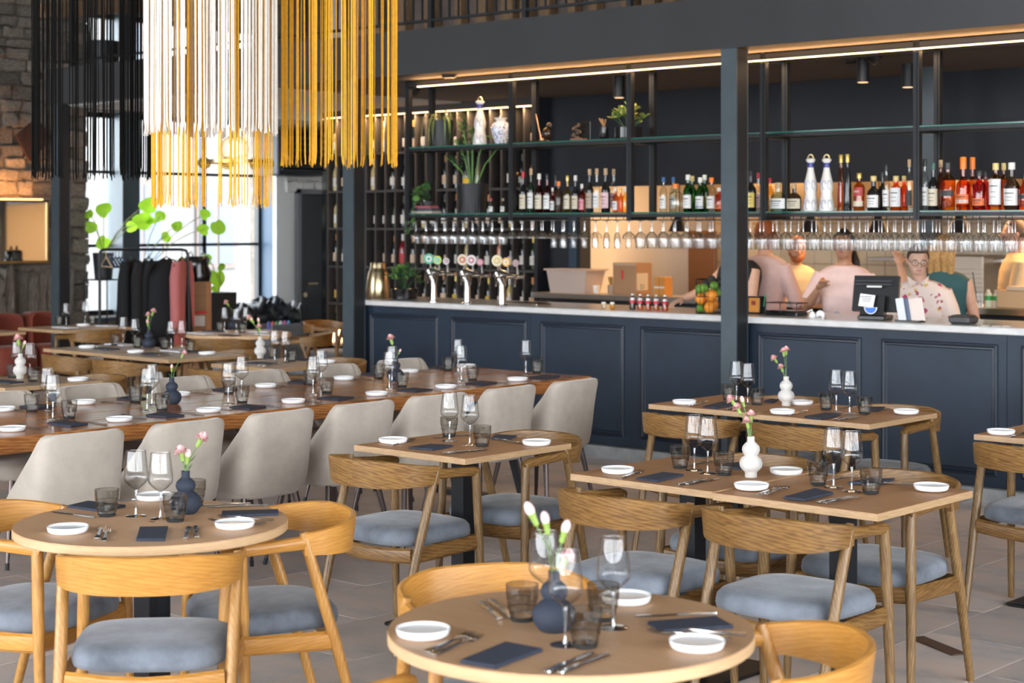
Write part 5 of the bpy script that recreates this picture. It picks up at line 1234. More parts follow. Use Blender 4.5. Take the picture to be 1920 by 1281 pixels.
# beer taps
def badge(c1, c2, px): return None
TAPC = [((.02, .33, .20), (.60, .62, .58)), ((.45, .55, .05), (.05, .42, .55)), ((.55, .50, .50), (.3, .1, .15))], [((.60, .50, .35), (.45, .12, .05)), ((.62, .58, .55), (.40, .12, .16)), ((.45, .12, .18), (.6, .4, .45))], [((.62, .54, .36), (.55, .40, .12)), ((.65, .33, .04), (.6, .6, .55)), ((.35, .2, .2), (.2, .2, .2))]
for i, (px, py) in enumerate(((813, 566), (876, 570), (941, 574))):
    e, s = onbar(px, py, 'beer_tap', ('leftmost chrome beer tap tower with a green badge', 'middle chrome beer tap tower with two round badges', 'rightmost chrome beer tap tower with a cream badge')[i], 'beer tap', 0, 'beer tap towers')
    O('column', MB().path([(0, 0, 0), (0, 0, .12), (-.004, 0, .17), (-.03, 0, .22), (-.045, 0, .245)], [.030, .024, .026, .034, .04], 14).mesh('column', 'chrome', 60), e)
    O('manifold', MB().path([(-.05, 0, .235), (.0, 0, .245), (.10, 0, .225), (.24, 0, .225)], [.030, .032, .018, .016], 12).mesh('manifold', 'chrome', 60), e)
    O('flange', MB().lathe([(.045, 0), (.045, .008), (.03, .016)], 20).mesh('flange', 'chrome'), e)
    for k in range(3):
        x = -.03 + k * .095
        O('spout', MB().path([(x + .03, -.01, .225), (x + .03, -.06, .215), (x + .035, -.075, .15)], [.011, .010, .008], 8).mesh('spout', 'chrome', 60), e)
        hnd = O('tap_handle', MB().path([(x, 0, .235), (x, -.005, .30)], [.009, .007], 8).mesh('tap_handle', 'chrome'), e)
        rr_ = (.042, .033, .026)[k] if not (i == 1 and k == 1) else .04
        T_ = Matrix.Rotation(R(22), 4, 'Z') @ Matrix.Rotation(R(90), 4, 'X')
        bd = MB().lathe([(rr_, -.006), (rr_ * 1.04, 0), (rr_, .006)], 24).mesh('badge', cm(TAPC[i][k][0], .4)); bo = O('badge', bd, e, (x - .01, -.01, .30 + rr_), rot=(R(90), 0, R(25)))
        O('emblem', MB().lathe([(rr_ * .62, .006), (rr_ * .62, .0085)], 20).mesh('emblem', cm(TAPC[i][k][1], .4)), bo); O('emblem', MB().lathe([(rr_ * .30, .0085), (rr_ * .30, .011)], 16).mesh('emblem', cm(TAPC[i][k][0], .5)), bo)
# drip tray
e, s = onbar(985, 572, 'drip_tray', 'steel drip tray on the bar right of the taps', 'tray'); O('tray', MB().cham((-.16, -.05, 0), (.16, .12, .015), .004).mesh('tray', 'steelwork'), e); O('grille', MB().cham((-.15, -.04, .015), (.15, .11, .018), .001).mesh('grille', 'chrome'), e)
# small cola bottles
for i, px in enumerate((1186, 1200.5, 1215.5, 1230.5, 1247)):
    e, s = onbar(px, 580 + i * .7, 'soda_bottle', ('first', 'second', 'third', 'fourth', 'fifth')[i] + ' from left in the row of small red labelled soda bottles', 'bottle', 0, 'small soda bottles on the bar')
    O('bottle_body', MB().lathe([(.021, 0), (.0235, .01), (.020, .03), (.022, .06), (.012, .09), (.010, .10)], 16).mesh('bottle_body', BRN if i == 0 else AMB), e)
    O('label', MB().lathe([(.0225, .045), (.0222, .066)], 16, cap0=False, cap1=False).mesh('label', cm((.62, .03, .05), .5)), e); O('neck_label', MB().lathe([(.0200, .067), (.0135, .086)], 16, cap0=False, cap1=False).mesh('neck_label', LW), e)
    O('cap', MB().lathe([(.0115, .100), (.0125, .104), (.0115, .112)], 12).mesh('cap', CW), e)
for i, px in enumerate((1132, 1148)):
    e, s = onbar(px, 581, 'condiment_shaker', ('left', 'right')[i] + ' of two small glass shakers with white caps on the bar', 'shaker', 0, 'small glass shakers')
    O('jar', MB().lathe([(.016, 0), (.018, .004), (.017, .04)], 14).mesh('jar', CLR if i == 0 else GOLD), e); O('cap', MB().lathe([(.017, .04), (.017, .054), (.012, .057)], 14).mesh('cap', CW), e)
# wire fruit basket with fruit
q = onZ(1322, 588, CZ); bx, by_ = q.x, q.y + .06
e = E('wire_fruit_basket', (bx, by_, CZ), 0, 'tall black wire basket of fruit beside the steel column', 'basket'); r = .098; h = .235
for z in (.004, h * .5, h): O('wire_ring', MB().path([(r * math.cos(2 * PI * k / 24), r * math.sin(2 * PI * k / 24), z) for k in range(25)], .003, 5).mesh('wire_ring', 'black'), e)
for k in range(18): O('wire', MB().tube((r * math.cos(2 * PI * k / 18), r * math.sin(2 * PI * k / 18), 0), (r * math.cos(2 * PI * k / 18), r * math.sin(2 * PI * k / 18), h), .0018, n=5).mesh('wire', 'black'), e)
O('base', MB().lathe([(r - .002, .001), (r - .002, .004)], 24).mesh('base', 'black'), e)
ORF = mat('orange_peel', (.80, .27, .02), .45, bump=.15, bscale=150); LIM = mat('lime_peel', (.13, .30, .03), .4, bump=.1, bscale=120); AVO = mat('avocado_skin', (.025, .022, .018), .5, bump=.4, bscale=90)
for i, (x, y, z, m_, rad, nm) in enumerate(((.03, -.045, .043, ORF, .042, 'orange'), (-.055, -.035, .032, LIM, .030, 'lime'), (-.04, -.05, .100, ORF, .041, 'orange'), (.045, -.045, .125, ORF, .042, 'orange'), (-.01, .045, .06, ORF, .042, 'orange'), (.03, .045, .14, LIM, .032, 'lime'),
                     (-.055, -.05, .168, LIM, .030, 'lime'), (-.005, -.06, .175, LIM, .030, 'lime'), (.055, -.03, .195, LIM, .029, 'lime'), (-.045, .03, .205, AVO, .034, 'avocado'), (.02, -.01, .225, AVO, .036, 'avocado'), (.05, .05, .22, AVO, .034, 'avocado'))):
    k = {'orange': ('lowest', 'left', 'right', 'rear'), 'lime': ('lowest', 'rear', 'left', 'middle', 'right'), 'avocado': ('left', 'middle', 'right')}[nm]
    idx = sum(1 for f_ in ('x',) ); 
    e2 = E(nm, (bx + x, by_ + y, CZ + z), 0, None, 'fruit', nm + 's in the wire basket')
    cnt = sum(1 for o in COL.objects if o.name.split('.')[0] == nm and o.type == 'EMPTY'); e2['label'] = '%s %s in the black wire basket on the bar' % (k[cnt - 1], nm)
    O('peel', MB().ell((0, 0, 0), (rad, rad, rad * (1.0 if nm == 'orange' else 1.15)), 16, 10, T=Matrix.Rotation(i, 3, 'X')).mesh('peel', m_, 80), e2); O('stem_end', MB().ell((0, 0, rad), (.004, .004, .003), 6, 4).mesh('stem_end', GL2), e2)
# orange tub and black tray, soap, card terminal, menus
e, s = onbar(1418, 588, 'napkin_holder', 'black holder with an orange packet right of the steel column', 'holder'); O('holder', MB().cham((-.055, -.03, 0), (.05, .05, .12), .004).mesh('holder', DRK), e); O('orange_packet', MB().cham((-.035, -.042, .01), (.05, -.031, .11), .002).mesh('orange_packet', cm((.62, .24, .03), .6)), e); O('print', MB().cham((-.012, -.044, .06), (.024, -.0421, .09), .001).mesh('print', cm((.25, .03, .02), .6)), e)
O('green_straw', MB().tube((.06, 0, .05), (.075, 0, .14), .004, n=6).mesh('green_straw', cm((.05, .30, .12), .5)), e)
e, s = onbar(1468, 592, 'black_tray_rack', 'black glossy bar caddy in front of the pink shirt back', 'caddy'); O('caddy_body', MB().cham((-.13, -.02, 0), (.12, .12, .035), .004).mesh('caddy_body', DRK), e)
O('rim_wire', MB().path([(-.13, -.02, .085), (.12, -.02, .085), (.12, .12, .085), (-.13, .12, .085), (-.13, -.02, .085)], .003, 5).mesh('rim_wire', 'black'), e)
for x in (-.13, -.01, .12): O('wire', MB().tube((x, -.02, .02), (x, -.02, .085), .003, n=5).mesh('wire', 'black'), e)
for i, px in enumerate((1523, 1538)):
    e, s = onbar(px, 595, 'soap_pump' if i == 0 else 'ceramic_shell', ('white pump dispenser lying low on the bar by the terminal', 'white shell-shaped dish on the bar by the terminal')[i], 'dispenser' if i == 0 else 'dish')
    if i == 0:
        O('body', MB().lathe([(.02, 0), (.024, .01), (.012, .035)], 14).mesh('body', 'porc'), e); O('nozzle', MB().path([(.0, 0, .03), (0, 0, .05), (-.035, -.01, .035)], [.006, .006, .004], 8).mesh('nozzle', 'porc'), e)
    else:
        for k in range(5): O('lobe', MB().ell((.012 * (k - 2), 0, .015 + .012 * math.sin(PI * k / 4)), (.010, .012, .022), 8, 6).mesh('lobe', 'porc'), e)
q = onZ(1632, 600, CZ)
e = E('card_terminal', (q.x, q.y + .05, CZ), R(12), 'black till terminal with its back to the room', 'till', )
d_ = -q.x * SN + q.y * CS
tilt = Matrix.Rotation(R(-14), 3, 'X'); hs_ = Vector((0, .02, .165))
O('screen_case', MB().box((0, .04, .165), (.30, .035, .235), T=tilt).mesh('screen_case', cm((.010, .010, .012), .3)), e)
O('screen', MB().box((0, .06, .168), (.28, .006, .215), T=tilt).mesh('screen', emis('till_screen', (.5, .6, .8), .6)), e)
O('base', MB().cham((-.09, -.07, 0), (.09, .12, .03), .006).mesh('base', cm((.012, .012, .013), .35)), e)
O('neck', MB().box((0, -.015, .09), (.16, .06, .13), T=tilt).mesh('neck', cm((.015, .015, .017), .25)), e)
for k in range(2): O('vent', MB().box((-.01, .012 - k * .006, .25 - .022 * k), (.24, .004, .005), T=tilt).mesh('vent', cm((.06, .06, .065), .4)), e)
O('maker_mark', MB().box((0, -.001, .214), (.10, .002, .012), T=tilt).mesh('maker_mark', CW), e)
O('till_receipt', MB().box((-.028, -.068, .125), (.10, .003, .082), T=tilt @ Matrix.Rotation(R(6), 3, 'Y')).mesh('till_receipt', 'paper'), e)
for k in range(5): O('print', MB().box((-.030 + .004 * (k % 2), -.071 - (.006 if k < 2 else .0), .15 - .014 * k), (.07 - .01 * (k % 3), .002, .003), T=tilt).mesh('print', 'ink'), e)
bl_ = MB(); bl_.add([(0, 0, 0)] + [(.044 * math.cos(PI + PI * k / 12), 0, .044 * math.sin(PI + PI * k / 12)) for k in range(13)], [(0, k + 1, k + 2) for k in range(12)])
O('sticker', bl_.mesh('sticker', 'paper', 0), e, (.0, -.077, .083)); b2_ = MB(); b2_.add([(0, 0, 0)] + [(.037 * math.cos(PI + PI * k / 12), 0, .037 * math.sin(PI + PI * k / 12)) for k in range(13)], [(0, k + 1, k + 2) for k in range(12)])
O('blue_logo', b2_.mesh('blue_logo', cm((.03, .16, .62), .5), 0), e, (.0, -.079, .081))
e, s = onbar(1704, 604, 'menu_stand', 'white menu cards standing beside the till terminal', 'menu')
for k, (dx, a, w_, c_) in enumerate(((-.055, 12, .05, (.62, .64, .70)), (-.035, 14, .05, (.10, .13, .20)), (.01, 8, .10, (.70, .60, .54)))):
    O('menu_card', MB().box((dx + (.02 if k == 2 else 0), .0 + .02 * k, .075), (w_, .006, .15), T=Matrix.Rotation(R(-10), 3, 'Y') @ Matrix.Rotation(R(a), 3, 'Z')).mesh('menu_card', cm(c_, .7)), e)
O('stand', MB().cham((-.09, -.02, 0), (.08, .07, .012), .002).mesh('stand', DRK), e)
e, s = onbar(1800, 608, 'receipt_printer', 'low dark grey receipt printer right of the floral shirt', 'printer'); O('casing', MB().cham((-.07, -.03, 0), (.07, .12, .055), .015).mesh('casing', cm((.05, .05, .055), .5)), e); O('paper_slot', MB().box((0, .03, .0565), (.09, .012, .003)).mesh('paper_slot', DRK), e)
for i, (px, py) in enumerate(((1848, 612), (1868, 613), (1886, 613))):
    e, s = onbar(px, py, 'stacked_coaster', ('left', 'middle', 'right')[i] + ' pale coaster stack on the bar at right', 'coaster', 0, 'coasters on the bar')
    for k in range(3): O('coaster', MB().lathe([(.03, .003 * k), (.03, .003 * k + .0026)], 18).mesh('coaster', cm((.5, .44, .36), .8)), e)

# ------------------------------------------------------------------ kitchen clutter seen through the opening
PZ = 1.06
def onpass(px, py, name, lab, cat, Y=None):
    Y = Y or KY - .16; q = onY(px, py, Y); return E(name, (q.x, Y, PZ), 0, lab, cat)
BINM = mat('translucent_plastic', (.72, .60, .54), .35, trans=.3)
e = onpass(1077, 543, 'storage_bin', 'large translucent plastic bin on the kitchen pass', 'bin'); O('tub', MB().loft([[(-.20, -.10, 0), (.20, -.10, 0), (.20, .12, 0), (-.20, .12, 0)], [(-.23, -.12, .20), (.24, -.12, .20), (.24, .15, .20), (-.23, .15, .20)]]).mesh('tub', BINM, 20), e); O('rim', MB().b2((-.25, -.14, .20), (.26, .17, .215)).mesh('rim', BINM), e)
e = onpass(1118, 546, 'paper_cup', 'small pale cup on the pass beside the plastic bin', 'cup'); O('cup', MB().lathe([(.022, 0), (.03, .065), (.027, .065)], 16).mesh('cup', 'paper'), e); O('rim', MB().lathe([(.029, .063), (.032, .066), (.029, .069)], 16).mesh('rim', 'paper'), e)
e = onpass(1148, 546, 'utensil_jar', 'jar of wooden utensils on the kitchen pass', 'jar'); O('jar', MB().lathe([(.04, 0), (.042, .08)], 16, cap1=False).mesh('jar', cm((.4, .28, .2), .4)), e)
for k in range(5): O('utensil', MB().tube((0, 0, .01), (.035 * math.cos(k * 1.3), .03 * math.sin(k * 1.3), .15), .005, .008, 6).mesh('utensil', cm((.40, .24, .06), .6)), e)
e = onpass(1186, 548, 'cardboard_box', 'brown cardboard box with a red tag on the kitchen pass', 'box'); O('carton', MB().cham((-.14, -.10, 0), (.115, .13, .28), .004).mesh('carton', 'card'), e); O('tape', MB().b2((-.14, -.1015, .255), (.115, -.10, .28)).mesh('tape', cm((.45, .33, .22), .3)), e)
O('red_tag', MB().b2((-.045, -.103, .135), (-.02, -.101, .215)).mesh('red_tag', 'red'), e)
O('shipping_label', MB().b2((.1155, -.09, .04), (.117, .07, .19)).mesh('shipping_label', LC), e); O('lettering', text_mesh('51', .065, 'ink'), e, (.1175, -.01, .07), rot=(R(90), 0, R(90)))
e = onpass(1244, 548, 'orange_box', 'small orange carton with white tape on the kitchen pass', 'box'); O('carton', MB().cham((-.055, -.06, 0), (.055, .06, .16), .003).mesh('carton', cm((.55, .24, .05), .7)), e); O('tape', MB().b2((-.056, -.062, .065), (.056, -.06, .08)).mesh('tape', LW), e); O('seam', MB().b2((-.002, -.062, 0), (.002, -.06, .16)).mesh('seam', cm((.2, .09, .02), .8)), e)
e = onpass(1232, 552, 'yellow_bottle', 'yellow squeeze bottle beside the orange carton', 'bottle'); O('body', MB().lathe([(.02, 0), (.024, .01), (.024, .07), (.012, .085)], 14).mesh('body', cm((.75, .42, .03), .4)), e); O('cap', MB().lathe([(.01, .085), (.005, .105)], 12).mesh('cap', CY), e)
def kitchen(px, py, Y, z, name, lab, cat):
    q = onY(px, py, Y); return E(name, (q.x, Y, z), 0, lab, cat)
# work table at the kitchen wall and shelf
wt_ = E('kitchen_work_table', (xk1, 14.0, 0), 0, 'steel work table along the kitchen wall', 'table'); O('top', MB().cham((.2, 0, .86), (6.6, .62, .90), .004).mesh('top', 'steelwork'), wt_); O('under_shelf', MB().b2((.25, .03, .2), (6.5, .6, .23)).mesh('under_shelf', 'steelwork'), wt_)
for x in (.3, 2.3, 4.4, 6.4): O('leg', MB().b2((x, .04, 0), (x + .04, .08, .86)).mesh('leg', 'steelwork'), wt_)
q = onY(1640, 478, 14.5); q2 = onY(1925, 478, 14.5)
O('kitchen_wall_shelf', MB().cham((0, -.3, 0), (q2.x - q.x + .6, .18, .035), .004).mesh('kitchen_wall_shelf', 'steelwork'), None, (q.x + .1, 14.5, q.z - .05), label='long steel wall shelf on the kitchen tiles', cat='shelf')
for i, (px, py, Y, w_, h_, c_, lab) in enumerate(((1320, 530, 14.4, .34, .36, (.22, .10, .04), 'dark wooden board leaning in the kitchen beside the column'), (1822, 560, 14.2, .42, .30, (.45, .40, .33), 'steel kitchen appliance with ribbed front at right'))):
    e = kitchen(px, py, Y, .90, 'cutting_board' if i == 0 else 'kitchen_appliance', lab, 'board' if i == 0 else 'appliance')
    O('body', MB().cham((-w_ / 2, -.05 if i == 0 else -.2, 0), (w_ / 2, .0 if i == 0 else .25, h_ + (.35 if i == 0 else .2)), .01).mesh('body', cm(c_, .4, .0 if i == 0 else .8)), e)
    if i: 
        for k in range(9): O('rib', MB().b2((-w_ / 2, -.206, .05 + .04 * k), (w_ / 2, -.2, .065 + .04 * k)).mesh('rib', cm((.35, .31, .26), .3, .8)), e)
    else: O('grip_hole', MB().lathe([(.02, 0), (.02, .004)], 12).mesh('grip_hole', DRK), e, (0, -.052, .66), rot=(R(90), 0, 0))
for i, (px, c_) in enumerate(((1853, (.62, .70, .55)), (1868, (.70, .72, .66)), (1880, (.66, .70, .6)))):
    e = onpass(px, 560, 'sauce_bottle', ('left', 'middle', 'right')[i] + ' white sauce bottle with green cap on the pass at right', 'bottle'); e['group'] = 'sauce bottles on the pass'
    O('body', MB().lathe([(.025, 0), (.028, .01), (.028, .09), (.016, .11)], 14).mesh('body', cm(c_, .4)), e); O('green_label', MB().lathe([(.0285, .05), (.0285, .085)], 14, cap0=False, cap1=False).mesh('green_label', cm((.05, .34, .10), .5)), e); O('cap', MB().lathe([(.014, .11), (.014, .13)], 12).mesh('cap', CW), e)
e = onpass(1833, 565, 'wire_rack', 'chrome wire basket with cutlery on the pass at right', 'basket')
for k in range(9): O('wire', MB().path([(-.06 + .015 * k, -.04, .10), (-.06 + .015 * k, -.04, .0), (-.06 + .015 * k, .05, 0), (-.06 + .015 * k, .05, .10)], .002, 5).mesh('wire', 'chrome'), e)
O('ladle', MB().path([(0, 0, .02), (-.04, 0, .26)], .004, 6).mesh('ladle', BRN), e)
e = onpass(1898, 568, 'bread_crate', 'pale wooden crate on the pass at the right edge', 'crate'); O('crate', MB().cham((-.10, -.05, 0), (.16, .10, .13), .004).mesh('crate', cm((.55, .38, .22), .6)), e); O('lid', MB().cham((-.02, -.06, .13), (.18, .11, .16), .003).mesh('lid', cm((.60, .48, .36), .6)), e)
# black heat lamps over the pass
for i, (px, lab) in enumerate(((1274, 'black cone heat lamp over the pass left of the steel column'), (1522, 'black cone heat lamp over the pass in the middle'), (1648, 'black cone heat lamp over the pass beside the rear column'), (1800, 'black cone heat lamp over the pass at right'))):
    q = onY(px, 420, 12.35); e = E('heat_lamp', (q.x, 12.35, 2.6), 0, lab, 'lamp', 'heat lamps over the pass'); zt = q.z - 2.6
    O('shade', MB().lathe([(.10, zt - .07), (.085, zt - .03), (.04, zt + .07), (.03, zt + .10)], 20, cap0=False).mesh('shade', 'black'), e); O('cable', MB().tube((0, 0, zt + .1), (0, 0, 0), .006).mesh('cable', 'black'), e); O('bulb', MB().ell((0, 0, zt - .02), (.03, .03, .035)).mesh('bulb', emis('heat_bulb', (1, .5, .2), 4)), e)
# dark extractor ducts behind the hanging glasses
e = kitchen(1330, 400, 13.6, 1.78, 'extractor_hood', 'dark steel extractor hood over the kitchen stoves', 'hood'); O('canopy', MB().loft([[(0, -.4, 0), (4.6, -.4, 0), (4.6, .5, 0), (0, .5, 0)], [(.3, -.2, .5), (4.3, -.2, .5), (4.3, .5, .5), (.3, .5, .5)]]).mesh('canopy', cm((.10, .08, .06), .4, .6), 10), e); O('rim', MB().b2((-.02, -.43, -.04), (4.62, -.40, .04)).mesh('rim', 'steelwork'), e); O('duct', MB().b2((1.9, -.1, .5), (2.7, .5, .82)).mesh('duct', 'steelwork'), e)
# ------------------------------------------------------------------ left rear corner: coat rack, plants, boxes, mirror
q0 = atD(187, 468, 16.2); q1 = atD(352, 468, 16.2); dv = (q1 - q0); dv.z = 0; L_ = dv.length; ang = math.atan2(dv.y, dv.x); HR = q0.z
e = E('coat_rack', (q0.x, q0.y, 0), ang, 'black tubular coat rack in front of the window', 'coat rack')
O('hanging_rail', MB().path([(.0, 0, HR - .03), (.02, 0, HR - .006), (.06, 0, HR), (L_ - .06, 0, HR), (L_ - .015, 0, HR - .01), (L_, 0, HR - .05)], .014, 8).mesh('hanging_rail', 'black'), e)
for x in (0, L_):
    O('post', MB().path([(x, 0, HR - .03), (x + (.02 if x else -.0), 0, .06)], .014, 8).mesh('post', 'black'), e); O('foot', MB().path([(x + (.02 if x else 0), -.22, .025), (x + (.02 if x else 0), .22, .025)], .014, 8).mesh('foot', 'black'), e)
U = Vector((math.cos(ang), math.sin(ang), 0)); V_ = Vector((-math.sin(ang), math.cos(ang), 0))
def rackpos(px): t = (px - 187) / (352 - 187); return q0 + U * (L_ * t)
hm = MB().path([(0, 0, .0), (0, 0, -.06)], .003, 5).path([(0, -.2, -.14), (0, 0, -.055), (0, .2, -.14)], .006, 6).mesh('clothes_hanger', cm((.02, .025, .035), .4))
hm2 = MB().path([(0, 0, .0), (0, 0, -.06)], .003, 5).path([(0, -.2, -.15), (0, 0, -.055), (0, .2, -.15), (0, -.2, -.15)], .007, 6).mesh('clothes_hanger', cm((.55, .40, .24), .6))
hm3 = MB().path([(0, 0, .0), (0, 0, -.06)], .003, 5).path([(0, -.2, -.15), (0, 0, -.055), (0, .2, -.15), (0, -.2, -.15)], .009, 6).mesh('clothes_hanger', cm((.03, .05, .10), .25))
for i, px in enumerate((199, 205, 211, 217, 223, 229)):
    p_ = rackpos(px); O('clothes_hanger', hm2 if i == 0 else hm3, None, (p_.x, p_.y, HR - .014), rz=ang + .5, label=('wooden hanger at the left of the coat rack' if i == 0 else ('empty dark blue hanger, %s on the coat rack' % ORD[i - 1])), cat='hanger', group='empty hangers on the coat rack')
def garment(px, w, depth, z0, lab, col, name, sleeve=.5, rz_=.5, sh=.0):
    p_ = rackpos(px); e = E(name, (p_.x, p_.y, HR), ang + rz_, lab, 'garment', 'clothes on the coat rack'); b = MB(); rings = []
    H_ = HR - .10 - z0; rr = random.Random(int(px))
    for k in range(9):
        t = k / 8; z = -.075 - sh - H_ * t
        wy = (.07 + (w - .07) * min(1, t * 6)) * (1 + .25 * t); dx = depth * (.35 + .65 * min(1, t * 4)) * (1 + .35 * t)
        ring = []
        for j in range(24):
            a = 2 * PI * j / 24; fold = 1 + .10 * t * math.sin(5 * a + px) + .04 * math.sin(9 * a + k * .5)
            ring.append((dx * math.cos(a) * fold, wy * math.sin(a) * (1 + .03 * math.sin(7 * a)), z - .05 * abs(math.sin(a)) * (t < .2)))
        rings.append(ring)
    m_ = mat('cloth', col, .9, bump=.3, bscale=60); O('body', MB().loft(rings).mesh('body', m_, 70), e)
    for s_ in (-1, 1): O('sleeve', MB().path([(0, s_ * w * .88, -.12 - sh), (.0, s_ * w * 1.12, -.26 - sh), (.01, s_ * w * 1.18, -.12 - sleeve - sh)], [.05, .06, .055], 10, sq=(.9, .8)).mesh('sleeve', m_, 70), e)
    O('hanger', hm, e, (0, 0, -.014)); return e
garment(246, .20, .10, .45, 'long black coat at the left of the coat rack', (.004, .004, .005), 'coat', .55, -.1)
garment(278, .22, .11, .35, 'long black coat in the middle of the coat rack', (.005, .005, .006), 'coat', .60, -.25)
garment(312, .23, .125, .55, 'black jacket at the right of the coat rack', (.004, .005, .007), 'jacket', .50, -.75)
garment(341, .15, .028, .42, 'dusty pink coat hanging behind the black jacket', (.42, .13, .13), 'coat', .62, -.2)
# potted plants by the window: big round leaves
LEAF = mat('backlit_leaf', (.17, .36, .03), .45, var=.2, scale=10)
n_ = LEAF.node_tree; b_ = n_.nodes['Principled BSDF']; tl2 = n_.nodes.new('ShaderNodeBsdfTranslucent'); tl2.inputs[0].default_value = (.50, .86, .05, 1); mxs = n_.nodes.new('ShaderNodeMixShader'); mxs.inputs[0].default_value = .65
n_.links.new(b_.outputs[0], mxs.inputs[1]); n_.links.new(tl2.outputs[0], mxs.inputs[2]); n_.links.new(mxs.outputs[0], n_.nodes['Material Output'].inputs[0])
def round_leaf(k):
    rr = random.Random(k); b = MB(); v = [(0, 0, .02)]; n = 20
    for rad in (.5, 1):
        for j in range(n):
            a = 2 * PI * j / n; notch = 1 - .35 * math.exp(-((a - PI) / .35) ** 2)
            q_ = rad * notch * (1 + .05 * math.sin(3 * a + k) + (rr.uniform(-.03, .03) if rad == 1 else 0)); v.append((q_ * math.cos(a), q_ * math.sin(a) * .92, .10 * rad * rad * math.sin(2 * a + k) - .08 * rad))
    f = [(0, 1 + j, 1 + (j + 1) % n) for j in range(n)] + [(1 + j, 1 + n + j, 1 + n + (j + 1) % n, 1 + (j + 1) % n) for j in range(n)]
    return b.add(v, f).mesh('leaf', LEAF, 80)
RL = [round_leaf(k) for k in range(4)]
def leafy(name, base, d, leaves, lab, potparts):
    e = E(name, base, 0, lab, 'plant')
    for nm, me in potparts: O(nm, me, e)
    top = Vector((0, 0, potparts[0][2] if len(potparts[0]) > 2 else .3))
    return e
rr = random.Random(31)
def add_leaves(e, root, leaves, d):
    for i, (px, py, r) in enumerate(leaves):
        dd = d + rr.uniform(-.15, .15); q_ = atD(px, py, dd) - e.location; rad = r * dd / F * 1.05
        mid = root.lerp(q_, .5) + Vector((0, 0, .10))
        O('stalk', MB().path([root, root.lerp(mid, .6), mid, mid.lerp(q_, .6) + Vector((0, 0, .02)), q_], .005, 5).mesh('stalk', GL3), e)
        cam_dir = (Vector((0, 0, CH)) - (q_ + e.location)).normalized(); nrm = (cam_dir + Vector((rr.uniform(-.5, .5), rr.uniform(-.5, .5), rr.uniform(0, .6)))).normalized()
        O('leaf', RL[i % 4], e, q_, rot=(nrm.to_track_quat('Z', 'X') @ Matrix.Rotation(rr.uniform(0, 6.28), 4, 'Z').to_quaternion()).to_euler(), scale=rad)
d1 = 18.95; a_ = atD(194, 523, d1)
e = E('potted_umbrella_plant', (a_.x, a_.y, a_.z), 0, 'round-leaved plant in a dark pot on the wire stand by the window', 'plant'); O('pot', ribbed_pot(.095, .12, .29), e)
add_leaves(e, Vector((0, 0, .27)), [(194.6, 393, 16), (170, 426, 12), (193, 454, 14), (167, 401, 10), (279, 384, 18), (267, 414, 19), (283, 414, 11), (246, 425, 11)], d1)
st_ = E('plant_stand', (a_.x, a_.y, 0), 0, 'thin black wire plant stand with brass foot by the window', 'stand')
O('shelf_plate', MB().cham((-.15, -.15, a_.z - .015), (.15, .15, a_.z), .002).mesh('shelf_plate', 'black'), st_); O('lower_ring', MB().path([(-.15, -.15, .3), (.15, -.15, .3), (.15, .15, .3), (-.15, .15, .3), (-.15, -.15, .3)], .006, 5).mesh('lower_ring', 'brass'), st_)
for sx in (-.15, .15):
    for sy in (-.15, .15): O('leg', MB().tube((sx, sy, 0), (sx, sy, a_.z), .008, n=6).mesh('leg', 'black'), st_)
a_ = atD(262, 520, 18.5); e = E('potted_umbrella_plant', (a_.x, a_.y, 0), 0, 'round-leaved plant standing behind the coats by the window', 'plant'); O('pot', ribbed_pot(.17, .21, 1.15), e)
add_leaves(e, Vector((0, 0, 1.12)), [(300, 406, 11), (331, 424, 11), (312, 444, 11), (342, 492, 10), (385, 402, 11), (382, 430, 12)], 18.5)
a_ = atD(411, 548, 18.0); e = E('potted_umbrella_plant', (a_.x, a_.y, 0), 0, 'round-leaved plant in a tall black planter under the right panes', 'plant'); O('planter', MB().loft([[(-.11, -.11, 0), (.11, -.11, 0), (.11, .11, 0), (-.11, .11, 0)], [(-.13, -.13, a_.z), (.13, -.13, a_.z), (.13, .13, a_.z), (-.13, .13, a_.z)]]).mesh('planter', 'plantpot', 20), e)
add_leaves(e, Vector((0, 0, a_.z)), [(409, 425, 15), (388, 486, 11), (407.6, 521, 17), (404, 540, 9), (415, 500, 8)], 18.0)
# cardboard boxes and black bag
a_ = atD(371, 612, 16.9)
for i, (z0, z1, lab) in enumerate(((0, a_.z + .17, 'lower cardboard box with a red stripe behind the coat rack'), (a_.z + .172, atD(371, 528, 16.9).z, 'upper plain cardboard box behind the coat rack'))):
    e = E('cardboard_box', (a_.x, a_.y, z0), ang, lab, 'box', 'cardboard boxes behind the coat rack'); O('carton', MB().cham((-.13, -.12, 0), (.11, .14, z1 - z0), .004).mesh('carton', 'card'), e); O('flap_seam', MB().b2((-.13, -.1215, (z1 - z0) * .5), (.11, -.12, (z1 - z0) * .5 + .004)).mesh('flap_seam', cm((.2, .11, .06), .8)), e)
    if i == 0: O('red_stripe', MB().b2((-.131, -.1225, z1 - .04), (.111, -.12, z1 - .015)).mesh('red_stripe', 'red'), e); O('shipping_label', MB().b2((-.02, -.1225, z1 - .16), (.09, -.12, z1 - .06)).mesh('shipping_label', LW), e)
zb = atD(371, 528, 16.9).z; e = E('black_bag', (a_.x - .02, a_.y, zb), ang, 'black cloth bag on top of the cardboard boxes', 'bag'); O('bag', MB().loft([[(.13 * k * math.cos(2 * PI * j / 16) * (1 + .1 * math.sin(3 * j + z * 20)), .10 * k * math.sin(2 * PI * j / 16), z) for j in range(16)] for k, z in ((1, 0), (1.05, .08), (.9, .16), (.95, .22), (.8, .25))]).mesh('bag', DRK, 60), e)
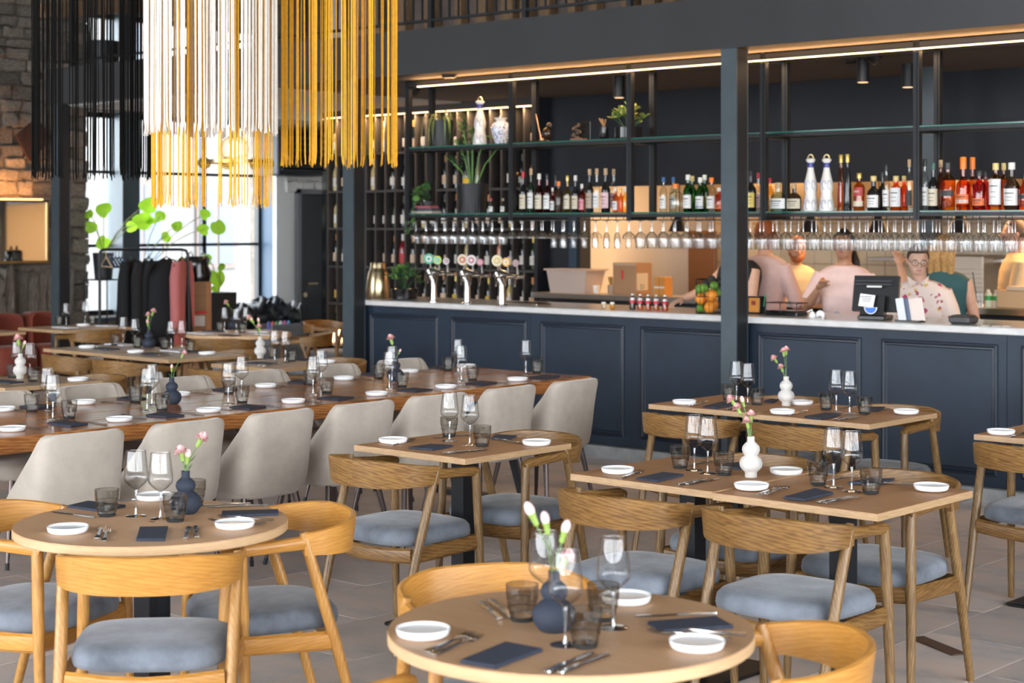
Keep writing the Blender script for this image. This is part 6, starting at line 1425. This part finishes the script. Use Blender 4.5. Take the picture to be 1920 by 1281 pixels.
for s_ in (-.06, .06): O('bag_handle', MB().path([(s_ - .03, 0, .24), (s_, 0, .30), (s_ + .03, 0, .24)], .008, 6).mesh('bag_handle', DRK), e)
# bench with coats, bags and a crate below the right panes
c0 = onX(432, 600, XL + .45); c1 = onX(556, 600, XL + .45)
O('window_bench', MB().cham((XL + .1, c0.y - .6, .34), (XL + .75, c1.y, .42), .006).b2((XL + .14, c0.y - .5, 0), (XL + .7, c1.y - .05, .34)).mesh('window_bench', 'concrete'), None, label='low grey bench under the right window panes', cat='bench')
rr = random.Random(17)
for i, (px, py, w_, h_, c_, lab, nm) in enumerate(((452, 575, .19, .30, (.008, .008, .010), 'black bag at the left of the bench pile', 'bag'), (490, 565, .22, .36, (.010, .011, .015), 'black puffer jacket heaped on the bench', 'jacket'), (515, 560, .20, .36, (.012, .016, .028), 'dark blue glossy jacket heaped on the bench', 'jacket'), (537, 575, .17, .26, (.006, .007, .009), 'black rucksack beside the dark door', 'bag'), (549, 562, .11, .30, (.35, .35, .36), 'pale grey scarf hanging over the pile beside the door', 'scarf'))):
    q = onX(px, py, XL + .45); e = E(nm, (XL + .45, q.y, .42), 0, lab, nm); rings = []
    for k in range(8):
        t = k / 7; s_ = math.sin(PI * (.18 + .80 * t)) ** .6
        rings.append([(w_ * s_ * math.cos(2 * PI * j / 22) * (1 + .16 * math.sin(3 * j + k * 1.7 + i)), w_ * s_ * math.sin(2 * PI * j / 22) * (1 + .16 * math.cos(2.3 * j + k)), h_ * t + .03 * math.sin(j * 1.3 + k)) if k else (w_ * .9 * math.cos(2 * PI * j / 22), w_ * .9 * math.sin(2 * PI * j / 22), 0) for j in range(22)])
    O('cloth_heap', MB().loft(rings).mesh('cloth_heap', cm(c_, .35), 70), e); O('strap', MB().path([(.1, -w_ * .7, h_ * .3), (.14, 0, h_ * .95), (.1, w_ * .7, h_ * .2)], .012, 6).mesh('strap', DRK), e)
q = onX(530, 590, XL + .9); e = E('open_crate', (XL + .95, q.y - .1, 0), 0, 'open pale crate of small coloured bottles below the bench pile', 'crate')
O('crate_body', MB().b2((-.12, -.2, 0), (.12, .2, .44)).b2((-.13, -.21, .44), (-.11, .21, .50)).b2((.11, -.21, .44), (.13, .21, .50)).mesh('crate_body', cm((.20, .19, .2), .6)), e)
for k, c_ in enumerate(((.1, .1, .4), (.6, .05, .05), (.1, .35, .12), (.6, .6, .6), (.5, .1, .3), (.1, .3, .5))): O('small_bottle', MB().lathe([(.022, .44), (.022, .50), (.012, .53)], 10).mesh('small_bottle', cm(c_, .4)), e, (0, -.15 + .06 * k, 0))
# gilt mirror on the stone wall with its picture light
m0 = onX(86, 434, XL + .34); mz0, mz1 = onX(60, 489, XL + .3).z, onX(60, 379, XL + .3).z
e = E('wall_mirror', (XL + .34, m0.y, (mz0 + mz1) / 2), R(-11), 'gilt framed mirror on the stone wall at the left edge', 'mirror'); mh = (mz1 - mz0) / 2
O('mirror_glass', MB().b2((-.01, -.9, -mh), (.0, 0, mh)).mesh('mirror_glass', mat('mirror_silver', (.85, .83, .80), .03, 1.0), 0), e)
GF = mat('old_gilt', (.40, .26, .09), .3, .9)
O('frame_bar', MB().cham((-.01, -.93, -mh - .03), (.025, .03, -mh), .006).mesh('frame_bar', GF), e); O('frame_bar', MB().cham((-.01, -.93, mh), (.025, .03, mh + .02), .006).mesh('frame_bar', 'black'), e); O('frame_bar', MB().cham((-.01, 0, -mh), (.02, .025, mh), .004).mesh('frame_bar', GF), e); O('frame_bar', MB().cham((-.01, -.93, -mh), (.02, -.9, mh), .004).mesh('frame_bar', GF), e)
O('picture_light', MB().cham((.02, -.8, mh + .02), (.05, -.05, mh + .035), .004).mesh('picture_light', emis('picture_light_glow', (1, .5, .18), 2.5)), e)
O('backing', MB().b2((-.10, -.85, -mh + .05), (-.011, -.08, mh - .05)).mesh('backing', 'black'), e)
area('mirror_uplight', (XL + .25, m0.y - .40, mz1 + .06), (R(180), R(-28), 0), .05, .75, 5, (1, .42, .12))
# rusty diamond plate
pts = [onX(28, 255, XL + .14), onX(66, 222, XL + .14), onX(98, 258, XL + .14), onX(54, 303, XL + .14)]
c_ = sum(pts, Vector()) / 4; e = E('wall_sculpture', c_, 0, 'rusty steel diamond plate on the stone wall above the mirror', 'sculpture')
RU = mat('rusty_steel', (.070, .032, .022), .6, .4, var=.4, scale=14)
O('plate', MB().plate([p_ - c_ for p_ in pts], .03, (1, 0, 0)).mesh('plate', RU, 10), e); O('bracket', MB().b2((-.09, -.03, -.03), (0, .03, .03)).mesh('bracket', 'black'), e)
# dark planter with a shrub upstairs behind the railing
e = E('mezzanine_planter', (atD(193, 100, 17.2).x, atD(193, 100, 17.2).y, FZ1 - .02), 0, 'large black planter upstairs in front of the upper window', 'planter'); O('pot', MB().lathe([(.15, 0), (.165, .02), (.165, .34), (.15, .34), (.145, .3)], 24).mesh('pot', 'plantpot'), e); O('trunk', MB().path([(0, 0, .3), (.02, .0, .6), (.06, .02, .95)], [.02, .015, .01], 7).mesh('trunk', TM), e)
for k in range(14): O('leaf', blade(.35, .02, 1.0 + .1 * (k % 5)).mesh('leaf', GL2, 60), e, (.05, .02, .85 + .02 * k), rz=k * 2.4)
# ------------------------------------------------------------------ people behind the bar and in the kitchen
SKIN = mat('skin', (.60, .36, .26), .5, var=.05, scale=20); SKIN2 = mat('skin_tan', (.50, .27, .17), .5, var=.05, scale=20)
def remesh(b, name, m_, vox, smooth=3):
    me = b.mesh('tmp', m_, 0); o = bpy.data.objects.new('tmp', me); COL.objects.link(o)
    r = o.modifiers.new('r', 'REMESH'); r.mode = 'VOXEL'; r.voxel_size = vox; r.use_smooth_shade = True
    if smooth: s = o.modifiers.new('s', 'SMOOTH'); s.factor = .5; s.iterations = smooth
    dg = bpy.context.evaluated_depsgraph_get(); out = bpy.data.meshes.new_from_object(o.evaluated_get(dg)); bpy.data.objects.remove(o); out.name = name
    if not len(out.materials): out.materials.append(m_)
    out.shade_smooth(); return out
def torso(b, H, prof, lean=0):
    rings = []
    for z, w, d, y in prof:
        rings.append([(H * w * math.copysign(abs(math.cos(2 * PI * j / 24)) ** .75, math.cos(2 * PI * j / 24)), H * (y + lean * max(0, z - .55) + d * math.copysign(abs(math.sin(2 * PI * j / 24)) ** .85, math.sin(2 * PI * j / 24))), H * z) for j in range(24)])
    return b.loft(rings)
BP = [(.47, .085, .065, 0), (.52, .098, .070, 0), (.58, .088, .062, .005), (.63, .080, .058, .008), (.70, .092, .066, .008), (.76, .105, .066, 0), (.80, .108, .055, -.004), (.825, .080, .042, -.006), (.845, .035, .033, -.004)]
def hand(b, wrist, dirv, H, side, curl=.5):
    d = Vector(dirv).normalized(); up = Vector((0, 0, 1)) if abs(d.z) < .9 else Vector((0, 1, 0)); s = d.cross(up).normalized(); n = s.cross(d)
    w = Vector(wrist); p = w + d * .045
    T = Matrix((s, d, n)).transposed()
    b.ell(p, (.040, .048, .017), 12, 8, T=T)
    for k in range(4):
        base = p + d * .035 + s * (-.029 + .0195 * k); L_ = (.066, .078, .074, .058)[k]
        p1 = base + d * L_ * .45 - n * L_ * .12 * curl; p2 = p1 + d * L_ * .32 * (1 - curl * .5) - n * L_ * .38 * curl; p3 = p2 + d * L_ * .2 * (1 - curl) - n * L_ * .3 * curl
        b.path([base, p1, p2, p3], [.0092, .0088, .008, .0068], 8)
    th = p - d * .01 + s * (.032 * side); b.path([th, th + d * .02 + s * .022 * side - n * .006, th + d * .048 + s * .024 * side - n * .016], [.011, .0098, .008], 8)
def person(px, Y, face, H, lab, skin, shirt, arms, hair, lean=0, headtilt=0, sleeve='short', trousers=(.03, .03, .035), vox=.0075, headyaw=0, zoff=0, extra=None, beard=None, shirtmat=None, headfwd=0.0):
    q = onY(px, 500, Y); rz = math.atan2(-face[0], face[1])
    e = E('person', (q.x, Y, 0), rz, lab, 'person', 'staff behind the bar and in the kitchen')
    b = MB(); torso(b, H, BP, lean)
    ly = lambda z: lean * max(0, z - .55)
    # neck, head
    hy = ly(.9) + headfwd
    b.path([(0, H * (ly(.82) - .006), H * .81), (0, H * (hy * .6 + ly(.85) * .4), H * .855), (0, H * (hy + .004), H * .885)], [H * .036, H * .032, H * .034], 12)
    HT = Matrix.Rotation(headyaw, 3, 'Z') @ Matrix.Rotation(headtilt, 3, 'X'); hc = Vector((0, H * (hy + .012), H * .932))
    b.ell(hc, (H * .045, H * .057, H * .066), 18, 14, T=HT); b.ell(hc + HT @ Vector((0, H * .020, -H * .036)), (H * .034, H * .036, H * .030), 14, 10, T=HT)
    b.path([hc + HT @ Vector((0, H * .056, H * .004)), hc + HT @ Vector((0, H * .069, -H * .014)), hc + HT @ Vector((0, H * .060, -H * .018))], [H * .005, H * .009, H * .007], 8)
    for s in (-1, 1): b.ell(hc + HT @ Vector((s * H * .046, -H * .002, -H * .006)), (H * .006, H * .011, H * .017), 8, 6, T=HT)
    sh = MB(); torso(sh, H, [(z - (.0 if i else .02), w * 1.07 + .006, d * 1.10 + .006, y) for i, (z, w, d, y) in enumerate(BP[:-1] + [(.838, .046, .042, -.005)])], lean)
    for s, (el, wr) in zip((-1, 1), arms):
        shp = Vector((s * H * .098, H * (ly(.8) - .004), H * .797)); el = Vector(el) * H; wr = Vector(wr) * H
        b.path([shp, shp.lerp(el, .5), el, el.lerp(wr, .35), wr], [H * .030, H * .027, H * .0225, H * .0235, H * .0155], 12); hand(b, wr, wr - el, H, -s)
        if sleeve == 'none': pass
        elif sleeve == 'short': sh.path([shp, shp.lerp(el, .45), shp.lerp(el, .80)], [H * .040, H * .041, H * .042], 14)
        else: sh.path([shp, shp.lerp(el, .5), el, el.lerp(wr, .5), el.lerp(wr, .9)], [H * .038, H * .037 * (1.25 if sleeve == 'puff' else 1), H * .034 * (1.5 if sleeve == 'puff' else 1), H * .031 * (1.35 if sleeve == 'puff' else 1), H * .022], 14)
    tr = MB()
    for s in (-1, 1):
        hp, kn, an = Vector((s * H * .052, 0, H * .50)), Vector((s * H * .056, H * .012, H * .28)), Vector((s * H * .056, -H * .005, H * .045))
        b.path([hp, hp.lerp(kn, .5), kn, kn.lerp(an, .35), an], [H * .050, H * .044, H * .032, H * .033, H * .020], 12); b.path([an, Vector((s * H * .06, H * .03, H * .022)), Vector((s * H * .066, H * .09, H * .016))], [H * .022, H * .022, H * .014], 10)
        tr.path([hp + Vector((0, 0, .02)), hp.lerp(kn, .5), kn, an], [H * .060, H * .052, H * .042, H * .034], 12)
    tr.loft([[(H * 1.06 * w * math.cos(2 * PI * j / 20), H * (y + d * 1.1 * math.sin(2 * PI * j / 20)), H * z) for j in range(20)] for z, w, d, y in BP[:3]])
    body = O('body', remesh(b, 'body', skin, vox), e)
    O('shirt' if shirtmat is None else 'blouse', remesh(sh, 'shirt', shirtmat or mat('shirt_cloth', shirt, .85, var=.05, scale=15, bump=.2, bscale=25), .010, 4), e)
    O('trousers', remesh(tr, 'trousers', cm(trousers, .8), .012, 3), e)
    for s in (-1, 1):
        sx = Vector((s * H * .060, H * .035, H * .0)); O('shoe', MB().cham((sx.x - H * .03, -H * .03, 0), (sx.x + H * .03, H * .11, H * .05), .02).mesh('shoe', DRK), e)
        eo = O('eye', MB().ell((0, 0, 0), (.0115, .006, .0065), 10, 6).mesh('eye', cm((.75, .72, .70), .3)), body, hc + HT @ Vector((s * H * .018, H * .0535, H * .004)), rot=HT.to_euler())
        O('iris', MB().ell((0, 0, 0), (.0048, .003, .005), 8, 6).mesh('iris', cm((.03, .02, .015), .2)), body, hc + HT @ Vector((s * H * .018, H * .0565, H * .003)), rot=HT.to_euler())
        O('eyebrow', MB().path([(-.014, 0, -.002), (0, .002, .003), (.014, 0, 0)], .0028, 6).mesh('eyebrow', hair[1]), body, hc + HT @ Vector((s * H * .018, H * .056, H * .015)), rot=HT.to_euler())
    O('mouth', MB().ell((0, 0, 0), (.021, .005, .0065), 10, 6).mesh('mouth', cm((.42, .13, .12), .4)), body, hc + HT @ Vector((0, H * .0565, -H * .033)), rot=HT.to_euler())
    # hair cap
    hb = MB(); rings = []
    for i in range(9):
        a = -.35 + (PI / 2 + .33) * i / 8; rr_ = max(.05, math.cos(a)); rings.append([HT @ Vector((H * .050 * rr_ * math.cos(2 * PI * j / 20), H * .063 * rr_ * math.sin(2 * PI * j / 20) - H * .006 - (H * .020 * max(0, math.sin(2 * PI * j / 20)) if a < .45 else 0), H * (.070 * math.sin(a) + .004 + (.022 * max(0, math.sin(2 * PI * j / 20)) if a < .3 else 0)))) + hc for j in range(20)])
    hb.loft(rings)
    if hair[0] == 'pony':
        o_ = hc + HT @ Vector((0, -H * .060, H * .010)); side = hair[2]; hb.path([o_, o_ + Vector((side * .03, -.03, -.03)), o_ + Vector((side * .07, .0, -.14)), o_ + Vector((side * .085, .03, -.26)), o_ + Vector((side * .08, .04, -.34))], [.022, .034, .034, .028, .008], 12)
    if hair[0] == 'bun':
        hb.path([hc + HT @ Vector((s_ * H * .03, -H * .045, -H * .01)) for s_ in (-1, 0, 1)], [.03, .035, .03], 10); hb.ell(hc + HT @ Vector((.012, -H * .062, -H * .045)), (.034, .034, .045), 12, 8)
    if hair[0] == 'long':
        for s_ in (-1, -.4, .4, 1): hb.path([hc + HT @ Vector((s_ * H * .035, -H * .045, H * .02)), hc + HT @ Vector((s_ * H * .042, -H * .055, -H * .04)), hc + HT @ Vector((s_ * H * .045, -H * .05, -H * .12))], [.035, .04, .02], 10)
    O('hair', remesh(hb, 'hair', hair[1], .007, 2), e)
    if beard: 
        bb = MB(); bb.ell(hc + HT @ Vector((0, H * .028, -H * .048)), (H * .036, H * .034, H * .030), 14, 10, T=HT); bb.path([hc + HT @ Vector((x_ * H * .043, H * .012, -H * .02)) for x_ in (-1,)] + [hc + HT @ Vector((-H * .03, H * .035, -H * .045)), hc + HT @ Vector((0, H * .045, -H * .055)), hc + HT @ Vector((H * .03, H * .035, -H * .045)), hc + HT @ Vector((H * .043, H * .012, -H * .02))], H * .010, 8)
        O('beard', remesh(bb, 'beard', beard, .006, 2), body)
    return e, body, hc, HT
HB = mat('brown_hair', (.055, .028, .016), .5, var=.3, scale=60); HK = mat('black_hair', (.008, .007, .007), .4, var=.2, scale=60); HRD = mat('copper_hair', (.30, .09, .025), .5, var=.25, scale=60); HBL = mat('blond_hair', (.42, .25, .09), .5, var=.3, scale=60)
down = lambda s, f=.03: ((s * .125, f, .62), (s * .115, f + .10, .50))
rnd_ = lambda L: L
person(1434, 11.05, (.05, 1), 1.71, 'person seen from behind in a pale pink long-sleeved shirt', SKIN, (.66, .48, .46), (((-.14, .02, .63), (-.11, .14, .58)), ((.155, .03, .63), (.10, .15, .60))), ('short', HRD), sleeve='long')
person(1484, 12.95, (.75, -.66), 1.57, 'person with a copper beard in a cream tee inside the kitchen', SKIN2, (.62, .50, .30), (((-.13, .06, .64), (-.06, .2, .62)), ((.13, .06, .64), (.06, .2, .62))), ('short', HRD), beard=HRD, lean=.25, headtilt=-.25)
pf, pb, phc, pht = person(1583, 10.98, (.35, -.94), 1.64, 'person with a black ponytail in a pale pink tee holding food', SKIN2, (.78, .60, .58), (((-.13, .03, .62), (-.11, .15, .55)), ((.165, .03, .645), (.09, .13, .735))), ('pony', HK, -1))
hx = Matrix.Rotation(pf.rotation_euler.z, 3, 'Z') @ (Vector((.065, .165, .775)) * 1.64) + pf.location
fd = E('food_piece', hx, 0, 'small orange bite of food held in a hand', 'food'); O('bite', MB().ell((0, 0, 0), (.024, .020, .014), 10, 6).mesh('bite', cm((.62, .26, .08), .6)), fd); O('topping', MB().ell((.006, -.006, .012), (.015, .012, .010), 8, 5).mesh('topping', cm((.62, .12, .05), .5)), fd)
bd_ = O('badge', MB().lathe([(.025, 0), (.025, .004)], 18).mesh('badge', cm((.45, .46, .55), .5)), pf, (.03, .125, 1.02), rot=(R(-90), 0, 0))
FLW = mat('floral_blouse', (.74, .62, .54), .8, bump=.15, bscale=25)
n_ = FLW.node_tree; L = n_.links.new; tcn = n_.nodes.new('ShaderNodeTexCoord'); base = None
prev = None
for sc_, th_, col_ in ((12, .27, (.50, .05, .15)), (15, .20, (.60, .38, .12)), (18, .18, (.34, .07, .10))):
    vo = n_.nodes.new('ShaderNodeTexVoronoi'); vo.inputs['Scale'].default_value = sc_; no = n_.nodes.new('ShaderNodeTexNoise'); no.inputs['Scale'].default_value = 30; mxv = n_.nodes.new('ShaderNodeVectorMath'); mxv.operation = 'MULTIPLY_ADD'; mxv.inputs[1].default_value = (.03, .03, .03); L(no.outputs['Color'], mxv.inputs[0]); L(tcn.outputs['Object'], mxv.inputs[2]); L(mxv.outputs[0], vo.inputs['Vector'])
    mt_ = n_.nodes.new('ShaderNodeMath'); mt_.operation = 'LESS_THAN'; mt_.inputs[1].default_value = th_; L(vo.outputs['Distance'], mt_.inputs[0])
    mixc = n_.nodes.new('ShaderNodeMixRGB'); L(mt_.outputs[0], mixc.inputs[0]); mixc.inputs[2].default_value = (*col_, 1)
    if prev: L(prev.outputs[0], mixc.inputs[1])
    else: mixc.inputs[1].default_value = (.74, .60, .52, 1)
    prev = mixc
L(prev.outputs[0], n_.nodes['Principled BSDF'].inputs['Base Color'])
wf, wb_, whc, wht = person(1732, 10.62, (.25, -.97), 1.545, 'person with glasses in a cream floral blouse at the till', SKIN, None, (((-.145, .05, .63), (-.04, .17, .60)), ((.15, .05, .63), (.05, .18, .60))), ('bun', HB), lean=.22, headtilt=-.32, sleeve='puff', shirtmat=FLW, headyaw=.35, headfwd=.012)
gs = MB()
for s in (-1, 1): gs.path([wht @ Vector((s * .030 + .0215 * math.cos(2 * PI * k / 20), .104, .006 + .016 * math.sin(2 * PI * k / 20))) + whc for k in range(21)], .0014, 5)
gs.path([wht @ Vector((x_, .106, .010)) + whc for x_ in (-.010, .010)], .0014, 5)
for s in (-1, 1): gs.path([wht @ Vector(v_) + whc for v_ in ((s * .051, .103, .010), (s * .068, .06, .010), (s * .074, .0, .008))], .0014, 5)
O('spectacles', gs.mesh('spectacles', cm((.05, .035, .03), .3, .5)), wf)
cl = MB()
for s in (-1, 1): cl.plate([wht @ Vector(v_) + whc for v_ in ((s * .008, .10, -.135), (s * .075, .02, -.110), (s * .055, .075, -.185))], .006, wht @ Vector((0, 1, .2)))
O('collar', cl.mesh('collar', FLW, 20), wf)
person(1770, 11.15, (-.15, 1), 1.60, 'person with long blond hair in a teal top behind the till', SKIN, (.03, .10, .11), (((-.20, .06, .74), (-.25, .12, .86)), ((.13, .03, .63), (.11, .13, .55))), ('long', HBL), sleeve='none')
person(1908, 12.95, (-.8, -.6), 1.72, 'person in a beige tee at the right edge of the kitchen', SKIN, (.55, .42, .26), (((-.13, .04, .62), (-.10, .16, .56)), ((.13, .04, .62), (.10, .16, .56))), ('short', HB))
person(1386, 10.75, (-.3, -.95), 1.68, 'person in black hidden by the column, one arm over the fruit', SKIN, (.012, .012, .014), (((-.12, .03, .63), (-.10, .13, .55)), ((.165, .06, .70), (.165, .19, .66))), ('short', HB), sleeve='none')
# metal strip on the floor at right
q = onZ(1752, 1213, 0); O('floor_strip', MB().cham((-.02, -.15, 0), (.05, .15, .006), .002).mesh('floor_strip', mat('rusty_strip', (.12, .075, .055), .5, .5)), None, (q.x, q.y, 0), rz=R(62), label='flat brown metal strip lying on the floor at right', cat='strip')
print('OBJECTS', len(bpy.data.objects))
